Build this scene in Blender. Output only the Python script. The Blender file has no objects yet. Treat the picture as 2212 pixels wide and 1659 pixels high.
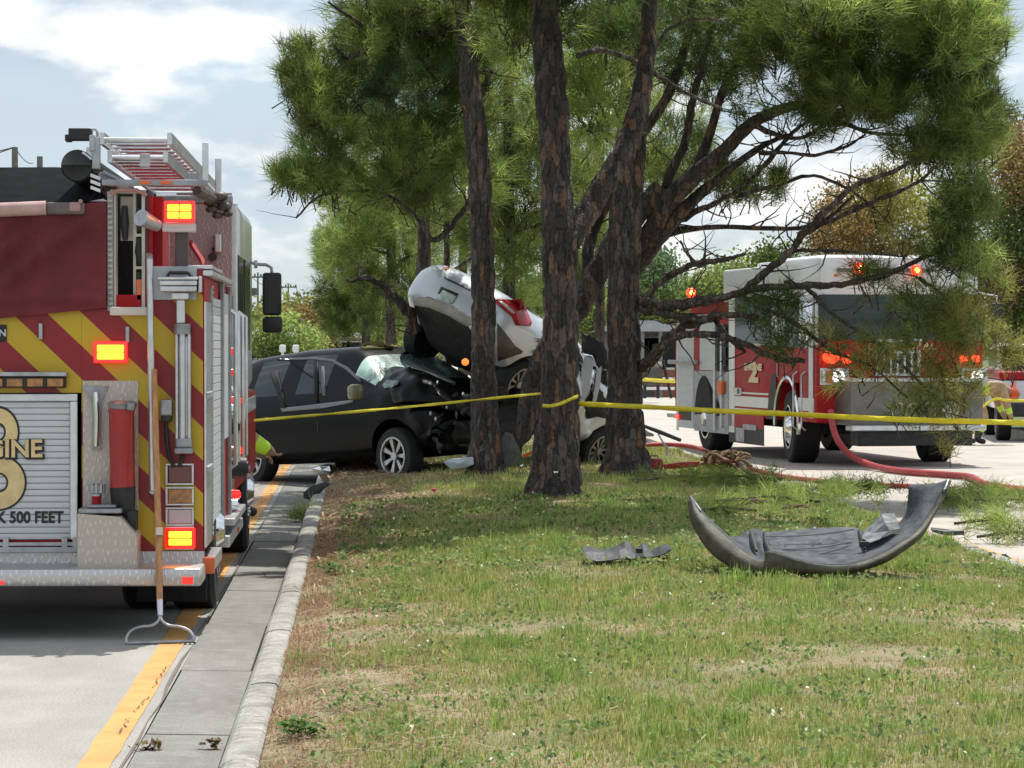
import bpy, bmesh, math, random
import numpy as np
from mathutils import Vector, Matrix, noise
R = math.radians
random.seed(7); rng = np.random.default_rng(7)
SC = bpy.context.scene
C = SC.collection
# ------------------------------------------------------------ camera, sky, sun, exposure
F = 6500.0; CW, CH = 2212.0, 1659.0; H = 1.75; VPX, VPY = 784.0, 744.0
YAW = math.atan((CW/2-VPX)/F); PIT = math.atan((CH/2-VPY)/F)
cam = bpy.data.cameras.new('camera'); camo = bpy.data.objects.new('camera', cam); C.objects.link(camo)
cam.lens = 36.0*F/CW; cam.sensor_width = 36.0; cam.clip_end = 3000; cam.clip_start = 0.5
camo.location = (0, 0, H); camo.rotation_euler = (R(90)-PIT, 0, -YAW)
SC.camera = camo
SC.view_settings.view_transform = 'Standard'; SC.view_settings.look = 'None'
SC.view_settings.gamma = 1; SC.view_settings.use_curve_mapping = False
SC.view_settings.exposure = 0.12
SC.cycles.max_bounces = 6; SC.cycles.transparent_max_bounces = 12; SC.cycles.caustics_reflective = False
SUN_D = Vector((0.16, 0.40, 0.90)).normalized()          # from the scene towards the sun
SUN_EL = math.asin(SUN_D.z); SUN_AZ = math.atan2(SUN_D.x, SUN_D.y)
sun = bpy.data.lights.new('sun', 'SUN'); sun.energy = 4.6; sun.angle = R(0.53); sun.color = (1.0, 0.955, 0.88)
suno = bpy.data.objects.new('sun', sun); C.objects.link(suno)
suno.rotation_euler = (-SUN_D).to_track_quat('-Z', 'Y').to_euler(); suno.location = (0, 0, 60)
W = bpy.data.worlds.new('World'); SC.world = W; W.use_nodes = True
def world():
    nt = W.node_tree; N = nt.nodes; L = nt.links; N.clear()
    out = N.new('ShaderNodeOutputWorld')
    sky = N.new('ShaderNodeTexSky'); sky.sky_type = 'NISHITA'; sky.sun_disc = False
    sky.sun_elevation = SUN_EL; sky.sun_rotation = SUN_AZ; sky.air_density = 1.0; sky.dust_density = 0.4; sky.ozone_density = 3
    b1 = N.new('ShaderNodeBackground'); b1.inputs[1].default_value = 0.115
    L.new(sky.outputs[0], b1.inputs[0])
    tc = N.new('ShaderNodeTexCoord')
    def cloud(scale, zs, off, detail, lo, hi, dist=0.0):
        mp = N.new('ShaderNodeMapping'); mp.inputs['Scale'].default_value = (scale, scale, scale*zs); mp.inputs['Location'].default_value = off
        L.new(tc.outputs['Generated'], mp.inputs[0])
        n = N.new('ShaderNodeTexNoise'); n.inputs['Scale'].default_value = 1; n.inputs['Detail'].default_value = detail
        n.inputs['Roughness'].default_value = 0.52; n.inputs['Distortion'].default_value = dist
        L.new(mp.outputs[0], n.inputs['Vector'])
        r = N.new('ShaderNodeMapRange'); r.interpolation_type = 'SMOOTHSTEP'
        r.inputs['From Min'].default_value = lo; r.inputs['From Max'].default_value = hi
        L.new(n.outputs['Fac'], r.inputs['Value']); return r.outputs[0]
    c1 = cloud(9, 3.6, (3.1, 1.7, 0.4), 6, 0.40, 0.60, 0.3)     # pale grey veil
    c2 = cloud(14, 2.4, (2.3, 6.2, 1.1), 8, 0.47, 0.60, 0.15)    # white tops
    c3 = cloud(6, 7.0, (1.3, 9.2, 2.1), 4, 0.45, 0.70)          # darker bands
    g = N.new('ShaderNodeMixRGB'); g.inputs[1].default_value = (0.58, 0.67, 0.76, 1); g.inputs[2].default_value = (0.45, 0.56, 0.68, 1)
    L.new(c3, g.inputs[0])
    w = N.new('ShaderNodeMixRGB'); w.inputs[2].default_value = (1.0, 1.0, 1.0, 1)
    L.new(c2, w.inputs[0]); L.new(g.outputs[0], w.inputs[1])
    b2 = N.new('ShaderNodeBackground'); b2.inputs[1].default_value = 1.0; L.new(w.outputs[0], b2.inputs[0])
    mx = N.new('ShaderNodeMath'); mx.operation = 'MULTIPLY_ADD'; mx.inputs[1].default_value = 0.30; mx.inputs[2].default_value = 0.66
    m2 = N.new('ShaderNodeMath'); m2.operation = 'MAXIMUM'
    L.new(c1, mx.inputs[0]); L.new(mx.outputs[0], m2.inputs[0]); L.new(c2, m2.inputs[1])
    ms = N.new('ShaderNodeMixShader'); L.new(m2.outputs[0], ms.inputs[0]); L.new(b1.outputs[0], ms.inputs[1]); L.new(b2.outputs[0], ms.inputs[2])
    L.new(ms.outputs[0], out.inputs[0])
world()
# ------------------------------------------------------------ helpers
_rm = camo.rotation_euler.to_matrix()
def at(u, v, Y):
    """world point seen at photo position (u, v) (2212 x 1659 units) at distance Y along the road"""
    d = _rm @ Vector(((u-CW/2)/F, -(v-CH/2)/F, -1.0))
    return Vector((d.x*Y/d.y, Y, H + d.z*Y/d.y))
def ground_at(u, v, z=0.0):
    d = _rm @ Vector(((u-CW/2)/F, -(v-CH/2)/F, -1.0))
    t = (z-H)/d.z
    return Vector((d.x*t, d.y*t, z))
_cache = {}
def nodes_of(m):
    m.use_nodes = True; nt = m.node_tree
    return nt, nt.nodes, nt.links, nt.nodes['Principled BSDF']
def M(name, base=(.5,.5,.5), rough=.5, metal=0.0, var=0.0, scale=6.0, bump=0.0, bscale=None, dark=None, detail=5, coat=0.0, spec=None, stretch=(1,1,1), lo=.35, hi=.65, coord='Object', trans=0.0, emit=None, es=0.0, sss=None, island=0.0):
    if name in _cache: return _cache[name]
    m = bpy.data.materials.new(name); _cache[name] = m
    nt, N, L, b = nodes_of(m)
    b.inputs['Base Color'].default_value = (*base, 1); b.inputs['Roughness'].default_value = rough; b.inputs['Metallic'].default_value = metal
    if coat: b.inputs['Coat Weight'].default_value = coat; b.inputs['Coat Roughness'].default_value = .04
    if spec is not None: b.inputs['Specular IOR Level'].default_value = spec
    if trans: b.inputs['Transmission Weight'].default_value = trans
    if emit: b.inputs['Emission Color'].default_value = (*emit, 1); b.inputs['Emission Strength'].default_value = es
    col = None
    if var or dark or bump:
        tc = N.new('ShaderNodeTexCoord'); mp = N.new('ShaderNodeMapping'); mp.inputs['Scale'].default_value = stretch
        L.new(tc.outputs[coord], mp.inputs[0])
    if var or dark:
        n = N.new('ShaderNodeTexNoise'); n.inputs['Scale'].default_value = scale; n.inputs['Detail'].default_value = detail; n.inputs['Roughness'].default_value = .6
        L.new(mp.outputs[0], n.inputs['Vector'])
        r = N.new('ShaderNodeMapRange'); r.inputs['From Min'].default_value = lo; r.inputs['From Max'].default_value = hi; L.new(n.outputs['Fac'], r.inputs['Value'])
        x = N.new('ShaderNodeMixRGB')
        d = dark if dark else tuple(c*(1-var) for c in base); l = base if dark else tuple(min(1, c*(1+var)) for c in base)
        x.inputs[1].default_value = (*d, 1); x.inputs[2].default_value = (*l, 1); L.new(r.outputs[0], x.inputs[0]); col = x.outputs[0]
        if not metal and rough > .15:
            rr = N.new('ShaderNodeMapRange'); rr.inputs['To Min'].default_value = min(1, rough*1.15); rr.inputs['To Max'].default_value = rough*.85
            L.new(n.outputs['Fac'], rr.inputs['Value']); L.new(rr.outputs[0], b.inputs['Roughness'])
    if island:
        g = N.new('ShaderNodeNewGeometry'); hs = N.new('ShaderNodeHueSaturation')
        r2 = N.new('ShaderNodeMapRange'); r2.inputs['To Min'].default_value = 1-island; r2.inputs['To Max'].default_value = 1+island
        L.new(g.outputs['Random Per Island'], r2.inputs['Value']); L.new(r2.outputs[0], hs.inputs['Value'])
        if col: L.new(col, hs.inputs['Color'])
        else: hs.inputs['Color'].default_value = (*base, 1)
        col = hs.outputs[0]
    if col: L.new(col, b.inputs['Base Color'])
    if bump:
        n2 = N.new('ShaderNodeTexNoise'); n2.inputs['Scale'].default_value = bscale or scale*4; n2.inputs['Detail'].default_value = 4
        L.new(mp.outputs[0], n2.inputs['Vector'])
        bp = N.new('ShaderNodeBump'); bp.inputs['Strength'].default_value = min(1, bump); bp.inputs['Distance'].default_value = .01*max(1, bump)
        L.new(n2.outputs['Fac'], bp.inputs['Height']); L.new(bp.outputs[0], b.inputs['Normal'])
    return m
class MB:
    """collects geometry, then links it as one mesh object"""
    def __init__(s): s.v = []; s.f = []; s.mi = []; s.m = 0; s.off = None
    def add(s, vs, fs):
        o = len(s.v); s.v += [tuple(x) for x in vs]; s.f += [tuple(i+o for i in f) for f in fs]; s.mi += [s.m]*len(fs); return s
    def box(s, x0, x1, y0, y1, z0, z1, M4=None):
        vs = [Vector((x, y, z)) for z in (z0, z1) for y in (y0, y1) for x in (x0, x1)]
        if M4: vs = [M4 @ q for q in vs]
        return s.add(vs, [(0,2,3,1), (4,5,7,6), (0,1,5,4), (2,6,7,3), (0,4,6,2), (1,3,7,5)])
    def bbox(s, x0, x1, y0, y1, z0, z1, b=.01, M4=None):
        """box with chamfered edges"""
        bm = bmesh.new(); bmesh.ops.create_cube(bm, size=1)
        for q in bm.verts: q.co = Vector(((x0+x1)/2+q.co.x*(x1-x0), (y0+y1)/2+q.co.y*(y1-y0), (z0+z1)/2+q.co.z*(z1-z0)))
        bmesh.ops.bevel(bm, geom=bm.edges[:], offset=min(b, abs(x1-x0)*.45, abs(y1-y0)*.45, abs(z1-z0)*.45), segments=2, affect='EDGES', profile=.5)
        return s.bm(bm, M4)
    def bm(s, bm, M4=None):
        bm.verts.index_update()
        vs = [(M4 @ q.co) if M4 else q.co.copy() for q in bm.verts]; fs = [[q.index for q in f.verts] for f in bm.faces]
        s.add(vs, fs); bm.free(); return s
    def cyl(s, p0, p1, r0, r1=None, n=16, cap=True):
        return s.tube([p0, p1], [r0, r0 if r1 is None else r1], n, cap)
    def tube(s, pts, rad, n=8, cap=True, fn=None):
        pts = [Vector(p) for p in pts]
        if not hasattr(rad, '__len__'): rad = [rad]*len(pts)
        T = []
        for i in range(len(pts)):
            a = pts[max(0, i-1)]; b = pts[min(len(pts)-1, i+1)]; d = b-a; T.append(d.normalized() if d.length > 1e-9 else Vector((0, 0, 1)))
        up = Vector((0, 0, 1)) if abs(T[0].z) < .9 else Vector((0, 1, 0))
        X = T[0].cross(up).normalized(); vs = []
        for i, p in enumerate(pts):
            X = (X - T[i]*X.dot(T[i])); X = X.normalized() if X.length > 1e-6 else T[i].orthogonal().normalized()
            Y = T[i].cross(X)
            for k in range(n):
                a = 2*math.pi*k/n; q = X*math.cos(a)+Y*math.sin(a); r = rad[i]
                if fn: r *= fn(i, k, p + q*r)
                vs.append(p + q*r)
        fs = [(i*n+k, i*n+(k+1)%n, (i+1)*n+(k+1)%n, (i+1)*n+k) for i in range(len(pts)-1) for k in range(n)]
        if cap: fs += [tuple(reversed(range(n))), tuple(range((len(pts)-1)*n, len(pts)*n))]
        return s.add(vs, fs)
    def prism(s, poly, axis, a, b):
        """polygon of 2D points extruded along axis ('x','y','z') from a to b"""
        def P(q, t): return {'x': (t, q[0], q[1]), 'y': (q[0], t, q[1]), 'z': (q[0], q[1], t)}[axis]
        n = len(poly); vs = [P(q, a) for q in poly]+[P(q, b) for q in poly]
        fs = [tuple(range(n)), tuple(reversed(range(n, 2*n)))]+[(i, n+i, n+(i+1)%n, (i+1)%n) for i in range(n)]
        return s.add(vs, fs)
    def quad(s, a, b, c, d): return s.add([a, b, c, d], [(0, 1, 2, 3)])
    def grid(s, P):
        """P: rows of points"""
        m = len(P[0]); vs = [q for r in P for q in r]
        return s.add(vs, [(i*m+j, i*m+j+1, (i+1)*m+j+1, (i+1)*m+j) for i in range(len(P)-1) for j in range(m-1)])
    def ring(s, c, r0, r1, axis='y', a=0, b=.01, n=24, sx=1, sz=1):
        vs = []
        for t in (a, b):
            for r in (r0, r1):
                for k in range(n):
                    q = 2*math.pi*k/n; x, z = c[0]+r*sx*math.cos(q), c[1]+r*sz*math.sin(q)
                    vs.append({'y': (x, t, z), 'x': (t, x, z)}[axis])
        fs = []
        for k in range(n):
            j = (k+1) % n
            fs += [(k, j, n+j, n+k), (2*n+k, 3*n+k, 3*n+j, 2*n+j), (k, 2*n+k, 2*n+j, j), (n+k, n+j, 3*n+j, 3*n+k)]
        return s.add(vs, fs)
    def build(s, name, mats, parent=None, smooth=False, origin=None, label=None, cat=None, group=None, kind=None, fix=True):
        me = bpy.data.meshes.new(name)
        v = s.v
        if origin is not None: v = [(x-origin[0], y-origin[1], z-origin[2]) for x, y, z in v]
        me.from_pydata(v, [], s.f)
        if not isinstance(mats, (list, tuple)): mats = [mats]
        for m in mats: me.materials.append(m)
        if len(mats) > 1: me.polygons.foreach_set('material_index', s.mi)
        if fix and len(s.f) < 60000:
            bm = bmesh.new(); bm.from_mesh(me); bmesh.ops.recalc_face_normals(bm, faces=bm.faces[:]); bm.to_mesh(me); bm.free()
        if smooth:
            me.polygons.foreach_set('use_smooth', [True]*len(me.polygons))
            if smooth != 'all' :
                try: me.set_sharp_from_angle(angle=R(38))
                except Exception: pass
        me.update()
        o = bpy.data.objects.new(name, me); C.objects.link(o)
        if parent: o.parent = parent
        elif origin is not None: o.location = origin
        tag(o, label, cat, group, kind); return o
def tag(o, label=None, cat=None, group=None, kind=None):
    for k, x in (('label', label), ('category', cat), ('group', group), ('kind', kind)):
        if x: o[k] = x
    return o
def thing(name, label, cat, loc=(0,0,0), rot=(0,0,0), group=None):
    o = bpy.data.objects.new(name, None); C.objects.link(o); o.location = loc; o.rotation_euler = rot; o.empty_display_size = .3
    return tag(o, label, cat, group)
def copy_tree(o, parent=None):
    c = o.copy(); C.objects.link(c); c.parent = parent
    for ch in list(o.children): copy_tree(ch, c)
    return c
def text_mesh(name, s, size, mat, parent, loc, rot, ext=.003, bold=0.0, sx=1.0, align='CENTER', space=1.0, shear=0.0):
    cu = bpy.data.curves.new(name, 'FONT'); cu.body = s; cu.size = size; cu.extrude = ext; cu.offset = bold; cu.align_x = align; cu.align_y = 'CENTER'
    cu.space_character = space; cu.shear = shear; cu.resolution_u = 3
    t = bpy.data.objects.new(name+'_src', cu); C.objects.link(t)
    dg = bpy.context.evaluated_depsgraph_get(); me = bpy.data.meshes.new_from_object(t.evaluated_get(dg))
    C.objects.unlink(t); bpy.data.objects.remove(t); me.name = name
    me.materials.clear(); me.materials.append(mat)
    o = bpy.data.objects.new(name, me); C.objects.link(o); o.parent = parent; o.location = loc; o.rotation_euler = rot; o.scale = (sx, 1, 1)
    return o
def apply_mods(o):
    dg = bpy.context.evaluated_depsgraph_get(); me = bpy.data.meshes.new_from_object(o.evaluated_get(dg))
    o.modifiers.clear(); o.data = me; return o
def smooth_path(P, n=6):
    """Catmull-Rom through tuples of any length"""
    P = [np.array(p, float) for p in P]; P = [2*P[0]-P[1]]+P+[2*P[-1]-P[-2]]; out = []
    for i in range(1, len(P)-2):
        for k in range(n):
            t = k/n; a, b, c, d = P[i-1:i+3]
            out.append(.5*((2*b)+(-a+c)*t+(2*a-5*b+4*c-d)*t*t+(-a+3*b-3*c+d)*t**3))
    out.append(P[-2]); return out
# shared materials
M_black = M('black_rubber', (.012,.012,.013), .75, var=.3, scale=20)
M_dark = M('dark_plastic', (.022,.023,.025), .55, var=.3, scale=12)
M_alu = M('brushed_aluminium', (.62,.63,.65), .32, .85, var=.12, scale=9)
M_alud = M('dull_aluminium', (.42,.43,.45), .45, .7, var=.2, scale=9)
M_chrome = M('polished_metal', (.8,.81,.83), .12, 1.0)
M_white = M('white_paint', (.78,.79,.8), .3, var=.04, scale=2, coat=.4)
M_red = M('red_paint', (.38,.010,.016), .42, var=.12, scale=3, coat=.05, spec=.2)
M_maroon = M('maroon_fabric', (.15,.022,.028), .85, var=.25, scale=3, bump=.3, bscale=120)
def glow(name, c, e): return M(name, c, .3, emit=c, es=e)
M_lred = M('red_lens', (.5,.01,.008), .15, coat=1, emit=(1,.012,.004), es=1.1)  # emission paints in the lamps' red halo, on reflectors and valve caps too
M_lit = M('lit_led', (1,.5,.05), .3, emit=(1,.34,.012), es=4.0)
def diamond(name, base, rough=.35, metal=.75, s=22):
    if name in _cache: return _cache[name]
    m = bpy.data.materials.new(name); _cache[name] = m; nt, N, L, b = nodes_of(m)
    b.inputs['Metallic'].default_value = metal; b.inputs['Roughness'].default_value = rough
    tc = N.new('ShaderNodeTexCoord'); hs = []
    for a in (R(45), R(-45)):
        mp = N.new('ShaderNodeMapping'); mp.inputs['Rotation'].default_value = (a, a, a) ; mp.inputs['Scale'].default_value = (s*2.2, s*.8, s*.8)
        L.new(tc.outputs['Object'], mp.inputs[0]); v = N.new('ShaderNodeTexVoronoi'); v.inputs['Randomness'].default_value = .15; v.inputs['Scale'].default_value = 1
        L.new(mp.outputs[0], v.inputs[0]); hs.append(v.outputs['Distance'])
    mi = N.new('ShaderNodeMath'); mi.operation = 'MINIMUM'; L.new(hs[0], mi.inputs[0]); L.new(hs[1], mi.inputs[1])
    r = N.new('ShaderNodeMapRange'); r.inputs['From Min'].default_value = .15; r.inputs['From Max'].default_value = .35; L.new(mi.outputs[0], r.inputs['Value'])
    x = N.new('ShaderNodeMixRGB'); x.inputs[1].default_value = (*[min(1, c*1.15) for c in base], 1); x.inputs[2].default_value = (*[c*.82 for c in base], 1)
    L.new(r.outputs[0], x.inputs[0]); L.new(x.outputs[0], b.inputs['Base Color'])
    bp = N.new('ShaderNodeBump'); bp.inputs['Strength'].default_value = .5; bp.inputs['Distance'].default_value = .004; bp.invert = True
    L.new(r.outputs[0], bp.inputs['Height']); L.new(bp.outputs[0], b.inputs['Normal']); return m
M_dia = diamond('diamond_plate', (.66,.65,.64)); M_diab = diamond('diamond_plate_cream', (.62,.55,.49), .45, .35)
def wheel(parent, c, r, w, side, mat_rim, spokes=10, rimr=.62, truck=False, yaw=0.0):
    """wheel centre c, axis along local x, outer face towards side (+1/-1)"""
    g = bpy.data.objects.new('wheel', None); C.objects.link(g); g.parent = parent; g.location = c; g.rotation_euler = (0, 0, yaw)
    t = MB(); n = 36; prof = [(-w/2, rimr*r), (-w/2, r*.93), (-w/2+.03, r), (0, r*1.005), (w/2-.03, r), (w/2, r*.93), (w/2, rimr*r)]
    P = [[(x, q*math.cos(2*math.pi*k/n), q*math.sin(2*math.pi*k/n)) for x, q in prof] for k in range(n+1)]
    t.grid(P); t.build('tyre', M_black, g, smooth=True)
    m = MB(); rr = rimr*r; x0 = side*w/2
    m.ring((0, 0), rr*.9, rr*1.0, 'x', x0-side*.05, x0+side*.008, n=36)
    if truck:
        m.tube([(x0-side*.09, 0, 0), (x0-side*.02, 0, 0), (x0+side*.05, 0, 0)], [rr*.9, rr*.55, rr*.28], 24)
        for k in range(10):
            a = 2*math.pi*k/10; m.cyl((x0-side*.05, rr*.62*math.cos(a), rr*.62*math.sin(a)), (x0+side*.02, rr*.62*math.cos(a), rr*.62*math.sin(a)), .018, n=6)
    else:
        for k in range(spokes):
            a = 2*math.pi*k/spokes; da = .10 if spokes < 9 else .07
            q = [(x0-side*.03, rr*.16*math.cos(a+z*1.6), rr*.16*math.sin(a+z*1.6)) for z in (-da*2, da*2)] + [(x0-side*.012, rr*.93*math.cos(a+z), rr*.93*math.sin(a+z)) for z in (da*1.5, -da*1.5)]
            q2 = [(x-side*.04, y, z) for x, y, z in q]
            m.add(q+q2, [(0,1,2,3), (7,6,5,4), (0,4,5,1), (1,5,6,2), (2,6,7,3), (3,7,4,0)])
        m.cyl((x0-side*.06, 0, 0), (x0-side*.008, 0, 0), rr*.22, n=16)
    m.build('rim', mat_rim, g, smooth=True)
    d = MB(); d.cyl((x0-side*.14, 0, 0), (x0-side*.10, 0, 0), rr*.95, n=24); d.build('brake_disc', M_dark, g)
    return g
# ------------------------------------------------------------ foliage / fast meshes
def leafmat(name, trans=.35, rough=.6):
    m = bpy.data.materials.new(name); nt, N, L, b = nodes_of(m)
    a = N.new('ShaderNodeAttribute'); a.attribute_name = 'col'; L.new(a.outputs['Color'], b.inputs['Base Color'])
    b.inputs['Roughness'].default_value = rough; b.inputs['Specular IOR Level'].default_value = .3
    t = N.new('ShaderNodeBsdfTranslucent'); hs = N.new('ShaderNodeHueSaturation'); hs.inputs['Value'].default_value = 1.5; hs.inputs['Saturation'].default_value = 1.1
    L.new(a.outputs['Color'], hs.inputs['Color']); L.new(hs.outputs[0], t.inputs[0])
    x = N.new('ShaderNodeMixShader'); x.inputs[0].default_value = trans; L.new(b.outputs[0], x.inputs[1]); L.new(t.outputs[0], x.inputs[2])
    L.new(x.outputs[0], N['Material Output'].inputs[0]); return m
M_leaf = leafmat('foliage', .5); M_grass = leafmat('grass_blades', .3, .7)
def fast_mesh(name, V, T, col, mat, parent=None, origin=(0,0,0), **kw):
    """V (n,3), T (m,3|4) index array, col (n,3)"""
    me = bpy.data.meshes.new(name); V = np.asarray(V, np.float32)-np.array(origin, np.float32); T = np.asarray(T, np.int32); k = T.shape[1]
    me.vertices.add(len(V)); me.vertices.foreach_set('co', V.ravel())
    me.loops.add(T.size); me.loops.foreach_set('vertex_index', T.ravel())
    me.polygons.add(len(T)); me.polygons.foreach_set('loop_start', np.arange(0, T.size, k, dtype=np.int32))
    if col is not None:
        ca = me.color_attributes.new('col', 'FLOAT_COLOR', 'POINT'); c4 = np.ones((len(V), 4), np.float32); c4[:, :3] = col; ca.data.foreach_set('color', c4.ravel())
    me.materials.append(mat); me.update(); me.validate()
    o = bpy.data.objects.new(name, me); C.objects.link(o)
    if parent: o.parent = parent
    else: o.location = origin
    return tag(o, **kw)
def unit(a): return a/np.maximum(1e-9, np.linalg.norm(a, axis=-1, keepdims=True))
def needles(cen, axis, n, length, width, spread=.9, droop=.0, seed=0, jitter=.04):
    """bursts of needle triangles: cen (k,3), axis (k,3)"""
    g = np.random.default_rng(seed); k = len(cen); cen = np.repeat(cen, n, 0); ax = np.repeat(unit(axis), n, 0)
    d = unit(ax + g.normal(0, spread, (k*n, 3))); d[:, 2] -= droop*g.random(k*n); d = unit(d)
    L = length*(.6+.5*g.random((k*n, 1))); w = unit(np.cross(d, g.normal(0, 1, (k*n, 3))))*width/2
    b = cen + g.normal(0, jitter, (k*n, 3)) + ax*g.uniform(-.06, .06, (k*n, 1))
    V = np.stack([b-w, b+w, b+d*L], 1).reshape(-1, 3); T = np.arange(k*n*3).reshape(-1, 3)
    return V, T
def n2(x, y, s, seed=0.0): return noise.noise((x*s+seed*7.3, y*s-seed*3.1, seed))
# ------------------------------------------------------------ ground, roads, kerbs
def lawn_z(x, y=0): t = min(1, max(0, (x+.4)/5.1)); return .15+.10*math.sin(math.pi*t)
def structure(name, mb, mat, parent=None, **kw):
    return mb.build(name, mat, parent, kind=None if parent else 'structure', **kw)
M_soil = M('soil_thatch', (.30,.23,.14), .95, dark=(.16,.16,.07), scale=1.7, bump=.8, bscale=40, lo=.4, hi=.62, detail=8)
M_field = M('far_grass', (.13,.15,.055), .95, dark=(.08,.10,.035), scale=.25, bump=.3, bscale=3, detail=8)
def roadmat(name, base, sp=.25):
    m = M(name, base, .85, var=.10, scale=1.1, detail=9, bump=.35, bscale=160)
    nt, N, L, b = nodes_of(m); tc = N.new('ShaderNodeTexCoord')
    v = N.new('ShaderNodeTexNoise'); v.inputs['Scale'].default_value = 75; v.inputs['Detail'].default_value = 3; v.inputs['Roughness'].default_value = .8
    L.new(tc.outputs['Object'], v.inputs[0])
    r = N.new('ShaderNodeMapRange'); r.inputs['From Min'].default_value = .32; r.inputs['From Max'].default_value = .68; r.inputs['To Min'].default_value = 1-sp; r.inputs['To Max'].default_value = 1+sp*.6
    L.new(v.outputs['Fac'], r.inputs['Value'])
    src = b.inputs['Base Color'].links[0].from_socket; mm = N.new('ShaderNodeMixRGB'); mm.blend_type = 'MULTIPLY'; mm.inputs[0].default_value = 1
    L.new(src, mm.inputs[1]); L.new(r.outputs[0], mm.inputs[2]); L.new(mm.outputs[0], b.inputs['Base Color']); return m
M_roadL = roadmat('road_left', (.37,.355,.325), .42); M_roadR = roadmat('road_right', (.47,.43,.385), .15)
M_kerb = roadmat('kerb_concrete', (.36,.35,.315), .45); M_gut = roadmat('gutter_concrete', (.235,.23,.21), .35)
def stain(m, s, lo, hi, col, amt=.6, st=(1,1,1)):
    nt, N, L, b = nodes_of(m); tc = N.new('ShaderNodeTexCoord'); mp = N.new('ShaderNodeMapping'); mp.inputs['Scale'].default_value = st; ge = N.new('ShaderNodeNewGeometry'); L.new(ge.outputs['Position'], mp.inputs[0])
    n = N.new('ShaderNodeTexNoise'); n.inputs['Scale'].default_value = s; n.inputs['Detail'].default_value = 8; n.inputs['Roughness'].default_value = .65; L.new(mp.outputs[0], n.inputs[0])
    r = N.new('ShaderNodeMapRange'); r.inputs['From Min'].default_value = lo; r.inputs['From Max'].default_value = hi; r.inputs['To Max'].default_value = amt; L.new(n.outputs['Fac'], r.inputs['Value'])
    src = b.inputs['Base Color'].links[0].from_socket; x = N.new('ShaderNodeMixRGB'); x.inputs[2].default_value = (*col, 1); L.new(r.outputs[0], x.inputs[0]); L.new(src, x.inputs[1]); L.new(x.outputs[0], b.inputs['Base Color'])
stain(M_kerb, 3.2, .45, .62, (.17,.16,.135), .8); stain(M_kerb, 14, .5, .64, (.48,.47,.43), .6); stain(M_gut, 1.2, .42, .65, (.15,.145,.13), .7, (3,.5,1)); stain(M_gut, 6, .5, .7, (.34,.335,.31), .5); stain(M_roadL, .9, .48, .68, (.27,.26,.24), .55, (2.2,.5,1)); stain(M_roadR, .5, .48, .68, (.36,.33,.30), .5, (1,.6,1))
M_yel = M('yellow_road_paint', (.66,.345,.105), .8, var=.12, scale=3.5, detail=10, bump=.3, bscale=150, dark=(.52,.28,.095), lo=.36, hi=.56)
M_crack = M('crack_filler', (.06,.055,.05), .95)
g = MB(); g.quad((-900,-60,-.06), (900,-60,-.06), (900,2400,-.06), (-900,2400,-.06)); structure('ground', g, M_field)
g = MB(); g.quad((-9,-10,0), (-.98,-10,0), (-.98,260,0), (-9,260,0)); structure('road', g, M_roadL, label=None)
g = MB(); g.quad((4.85,-10,0), (12.2,-10,0), (12.2,260,0), (4.85,260,0)); structure('road', g, M_roadR)
xs = np.linspace(-.4, 4.7, 26); ys = np.concatenate([np.arange(5, 46, .25), np.arange(46, 260, 4)])
g = MB(); g.grid([[(x, y, lawn_z(x)+(.018*n2(x, y, 2.2) if y < 46 else 0)-(.03 if x in (xs[0], xs[-1]) else 0)) for x in xs] for y in ys]); structure('median_lawn', g, M_soil, smooth=True)
g = MB(); g.box(12.35, 60, -10, 260, -.02, .13); structure('verge_lawn', g, M_field)
# gutter and kerb slabs, each its own piece
gutter = thing('gutter', None, None); gutter['kind'] = 'structure'; kerb = thing('kerb', None, None); kerb['kind'] = 'structure'
kerb_r = thing('kerb', None, None); kerb_r['kind'] = 'structure'
def slabs(parent, name, prof, y0, y1, step, gap, mat, zj=.003, seed=1):
    mb = MB(); mb.prism([(x, z) for x, z in prof], 'y', 0, step-gap); first = None; rg = random.Random(seed); y = y0
    while y < y1:
        if first is None: first = mb.build(name, mat, parent); o = first
        else: o = first.copy(); C.objects.link(o); o.parent = parent
        o.location = (rg.uniform(-.004, .004), y, rg.uniform(-zj, zj)); o.rotation_euler = (0, 0, rg.uniform(-.0015, .0015)); y += step
slabs(gutter, 'gutter_slab', [(-.972,-.12), (-.60,-.12), (-.60,-.004), (-.972,.004)], 8.25, 62, 2.64, .014, M_gut)
slabs(kerb, 'kerb_stone', [(-.592,-.12), (-.40,-.12), (-.40,.140), (-.415,.152), (-.45,.157), (-.50,.155), (-.53,.146), (-.548,.128), (-.56,.10), (-.592,-.01)], 7.6, 60, 1.32, .012, M_kerb, seed=4)
slabs(kerb_r, 'kerb_stone', [(4.70,-.12), (4.90,-.12), (4.90,.0), (4.86,.14), (4.83,.156), (4.70,.156)], 7.6, 62, 2.64, .012, M_kerb, seed=8)
g = MB(); g.box(-.97,-.60,62,260,-.1,0); g.box(-.59,-.4,62,260,-.1,.155); g.box(4.7,4.9,62,260,-.1,.155); g.box(12.2,12.35,-10,260,-.1,.15); structure('far_kerbs', g, M_kerb)
def line(x0, x1, y0, y1, z=.004, mat=M_yel, wob=.006, seed=1):
    rg = random.Random(seed); g = MB(); ys = np.arange(y0, y1, .35)
    g.grid([[(x0+rg.uniform(-wob, wob), y, z), (x1+rg.uniform(-wob, wob), y, z)] for y in ys]); return structure('road_marking', g, mat)
line(-1.185, -1.045, 6, 62); line(5.16, 5.32, 6, 62, seed=3)
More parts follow.
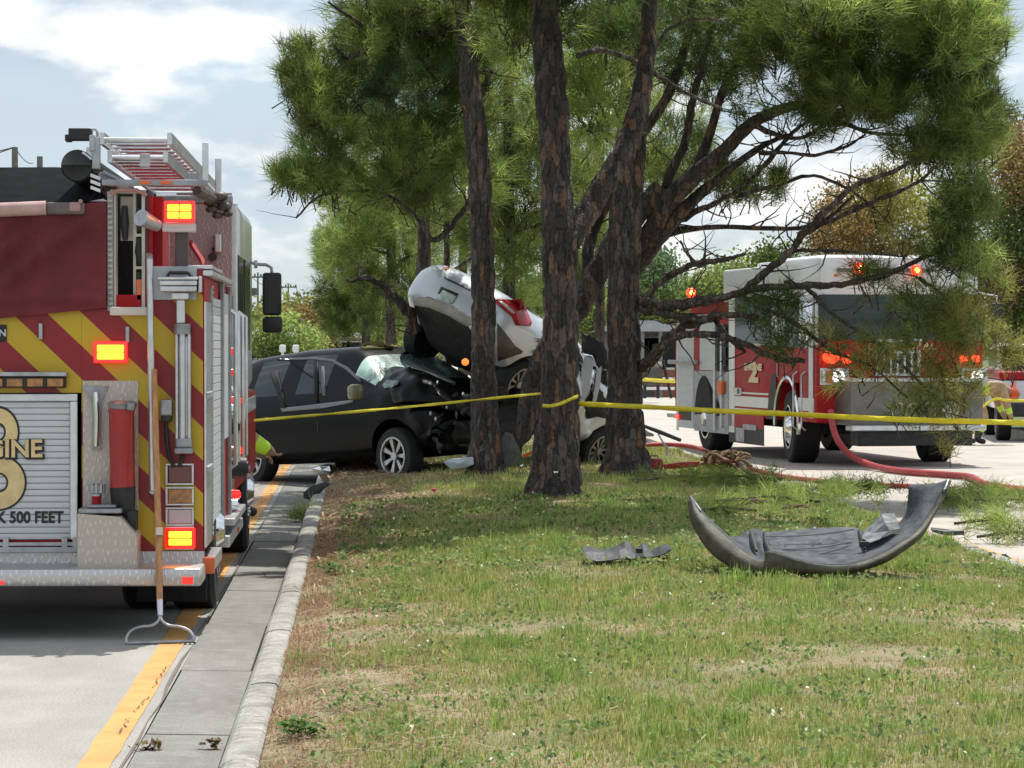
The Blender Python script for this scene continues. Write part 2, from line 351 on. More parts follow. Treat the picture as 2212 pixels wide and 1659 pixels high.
def crack(pts, w, mat=M_crack, z=.009, seed=0):
    rg = random.Random(seed); g = MB(); rows = []
    P = smooth_path(pts, 8)
    for i, p in enumerate(P):
        ww = w*rg.uniform(.15, 1.2); dx = rg.uniform(-.012, .012)
        rows.append([(p[0]+dx-ww, p[1], z), (p[0]+dx+ww, p[1], z)])
    g.grid(rows); return structure('road_crack', g, mat)
crack([(-1.095, 13.5), (-1.088, 13.8), (-1.094, 14.1)], .0035, seed=2); crack([(-1.085, 14.3), (-1.072, 14.6), (-1.066, 14.95)], .003, seed=3); crack([(-1.06, 15.3), (-1.066, 15.9), (-1.056, 16.4)], .0028, seed=4)
crack([(-1.0, 8), (-.99, 14), (-.995, 20), (-.985, 30)], .010, M('joint_dirt', (.16,.14,.12), .95), seed=5)
crack([(7.6, 36), (9.2, 35.2), (11, 35.7)], .02, seed=7)
# dead needles and dirt washed against the kerb under the trees
g = MB()
for i in range(900):
    y = random.uniform(24, 60); x = -1.5+abs(random.gauss(0, .35)); x = min(x, -.62); L = random.uniform(.06, .18); a = random.uniform(0, 6.28); w = .007
    z = .012+random.uniform(0, .01); c, s = math.cos(a), math.sin(a); g.quad((x-s*w, y+c*w, z), (x+s*w, y-c*w, z), (x+s*w+c*L, y-c*w+s*L, z+.01), (x-s*w+c*L, y+c*w+s*L, z+.01))
g.build('needle_litter', M('dead_needles', (.24,.13,.07), .9, island=.4), kind='stuff')
# ------------------------------------------------------------ grass on the median
def make_grass():
    bl = []
    def cells(y0, y1, dens, h, w):
        A = 5.1*(y1-y0); n = int(A*dens); X = rng.uniform(-.4, 4.72, n); Y = rng.uniform(y0, y1, n); return X, Y, h, w
    out_V = []; out_C = []; BR_ = 1.6
    GREEN = np.array([[.20,.215,.075], [.25,.26,.095], [.14,.17,.055], [.30,.30,.13]]); STRAW = np.array([[.50,.41,.23], [.42,.33,.18], [.36,.27,.15]]); PINK = np.array([[.42,.28,.19], [.34,.22,.15], [.50,.36,.24]])
    for (y0, y1, dens, h, w) in ((10.2, 17, 4600, .048, .0075), (17, 24, 3400, .055, .0095), (24, 33, 2100, .06, .012), (33, 48, 700, .07, .016)):
        X, Y, h, w = cells(y0, y1, dens, h, w); n = len(X)
        p1 = np.array([n2(x, y, .9, 1)+.5*n2(x, y, 2.7, 2) for x, y in zip(X, Y)]); p2 = np.array([n2(x, y, 3.5, 5) for x, y in zip(X, Y)])
        edge = np.clip(1-(X+.4)/.55 + p2*.9, 0, 1)                  # dead strip beside the left kerb
        far = np.clip((Y-24)/6, 0, 1)
        edge = np.maximum(edge, np.clip(1-(X+.4)/1.5+p2*.7, 0, 1)*far)
        p3 = np.array([n2(x, y, 9, 8) for x, y in zip(X, Y)]); g0 = np.clip(.60+p1*.85+p3*.6-edge*1.2, .0, 1); isg = rng.random(n) < g0
        keep = rng.random(n) < np.clip(.95+p1*.7-edge*.45-.28*far, .2, 1); 
        z = np.array([lawn_z(x)+(.018*n2(x, y, 2.2)) for x, y in zip(X, Y)])
        hh = .8*h*(.45+.8*rng.random(n))*(1+.9*np.clip(p2, 0, 1)*isg)*np.where(isg, 1, .7)
        lush = (p3*.6+p2*.6 > .26)
        hh = np.where(lush, hh*1.45, hh)*np.clip(1+.6*p1, .55, 1.5)
        a = rng.uniform(0, 6.283, n); lean = np.where(isg, .55, 1.3)*rng.random(n); d = np.stack([np.cos(a)*lean, np.sin(a)*lean, np.ones(n)], 1); d = unit(d)
        b = rng.uniform(0, 6.283, n); s = np.stack([np.cos(b), np.sin(b), 0*b], 1)*(w/2*(.7+.7*rng.random(n)))[:, None]
        P = np.stack([X, Y, z-.006], 1); V = np.stack([P-s, P+s, P+d*hh[:, None]], 1)[keep]
        col = BR_*GREEN[rng.integers(0, 4, n)]*(1+.35*rng.normal(0, 1, n)*.5)[:, None]
        st = np.where((edge > .35)[:, None], PINK[rng.integers(0, 3, n)], STRAW[rng.integers(0, 3, n)])
        col = np.where(isg[:, None], col, st*rng.uniform(.7, 1.2, n)[:, None]); col = np.where((lush&isg)[:, None], col*np.array([.72, .95, .72]), col)
        out_V.append(V.reshape(-1, 3)); out_C.append(np.repeat(np.clip(col, .01, .8)[keep], 3, 0))
    V = np.concatenate(out_V); Cc = np.concatenate(out_C)
    fast_mesh('grass', V, np.arange(len(V)).reshape(-1, 3), Cc, M_grass, kind='stuff')
    # clover leaves / tiny white flowers, in patches
    V = []; Cc = []; made = 0
    while made < 22000:
        x, y = random.uniform(-.2, 4.65), 10.4+random.random()**1.25*19
        q = n2(x, y, 2.1, 11)+.5*n2(x, y, 6, 12)
        if q < .12 and random.random() > .10: continue
        made += 1; z = lawn_z(x)+.03+random.random()*.03; r = random.uniform(.005, .0125)*(1 if y < 20 else 1.5)
        wht = random.random() < .011
        if wht: r *= .75; z += .012
        c = (.80,.80,.66) if wht else random.choice([(.13,.21,.04), (.18,.26,.055), (.09,.16,.03), (.24,.31,.08), (.06,.11,.025)])
        a = random.uniform(0, 2); tx, ty = random.uniform(-.7, .7)*r, random.uniform(-1.1, .3)*r
        V += [(x+r*math.cos(a+k*1.5708), y+r*math.sin(a+k*1.5708), z-(tx*math.cos(a+k*1.5708)+ty*math.sin(a+k*1.5708))) for k in range(4)]; Cc += [c]*4
    fast_mesh('clover_flowers', np.array(V), np.arange(len(V)).reshape(-1, 4), np.array(Cc), M_grass, kind='stuff')
    # brown pine needles and scraps dropped on the grass under the trees and along the kerb
    V = []; Cc = []
    for _ in range(6500):
        y = random.uniform(11, 40); x = random.uniform(-.45, .25)+abs(random.gauss(0, .18)) if random.random() < .5 else random.uniform(-.3, 4.6)
        if x > .5 and y < 24 and random.random() < .8: continue
        z = lawn_z(x)+random.uniform(.01, .045); a = random.uniform(0, 3.14); L = random.uniform(.02, .065); w = .004 if y < 22 else .008; cx, sx = math.cos(a), math.sin(a); dz = random.uniform(-.3, .3)*L
        V += [(x-cx*L+sx*w, y-sx*L-cx*w, z-dz), (x+cx*L+sx*w, y+sx*L-cx*w, z+dz), (x+cx*L-sx*w, y+sx*L+cx*w, z+dz), (x-cx*L-sx*w, y-sx*L+cx*w, z-dz)]; Cc += [random.choice(((.30,.17,.10), (.40,.27,.18), (.20,.11,.07), (.50,.40,.28)))]*4
    fast_mesh('fallen_needles', np.array(V), np.arange(len(V)).reshape(-1, 4), np.array(Cc), M_grass, kind='stuff')
make_grass()
# ------------------------------------------------------------ fire engine seen from behind
EO = Vector((-2.2, 18.3, 0))
def ex(u): return (u-3)/355.2
def ez(v): return H-(v-VPY)/355.2
def EP(u, v, y): return at(u, v, EO.y+y)-EO
M_eng_red = M('engine_red', (.38,.010,.016), .45, var=.12, scale=2.5, coat=.03, spec=.18)
M_chev = bpy.data.materials.new('reflective_chevrons')
def chev():
    nt, N, L, b = nodes_of(M_chev); tc = N.new('ShaderNodeTexCoord'); s = N.new('ShaderNodeSeparateXYZ'); L.new(tc.outputs['Object'], s.inputs[0])
    def mth(op, a, c=None, d=None):
        n = N.new('ShaderNodeMath'); n.operation = op
        for i, q in enumerate((a, c, d)):
            if q is None: continue
            if isinstance(q, (int, float)): n.inputs[i].default_value = q
            else: L.new(q, n.inputs[i])
        return n.outputs[0]
    ax = mth('ABSOLUTE', s.outputs[0]); t = mth('MULTIPLY_ADD', s.outputs[2], 1.05, ax); t = mth('SUBTRACT', t, 1.908*1.05+.117)
    t = mth('DIVIDE', t, .42); fr = mth('FRACT', t); k = mth('LESS_THAN', fr, .5)
    n = N.new('ShaderNodeTexNoise'); n.inputs['Scale'].default_value = 3; n.inputs['Detail'].default_value = 6; L.new(tc.outputs['Object'], n.inputs[0])
    a = N.new('ShaderNodeMixRGB'); a.inputs[1].default_value = (.62,.42,.015,1); a.inputs[2].default_value = (.30,.010,.018,1); L.new(k, a.inputs[0])
    m = N.new('ShaderNodeMixRGB'); m.blend_type = 'MULTIPLY'; m.inputs[0].default_value = .25; L.new(a.outputs[0], m.inputs[1]); L.new(n.outputs['Fac'], m.inputs[2])
    L.new(m.outputs[0], b.inputs['Base Color']); b.inputs['Roughness'].default_value = .38
chev()
M_gold = M('gold_leaf', (.74,.56,.27), .45, var=.12, scale=14); M_ink = M('black_ink', (.012,.012,.014), .5)
M_slat = M('door_slat', (.60,.62,.64), .45, .1, var=.06, scale=3)
M_tan = M('cream_panel', (.58,.55,.47), .5, var=.1, scale=5); M_wood = M('ash_handle', (.46,.22,.09), .55, var=.25, scale=7, stretch=(6,6,.8))
M_steel = M('steel_grey', (.30,.31,.33), .4, .6, var=.2, scale=10); M_pinkplate = diamond('diamond_plate_rosy', (.50,.40,.40), .45, .5, 26)  # rosy tint paints red lamp reflections into the plate
M_orange = M('orange_marker', (.75,.13,.02), .3, coat=.5); M_amber = M('amber_lens', (.35,.14,.02), .15, coat=1, var=.4, scale=30); M_clear = M('clear_lens', (.55,.42,.45), .12, coat=1)
M_glass = M('tinted_glass', (.012,.018,.018), .08, spec=.25); M_tarp = M('black_tarp', (.006,.007,.009), .95, var=.25, scale=5, bump=.4, bscale=60, spec=.05)
def engine8():
    t = thing('fire_engine', 'red fire engine with yellow chevrons and number 8 roller door, seen from behind', 'fire engine', EO)
    B = lambda n, mb, m, p=t, **k: mb.build(n, m, p, **k)
    g = MB()  # body core with wheel openings left between boxes
    g.box(-1.24,1.12,.0,3.9,.62,2.05); g.box(-1.24,1.24,.0,1.15,.5,1.94); g.box(ex(336),1.24,.0,1.15,1.94,2.16); g.box(-1.24,1.24,2.45,3.9,.55,2.16); g.box(-1.1,1.235,1.15,2.45,1.12,2.16); g.box(-1.24,.66,.12,3.9,2.05,2.62)
    B('body', g, M_eng_red)
    g = MB(); g.box(-.45,.45,.05,8.6,.5,.72); g.box(-1.0,1.0,1.6,2.0,.45,.6); g.box(-1.15,1.15,.2,1.1,.36,.5); B('chassis', g, M_dark)
    # chevron sheets: left of / around door, right column, band above
    g = MB(); zs = .5
    for a, b, z0, z1 in ((-1.24, -.5, zs, ez(660)), (-.5, ex(181), ez(848), ez(660)), (ex(181), ex(335), zs, ez(668)), (ex(335), ex(441), zs, ez(582))):
        g.box(a+.0005, b-.0005, -.008, .0, z0, z1)
    B('chevron_panel', g, M_chev)
    # roller door with frame, slats, lettering
    x1 = ex(173); fr = MB(); z0, z1 = ez(1163), ez(850)
    fr.bbox(-.5, x1, -.035, .0, z1-.045, z1, .006); fr.bbox(x1-.045, x1, -.035, 0, z0, z1-.046, .006); fr.bbox(-.5, -.455, -.035, 0, z0, z1-.046, .006)
    B('door_frame', fr, M_alu)
    dr = bpy.data.objects.new('roller_door', None); C.objects.link(dr); dr.parent = t
    sl = MB(); w0, w1 = -.452, x1-.048; P = [(-.008, .001), (-.0125, .004), (-.0135, .018), (-.0125, .033), (-.008, .0358)]
    sl.grid([[(x, y, z) for y, z in P] for x in (w0, w1)]); s0 = None; nn = 22; pitch = (z1-.047-z0)/nn
    for i in range(nn):
        if s0 is None: s0 = sl.build('slat', M_slat, dr); o = s0
        else: o = s0.copy(); C.objects.link(o); o.parent = dr
        o.location = (0, random.uniform(-.0006, .0006), z0+i*pitch)
    g = MB(); g.box(w0, w1, -.001, .004, z0, z1-.047); B('door_backing', g, M_alud)
    g = MB(); g.bbox(-.42, ex(178), -.06, -.03, ez(1190), ez(1178), .004); g.bbox(-.42, ex(175), -.05, -.02, ez(1176), ez(1168), .004)
    for u in (20, 145, 168): g.box(ex(u)-.015, ex(u)+.018, -.055, -.0, ez(1187), ez(1158))
    B('door_latch_bar', g, [M_alud])
    # figure eight: two rings with dark outline
    cu, cl = ez(932), ez(1040)
    for nm, m, e, y in (('number_outline', M_ink, .012, -.0165), ('number_eight', M_gold, 0, -.0195)):
        g = MB(); g.ring((0, cu), .048-e, .118+e, 'y', y, -.0135, 40, 1, 1.22); g.ring((0, cl), .062-e, .160+e, 'y', y-.0006, -.0142, 40, 1, 1.0)
        o = B(nm, g, m)
    zt = ez(969)
    text_mesh('lettering', 'ENGINE', .148, M_ink, t, (.006, -.023, zt-.006), (R(90), 0, 0), .002, .011, 1.02)
    text_mesh('lettering', 'ENGINE', .148, M_gold, t, (0, -.0275, zt), (R(90), 0, 0), .002, .0035, 1.02)
    text_mesh('lettering', 'KEEP BACK 500 FEET', .098, M_ink, t, (ex(5), -.0155, ez(1116)), (R(90), 0, 0), .001, .003, .86)
    g = MB(); g.bbox(-.32, ex(22), -.02, -.009, ez(738), ez(702), .004); B('name_plate', g, M_ink)
    text_mesh('lettering', 'EN', .06, M_slat, t, (ex(8), -.0215, ez(720)), (R(90), 0, 0), .0008, .001)
    g = MB(); g.bbox(-.5, ex(152), -.09, -.01, ez(812), ez(803), .004); B('lamp_hood', g, M_alud)
    g = MB(); g.bbox(-.5, ex(149), -.07, -.01, ez(837), ez(813), .008); B('arrow_lamp_housing', g, M_dark)
    for k in range(5):
        u = 128-k*43; g = MB(); g.bbox(ex(u)-.05, ex(u)+.045, -.078, -.068, ez(834), ez(817), .003); B('amber_lamp', g, M_amber)
    for u, v in ((95, 715), (280, 722)):
        g = MB(); g.bbox(ex(u-4), ex(u+4), -.04, -.008, ez(v+18), ez(v-16), .004); B('tarp_hook', g, M_alud)
    # lit warning lamps
    def lamp(u0, u1, v0, v1, y, rows, cols, par=t, fy=.05):
        h = bpy.data.objects.new('warning_lamp', None); C.objects.link(h); h.parent = par
        g = MB(); g.bbox(ex(u0), ex(u1), y, y+fy, ez(v1), ez(v0), .008); g.build('lamp_housing', M_lred, h)
        du = (u1-u0-14)/cols; dv = (v1-v0-14)/rows
        for i in range(cols):
            for j in range(rows):
                a, c = u0+7+i*du, v0+7+j*dv; g = MB(); g.bbox(ex(a+1), ex(a+du-1), y-.008, y+.002, ez(c+dv-1), ez(c+1), .006); g.build('led_segment', M_lit, h)
    lamp(208, 281, 737, 784, -.06, 2, 1); lamp(358, 425, 436, 482, -.05, 2, 2); lamp(360, 425, 1137, 1183, -.06, 2, 1)
    # diamond plate kick panel, tailboard, cream equipment box
    g = MB(); g.box(-1.24, 1.24, -.012, 0, .36, ez(1189)); B('kick_plate', g, M_dia)
    g = MB(); g.bbox(-1.25, ex(446), -.46, -.013, ez(1252), ez(1214), .02); B('tailboard', g, M_dia, smooth=True)
    g = MB(); g.bbox(ex(405), ex(428), -.468, -.456, ez(1247), ez(1232), .003); B('red_reflector', g, M_lred); g = MB(); g.bbox(ex(26), ex(34), -.468, -.456, ez(1247), ez(1239), .002); B('red_reflector', g, M_lred)
    g = MB(); g.box(ex(184), ex(302), -.014, -.0085, ez(1180), ez(822)); B('backing_plate', g, M_diab)
    g = MB(); g.prism([(ex(183), ez(1214)), (ex(307), ez(1214)), (ex(308), ez(1148)), (ex(272), ez(1108)), (ex(183), ez(1101))], 'y', -.34, -.015); B('equipment_box', g, M_diab)
    g = MB(); g.bbox(ex(184), ex(275), -.33, -.02, ez(1101), ez(1091), .006); g.bbox(ex(200), ex(262), -.3, -.05, ez(1090), ez(1084), .01); B('nozzle_tray', g, M_steel)
    # axe bracket and bar
    g = MB(); g.prism([(ex(184), ez(834)), (ex(238), ez(834)), (ex(224), ez(868)), (ex(222), ez(970)), (ex(204), ez(970)), (ex(204), ez(868))], 'y', -.035, -.014); B('tool_bracket', g, M_steel)
    g = MB(); g.tube([(ex(212), -.06, ez(846)), (ex(215), -.06, ez(900)), (ex(213), -.06, ez(962))], [.02, .021, .017], 10); B('chrome_bar', g, M_chrome, smooth=True)
    # extinguisher like nozzle tube
    g = MB(); g.cyl((ex(272), -.14, ez(1052)), (ex(270), -.14, ez(884)), .076, n=24); g.cyl((ex(270), -.14, ez(888)), (ex(270), -.14, ez(882)), .082, n=24); B('red_canister', g, M('canister_red', (.36,.012,.014), .35, coat=.4, var=.15, scale=4), smooth=True)
    g = MB(); g.tube([(ex(272), -.14, ez(884)), (ex(272), -.14, ez(874)), (ex(272), -.14, ez(870)), (ex(272), -.14, ez(864))], [.075, .088, .092, .07], 24); g.bbox(ex(285), ex(300), -.25, -.2, ez(884), ez(868), .005); B('canister_collar', g, M_steel, smooth=True)
    g = MB(); g.tube([(ex(272), -.14, ez(1048)), (ex(274), -.14, ez(1085)), (ex(282), -.15, ez(1100)), (ex(292), -.15, ez(1130))], [.079, .072, .05, .035], 20); g.bbox(ex(283), ex(303), -.22, -.05, ez(1142), ez(1098), .01); B('canister_base', g, M_dark, smooth=True)
    g = MB(); g.cyl((ex(217), -.15, ez(1088)), (ex(217), -.15, ez(1066)), .028, n=16); B('nozzle_grip', g, M_red, smooth=True)
    g = MB(); g.cyl((ex(217), -.15, ez(1067)), (ex(217), -.15, ez(1062)), .033, n=16)
    for k in range(8):
        a = k*.785; g.cyl((ex(218)+.038*math.cos(a), -.15+.038*math.sin(a), ez(1060)), (ex(218)+.038*math.cos(a), -.15+.038*math.sin(a), ez(1041)), .012, n=6)
    g.cyl((ex(218), -.15, ez(1060)), (ex(218), -.15, ez(1044)), .04, n=16); B('nozzle_tip', g, M_alud, smooth=True)
    # open side compartment, upper right
    a, b, zt, zb = ex(243), ex(318), ez(412), ez(672)
    g = MB(); g.box(a-.02, b+.03, .5, .52, zb, zt); g.box(a-.02, a-.005, -.01, .5, zb, zt); g.box(b+.005, b+.02, -.01, .5, zb, zt); B('locker_lining', g, M_dark)
    g = MB(); g.box(ex(262), ex(290), .1, .12, ez(520), ez(425)); g.box(ex(290), ex(296), .06, .12, zb, zt); g.box(ex(310), ex(317), -.005, .12, zb, zt); g.box(ex(250), ex(255), -.005, .12, zb, zt); g.box(a, b, -.012, .1, zt-.02, zt); g.box(ex(296), ex(316), .02, .1, ez(582), ez(576)); g.box(ex(296), ex(316), .02, .1, ez(512), ez(506)); B('locker_divider', g, M_tan)
    g = MB(); g.bbox(ex(243), ex(322), -.06, .0, ez(682), ez(664), .006); B('locker_sill', g, M('pale_plastic', (.66,.58,.52), .5, var=.1))
    g = MB(); g.box(ex(237), ex(249), -.02, 0, zb, ez(416))
    for k in range(22): z = zb+k*(ez(416)-zb)/22; g.bbox(ex(238), ex(249), -.034, -.018, z, z+.018, .004)
    B('toothed_strip', g, M('grey_plastic', (.42,.40,.39), .6, var=.2))
    for u, v0, v1, r, m in ((272, 445, 520, .022, M_dark), (303, 450, 500, .02, M_dark), (304, 515, 572, .024, M_dark), (304, 588, 655, .018, M_dark)):
        g = MB(); g.tube([(ex(u), .05, ez(v0)), (ex(u), .05, ez((v0+v1)/2)), (ex(u)+.004, .05, ez(v1))], [r*.8, r*1.25, r*.7], 10); B('stowed_tool', g, m, smooth=True)
    g = MB(); g.bbox(ex(298), ex(310), .0, .05, ez(650), ez(604), .006); B('orange_tool_grip', g, M_orange)
    g = MB(); g.box(ex(318), ex(333), -.006, .6, ez(680), ez(425)); g.box(ex(333), ex(352), .1, .7, ez(578), ez(425)); B('locker_post', g, M_eng_red)
    g = MB(); g.tube([(ex(245), -.03, ez(422)), (ex(262), -.03, ez(413)), (ex(300), -.03, ez(413)), (ex(322), -.03, ez(424))], .012, 8); B('locker_hood', g, M('rosy_trim', (.45,.22,.2), .4), smooth=True)
    # rear upper bulkhead, cab back
    g = MB(); g.box(ex(300), 1.24, 3.86, 3.9, 2.16, 2.86); B('cab_back_plate', g, M_pinkplate)
    g = MB(); g.box(ex(350), ex(383), .9, .95, 2.16, 2.62); B('side_plate', g, M_pinkplate)
    g = MB(); P = [EP(411, 523, 3.7), EP(425, 545, 3.6), EP(436, 562, 3.5), EP(443, 582, 3.4)]; g.tube(P, .02, 8); B('red_hose', g, M('red_hose', (.4,.03,.03), .6), smooth=True)
    g = MB(); g.bbox(*(EP(463,0,3.8).x, EP(477,0,3.8).x), 3.78, 3.86, EP(0,545,3.8).z, EP(0,505,3.8).z, .008); B('grey_control_box', g, M_alu)
    g = MB(); q = EP(459, 555, 3.8); g.cyl((q.x, 3.76, q.z), (q.x, 3.86, q.z), .03, n=14); q = EP(461, 538, 3.8); g.cyl((q.x, 3.8, q.z), (q.x, 3.86, q.z), .015, n=10); B('round_knob', g, M_dark)
    # floodlight column
    g = MB(); g.bbox(ex(381), ex(409), .02, .1, ez(585), ez(500), .01); B('lamp_post', g, M('bronze_post', (.10,.075,.075), .4, .4))
    g = MB(); g.bbox(ex(354), ex(425), -.03, .09, ez(503), ez(483), .008); g.box(ex(366), ex(396), -.035, -.028, ez(492), ez(486)); B('lamp_bracket', g, M('rosy_white', (.62,.55,.53), .4))
    g = MB(); g.box(ex(334), ex(428), -.02, -.01, ez(648), ez(576)); B('mast_plate', g, M_alud)
    g = MB(); g.tube([(ex(364), -.09, ez(604)), (ex(371), -.09, ez(591)), (ex(411), -.09, ez(591)), (ex(421), -.09, ez(604))], .011, 8); B('carry_handle', g, M_dark, smooth=True)
    g = MB(); g.bbox(ex(348), ex(433), -.16, -.02, ez(606), ez(600), .006); g.bbox(ex(351), ex(431), -.15, -.02, ez(618), ez(607), .008); g.bbox(ex(352), ex(430), -.14, -.02, ez(631), ez(619), .008); g.bbox(ex(433), ex(440), -.12, -.02, ez(633), ez(598), .006)
    g.bbox(ex(376), ex(412), -.12, -.03, ez(648), ez(633), .008); g.bbox(ex(386), ex(404), -.1, -.03, ez(700), ez(648), .008); B('mast_head', g, M_alu)
    g = MB(); g.cyl((ex(398), -.075, ez(700)), (ex(398), -.075, ez(722)), .05, n=20); B('mast_collar', g, M_steel, smooth=True)
    g = MB()
    for u, r in ((386, .010), (398, .019), (412, .010)): g.cyl((ex(u), -.075, ez(720)), (ex(u), -.075, ez(962)), r, n=10)
    g.bbox(ex(382), ex(416), -.06, -.02, ez(960), ez(725), .006); B('mast_tubes', g, M_alu, smooth=True)
    g = MB(); g.bbox(ex(382), ex(420), -.12, -.01, ez(978), ez(966), .006); g.bbox(ex(384), ex(418), -.1, -.01, ez(966), ez(945), .01); B('mast_foot', g, M_steel)
    g = MB(); g.bbox(ex(350), ex(376), -.07, -.01, ez(898), ez(862), .012); B('switch_box', g, M_alud)
    g = MB(); g.bbox(ex(352), ex(374), -.075, -.01, ez(910), ez(896), .008); g.tube([EP(358, 905, -.04), EP(360, 950, -.04), EP(364, 985, -.05), EP(375, 1008, -.06), EP(388, 1006, -.06), EP(397, 978, -.05)], .012, 8); B('black_cable', g, M_dark, smooth=True)
    # tail lamp column
    h = MB()
    for v0, v1 in ((1000, 1046), (1050, 1090), (1094, 1134), (1135, 1185)):
        u0, u1 = 361, 421; w = 4
        for q in ((u0, u1, v0, v0+w), (u0, u1, v1-w, v1), (u0, u0+w, v0+w, v1-w), (u1-w, u1, v0+w, v1-w)): h.box(ex(q[0]), ex(q[1]), -.03, -.008, ez(q[3])+.001, ez(q[2])-.001)
    B('lamp_bezel', h, M_alu)
    for v0, v1, m in ((1005, 1042, M('dark_red_lens', (.12,.008,.01), .15, coat=1)), (1055, 1086, M_amber), (1099, 1130, M_clear)):
        g = MB(); g.bbox(ex(366), ex(417), -.028, -.008, ez(v1), ez(v0), .006); B('tail_lens', g, m)
    g = MB(); g.tube([EP(323, 560, -.12), EP(325, 700, -.12), EP(327, 850, -.12), EP(330, 1060, -.12)], .021, 12); g.tube([EP(323, 562, -.12), EP(322, 554, -.08), EP(322, 552, 0)], .021, 10); g.tube([EP(330, 1060, -.12), EP(331, 1066, -.06), EP(331, 1068, 0)], .021, 10); B('grab_rail', g, M_alu, smooth=True)
    g = MB(); g.cyl(EP(340, 488, -.02), EP(304, 470, -.14), .036, .052, n=18); g.bbox(EP(300,0,-.1).x, EP(318,0,-.1).x, -.15, -.09, ez(484), ez(462), .01); B('work_lamp', g, M('grey_lamp', (.45,.46,.5), .35, .4, var=.2), smooth=True)
    # hose bed: hanging cover, roll, black tarp
    nx, nz = 40, 24; rows = []
    for j in range(nz+1):
        r = []
        for i in range(nx+1):
            x = -1.2+i*(.655+1.2)/nx; f = j/nz; zb2 = 1.905+.065*max(0, (x+.0)/.65); z = 2.56+.04*(x > 0)*x*2-(2.56+.04*(x > 0)*x*2-zb2)*f
            s = (x-.66)*1.0+(2.6-z)*1.3; fold = .07*math.exp(-((s)/.08)**2)+.06*math.exp(-((s+.26)/.06)**2)+.05*math.exp(-((s+.5)/.05)**2)+.04*math.exp(-((s+.75)/.06)**2)+.03*math.exp(-((z-2.03)/.03)**2)+.015*n2(x, z, 3, 4)
            r.append((x, -.03-fold*min(1, f*3)-.02*f, z))
        rows.append(r)
    g = MB(); g.grid(rows); g.grid([[(x, y+.006, z) for x, y, z in r] for r in rows]); B('hose_bed_curtain', g, M_maroon, smooth='all')
    g = MB(); P = []
    g.tube([(-1.2, -.05, ez(462)), (-.2, -.05, ez(460)), (ex(108), -.05, ez(452))], .043, 12); B('rolled_cover', g, M('faded_pink_cover', (.50,.33,.31), .8, var=.15, scale=5), smooth=True)
    g = MB(); g.bbox(ex(108), ex(190), -.07, .02, ez(466), ez(440), .015); B('strap_pad', g, M('grey_webbing', (.17,.13,.13), .8, var=.2))
    g = MB(); g.bbox(ex(158), ex(182), -.085, -.06, ez(460), ez(440), .01); g.cyl((ex(182), -.09, ez(438)), (ex(182), -.05, ez(438)), .012, n=8); B('strap_buckle', g, M('faded_pink', (.42,.24,.25), .6))
    zA, zB = 2.585, 3.02
    g = MB(); A = [(-1.2, .0, zA), (ex(180), .0, zA+.02), (ex(236), .0, zA+.05)]; Bq = [(-1.2, 2.2, 2.94), (EP(120,360,2.2).x, 2.2, EP(120,361,2.2).z), (EP(166,362,2.2).x, 2.2, EP(166,363,2.2).z)]
    g.grid([A, [(a[0]*.6+b[0]*.4, .9, a[2]*.55+b[2]*.45) for a, b in zip(A, Bq)], Bq, [(a[0], 3.8, a[2]-.05) for a in Bq]]); B('hose_bed_tarp', g, M_tarp)
    g = MB(); g.add([EP(166,363,2.1), EP(236,432,.0), (ex(236), .0, zA), (ex(236), 3.8, zA), EP(166,363,2.1)+Vector((0,1.7,-.05)), EP(225,395,3.0)], [(0,1,2,3,4), (0,1,5)]); B('tarp_side', g, M_maroon)
    g = MB(); g.bbox(.3, .66, .1, 3.8, 2.5, 2.62, .01); B('bed_rail', g, M_eng_red)
    # ladder on its rack
    ld = bpy.data.objects.new('ladder', None); C.objects.link(ld); ld.parent = t
    for dz, xl, xr, y0, y1 in ((0, .63, 1.035, -.05, 5.9), (-.10, .665, 1.0, .1, 5.6)):
        for x in (xl, xr):
            g = MB(); g.bbox(x-.014, x+.014, y0, y1, 2.955+dz, 3.03+dz, .004); g.build('ladder_rail', M_alu, ld)
        y = y0+.12
        while y < y1:
            g = MB(); g.cyl((xl+.014, y, 2.99+dz), (xr-.014, y, 2.99+dz), .017, n=10); g.build('rung', M_alu, ld, smooth=True); y += .36
    g = MB(); g.bbox(ex(226), ex(452), -.06, .0, ez(404), ez(391), .006); g.bbox(ex(226), ex(452), 3.4, 3.5, 2.76, 2.82, .01); g.bbox(1.14, 1.2, 0, 5.2, 2.74, 2.79, .006); g.bbox(.6, .66, 0, 5.2, 2.74, 2.79, .006)
    g.tube([EP(222, 372, -.02), EP(270, 396, -.02)], .016, 6); B('ladder_rack', g, M_steel)
    for u in (322, 366): g = MB(); g.bbox(ex(u-15), ex(u+9), -.068, -.058, ez(401), ez(393), .003); B('orange_marker', g, M_orange)
    for u, v0, v1, y in ((443, 308, 392, 0), (471, 342, 424, 1.5)):
        a = EP(u-6, v0, y); b = EP(u+7, v1, y); g = MB(); g.bbox(a.x, b.x, y-.015, y+.03, b.z, a.z, .006); B('rack_post', g, M_alu)
    g = MB(); a = EP(314, 340, -.03); g.bbox(a.x-.03, a.x+.03, -.08, -.02, a.z-.06, a.z+.02, .006); B('ladder_clip', g, M_alud)
    g = MB(); P = [EP(425, 412, .1), EP(448, 424, .3), EP(470, 436, .6), EP(494, 440, .9)]; g.tube(P, [.03, .035, .03, .025], 8)
    for u, v, r in ((440, 420, .04), (458, 452, .035), (475, 425, .045), (484, 446, .04), (492, 462, .028), (470, 466, .03), (452, 438, .03)):
        bm = bmesh.new(); bmesh.ops.create_icosphere(bm, subdivisions=2, radius=r)
        q = EP(u, v, .5); g.bm(bm, Matrix.Translation(q) @ Matrix.Diagonal((1.2, 1, .75, 1)))
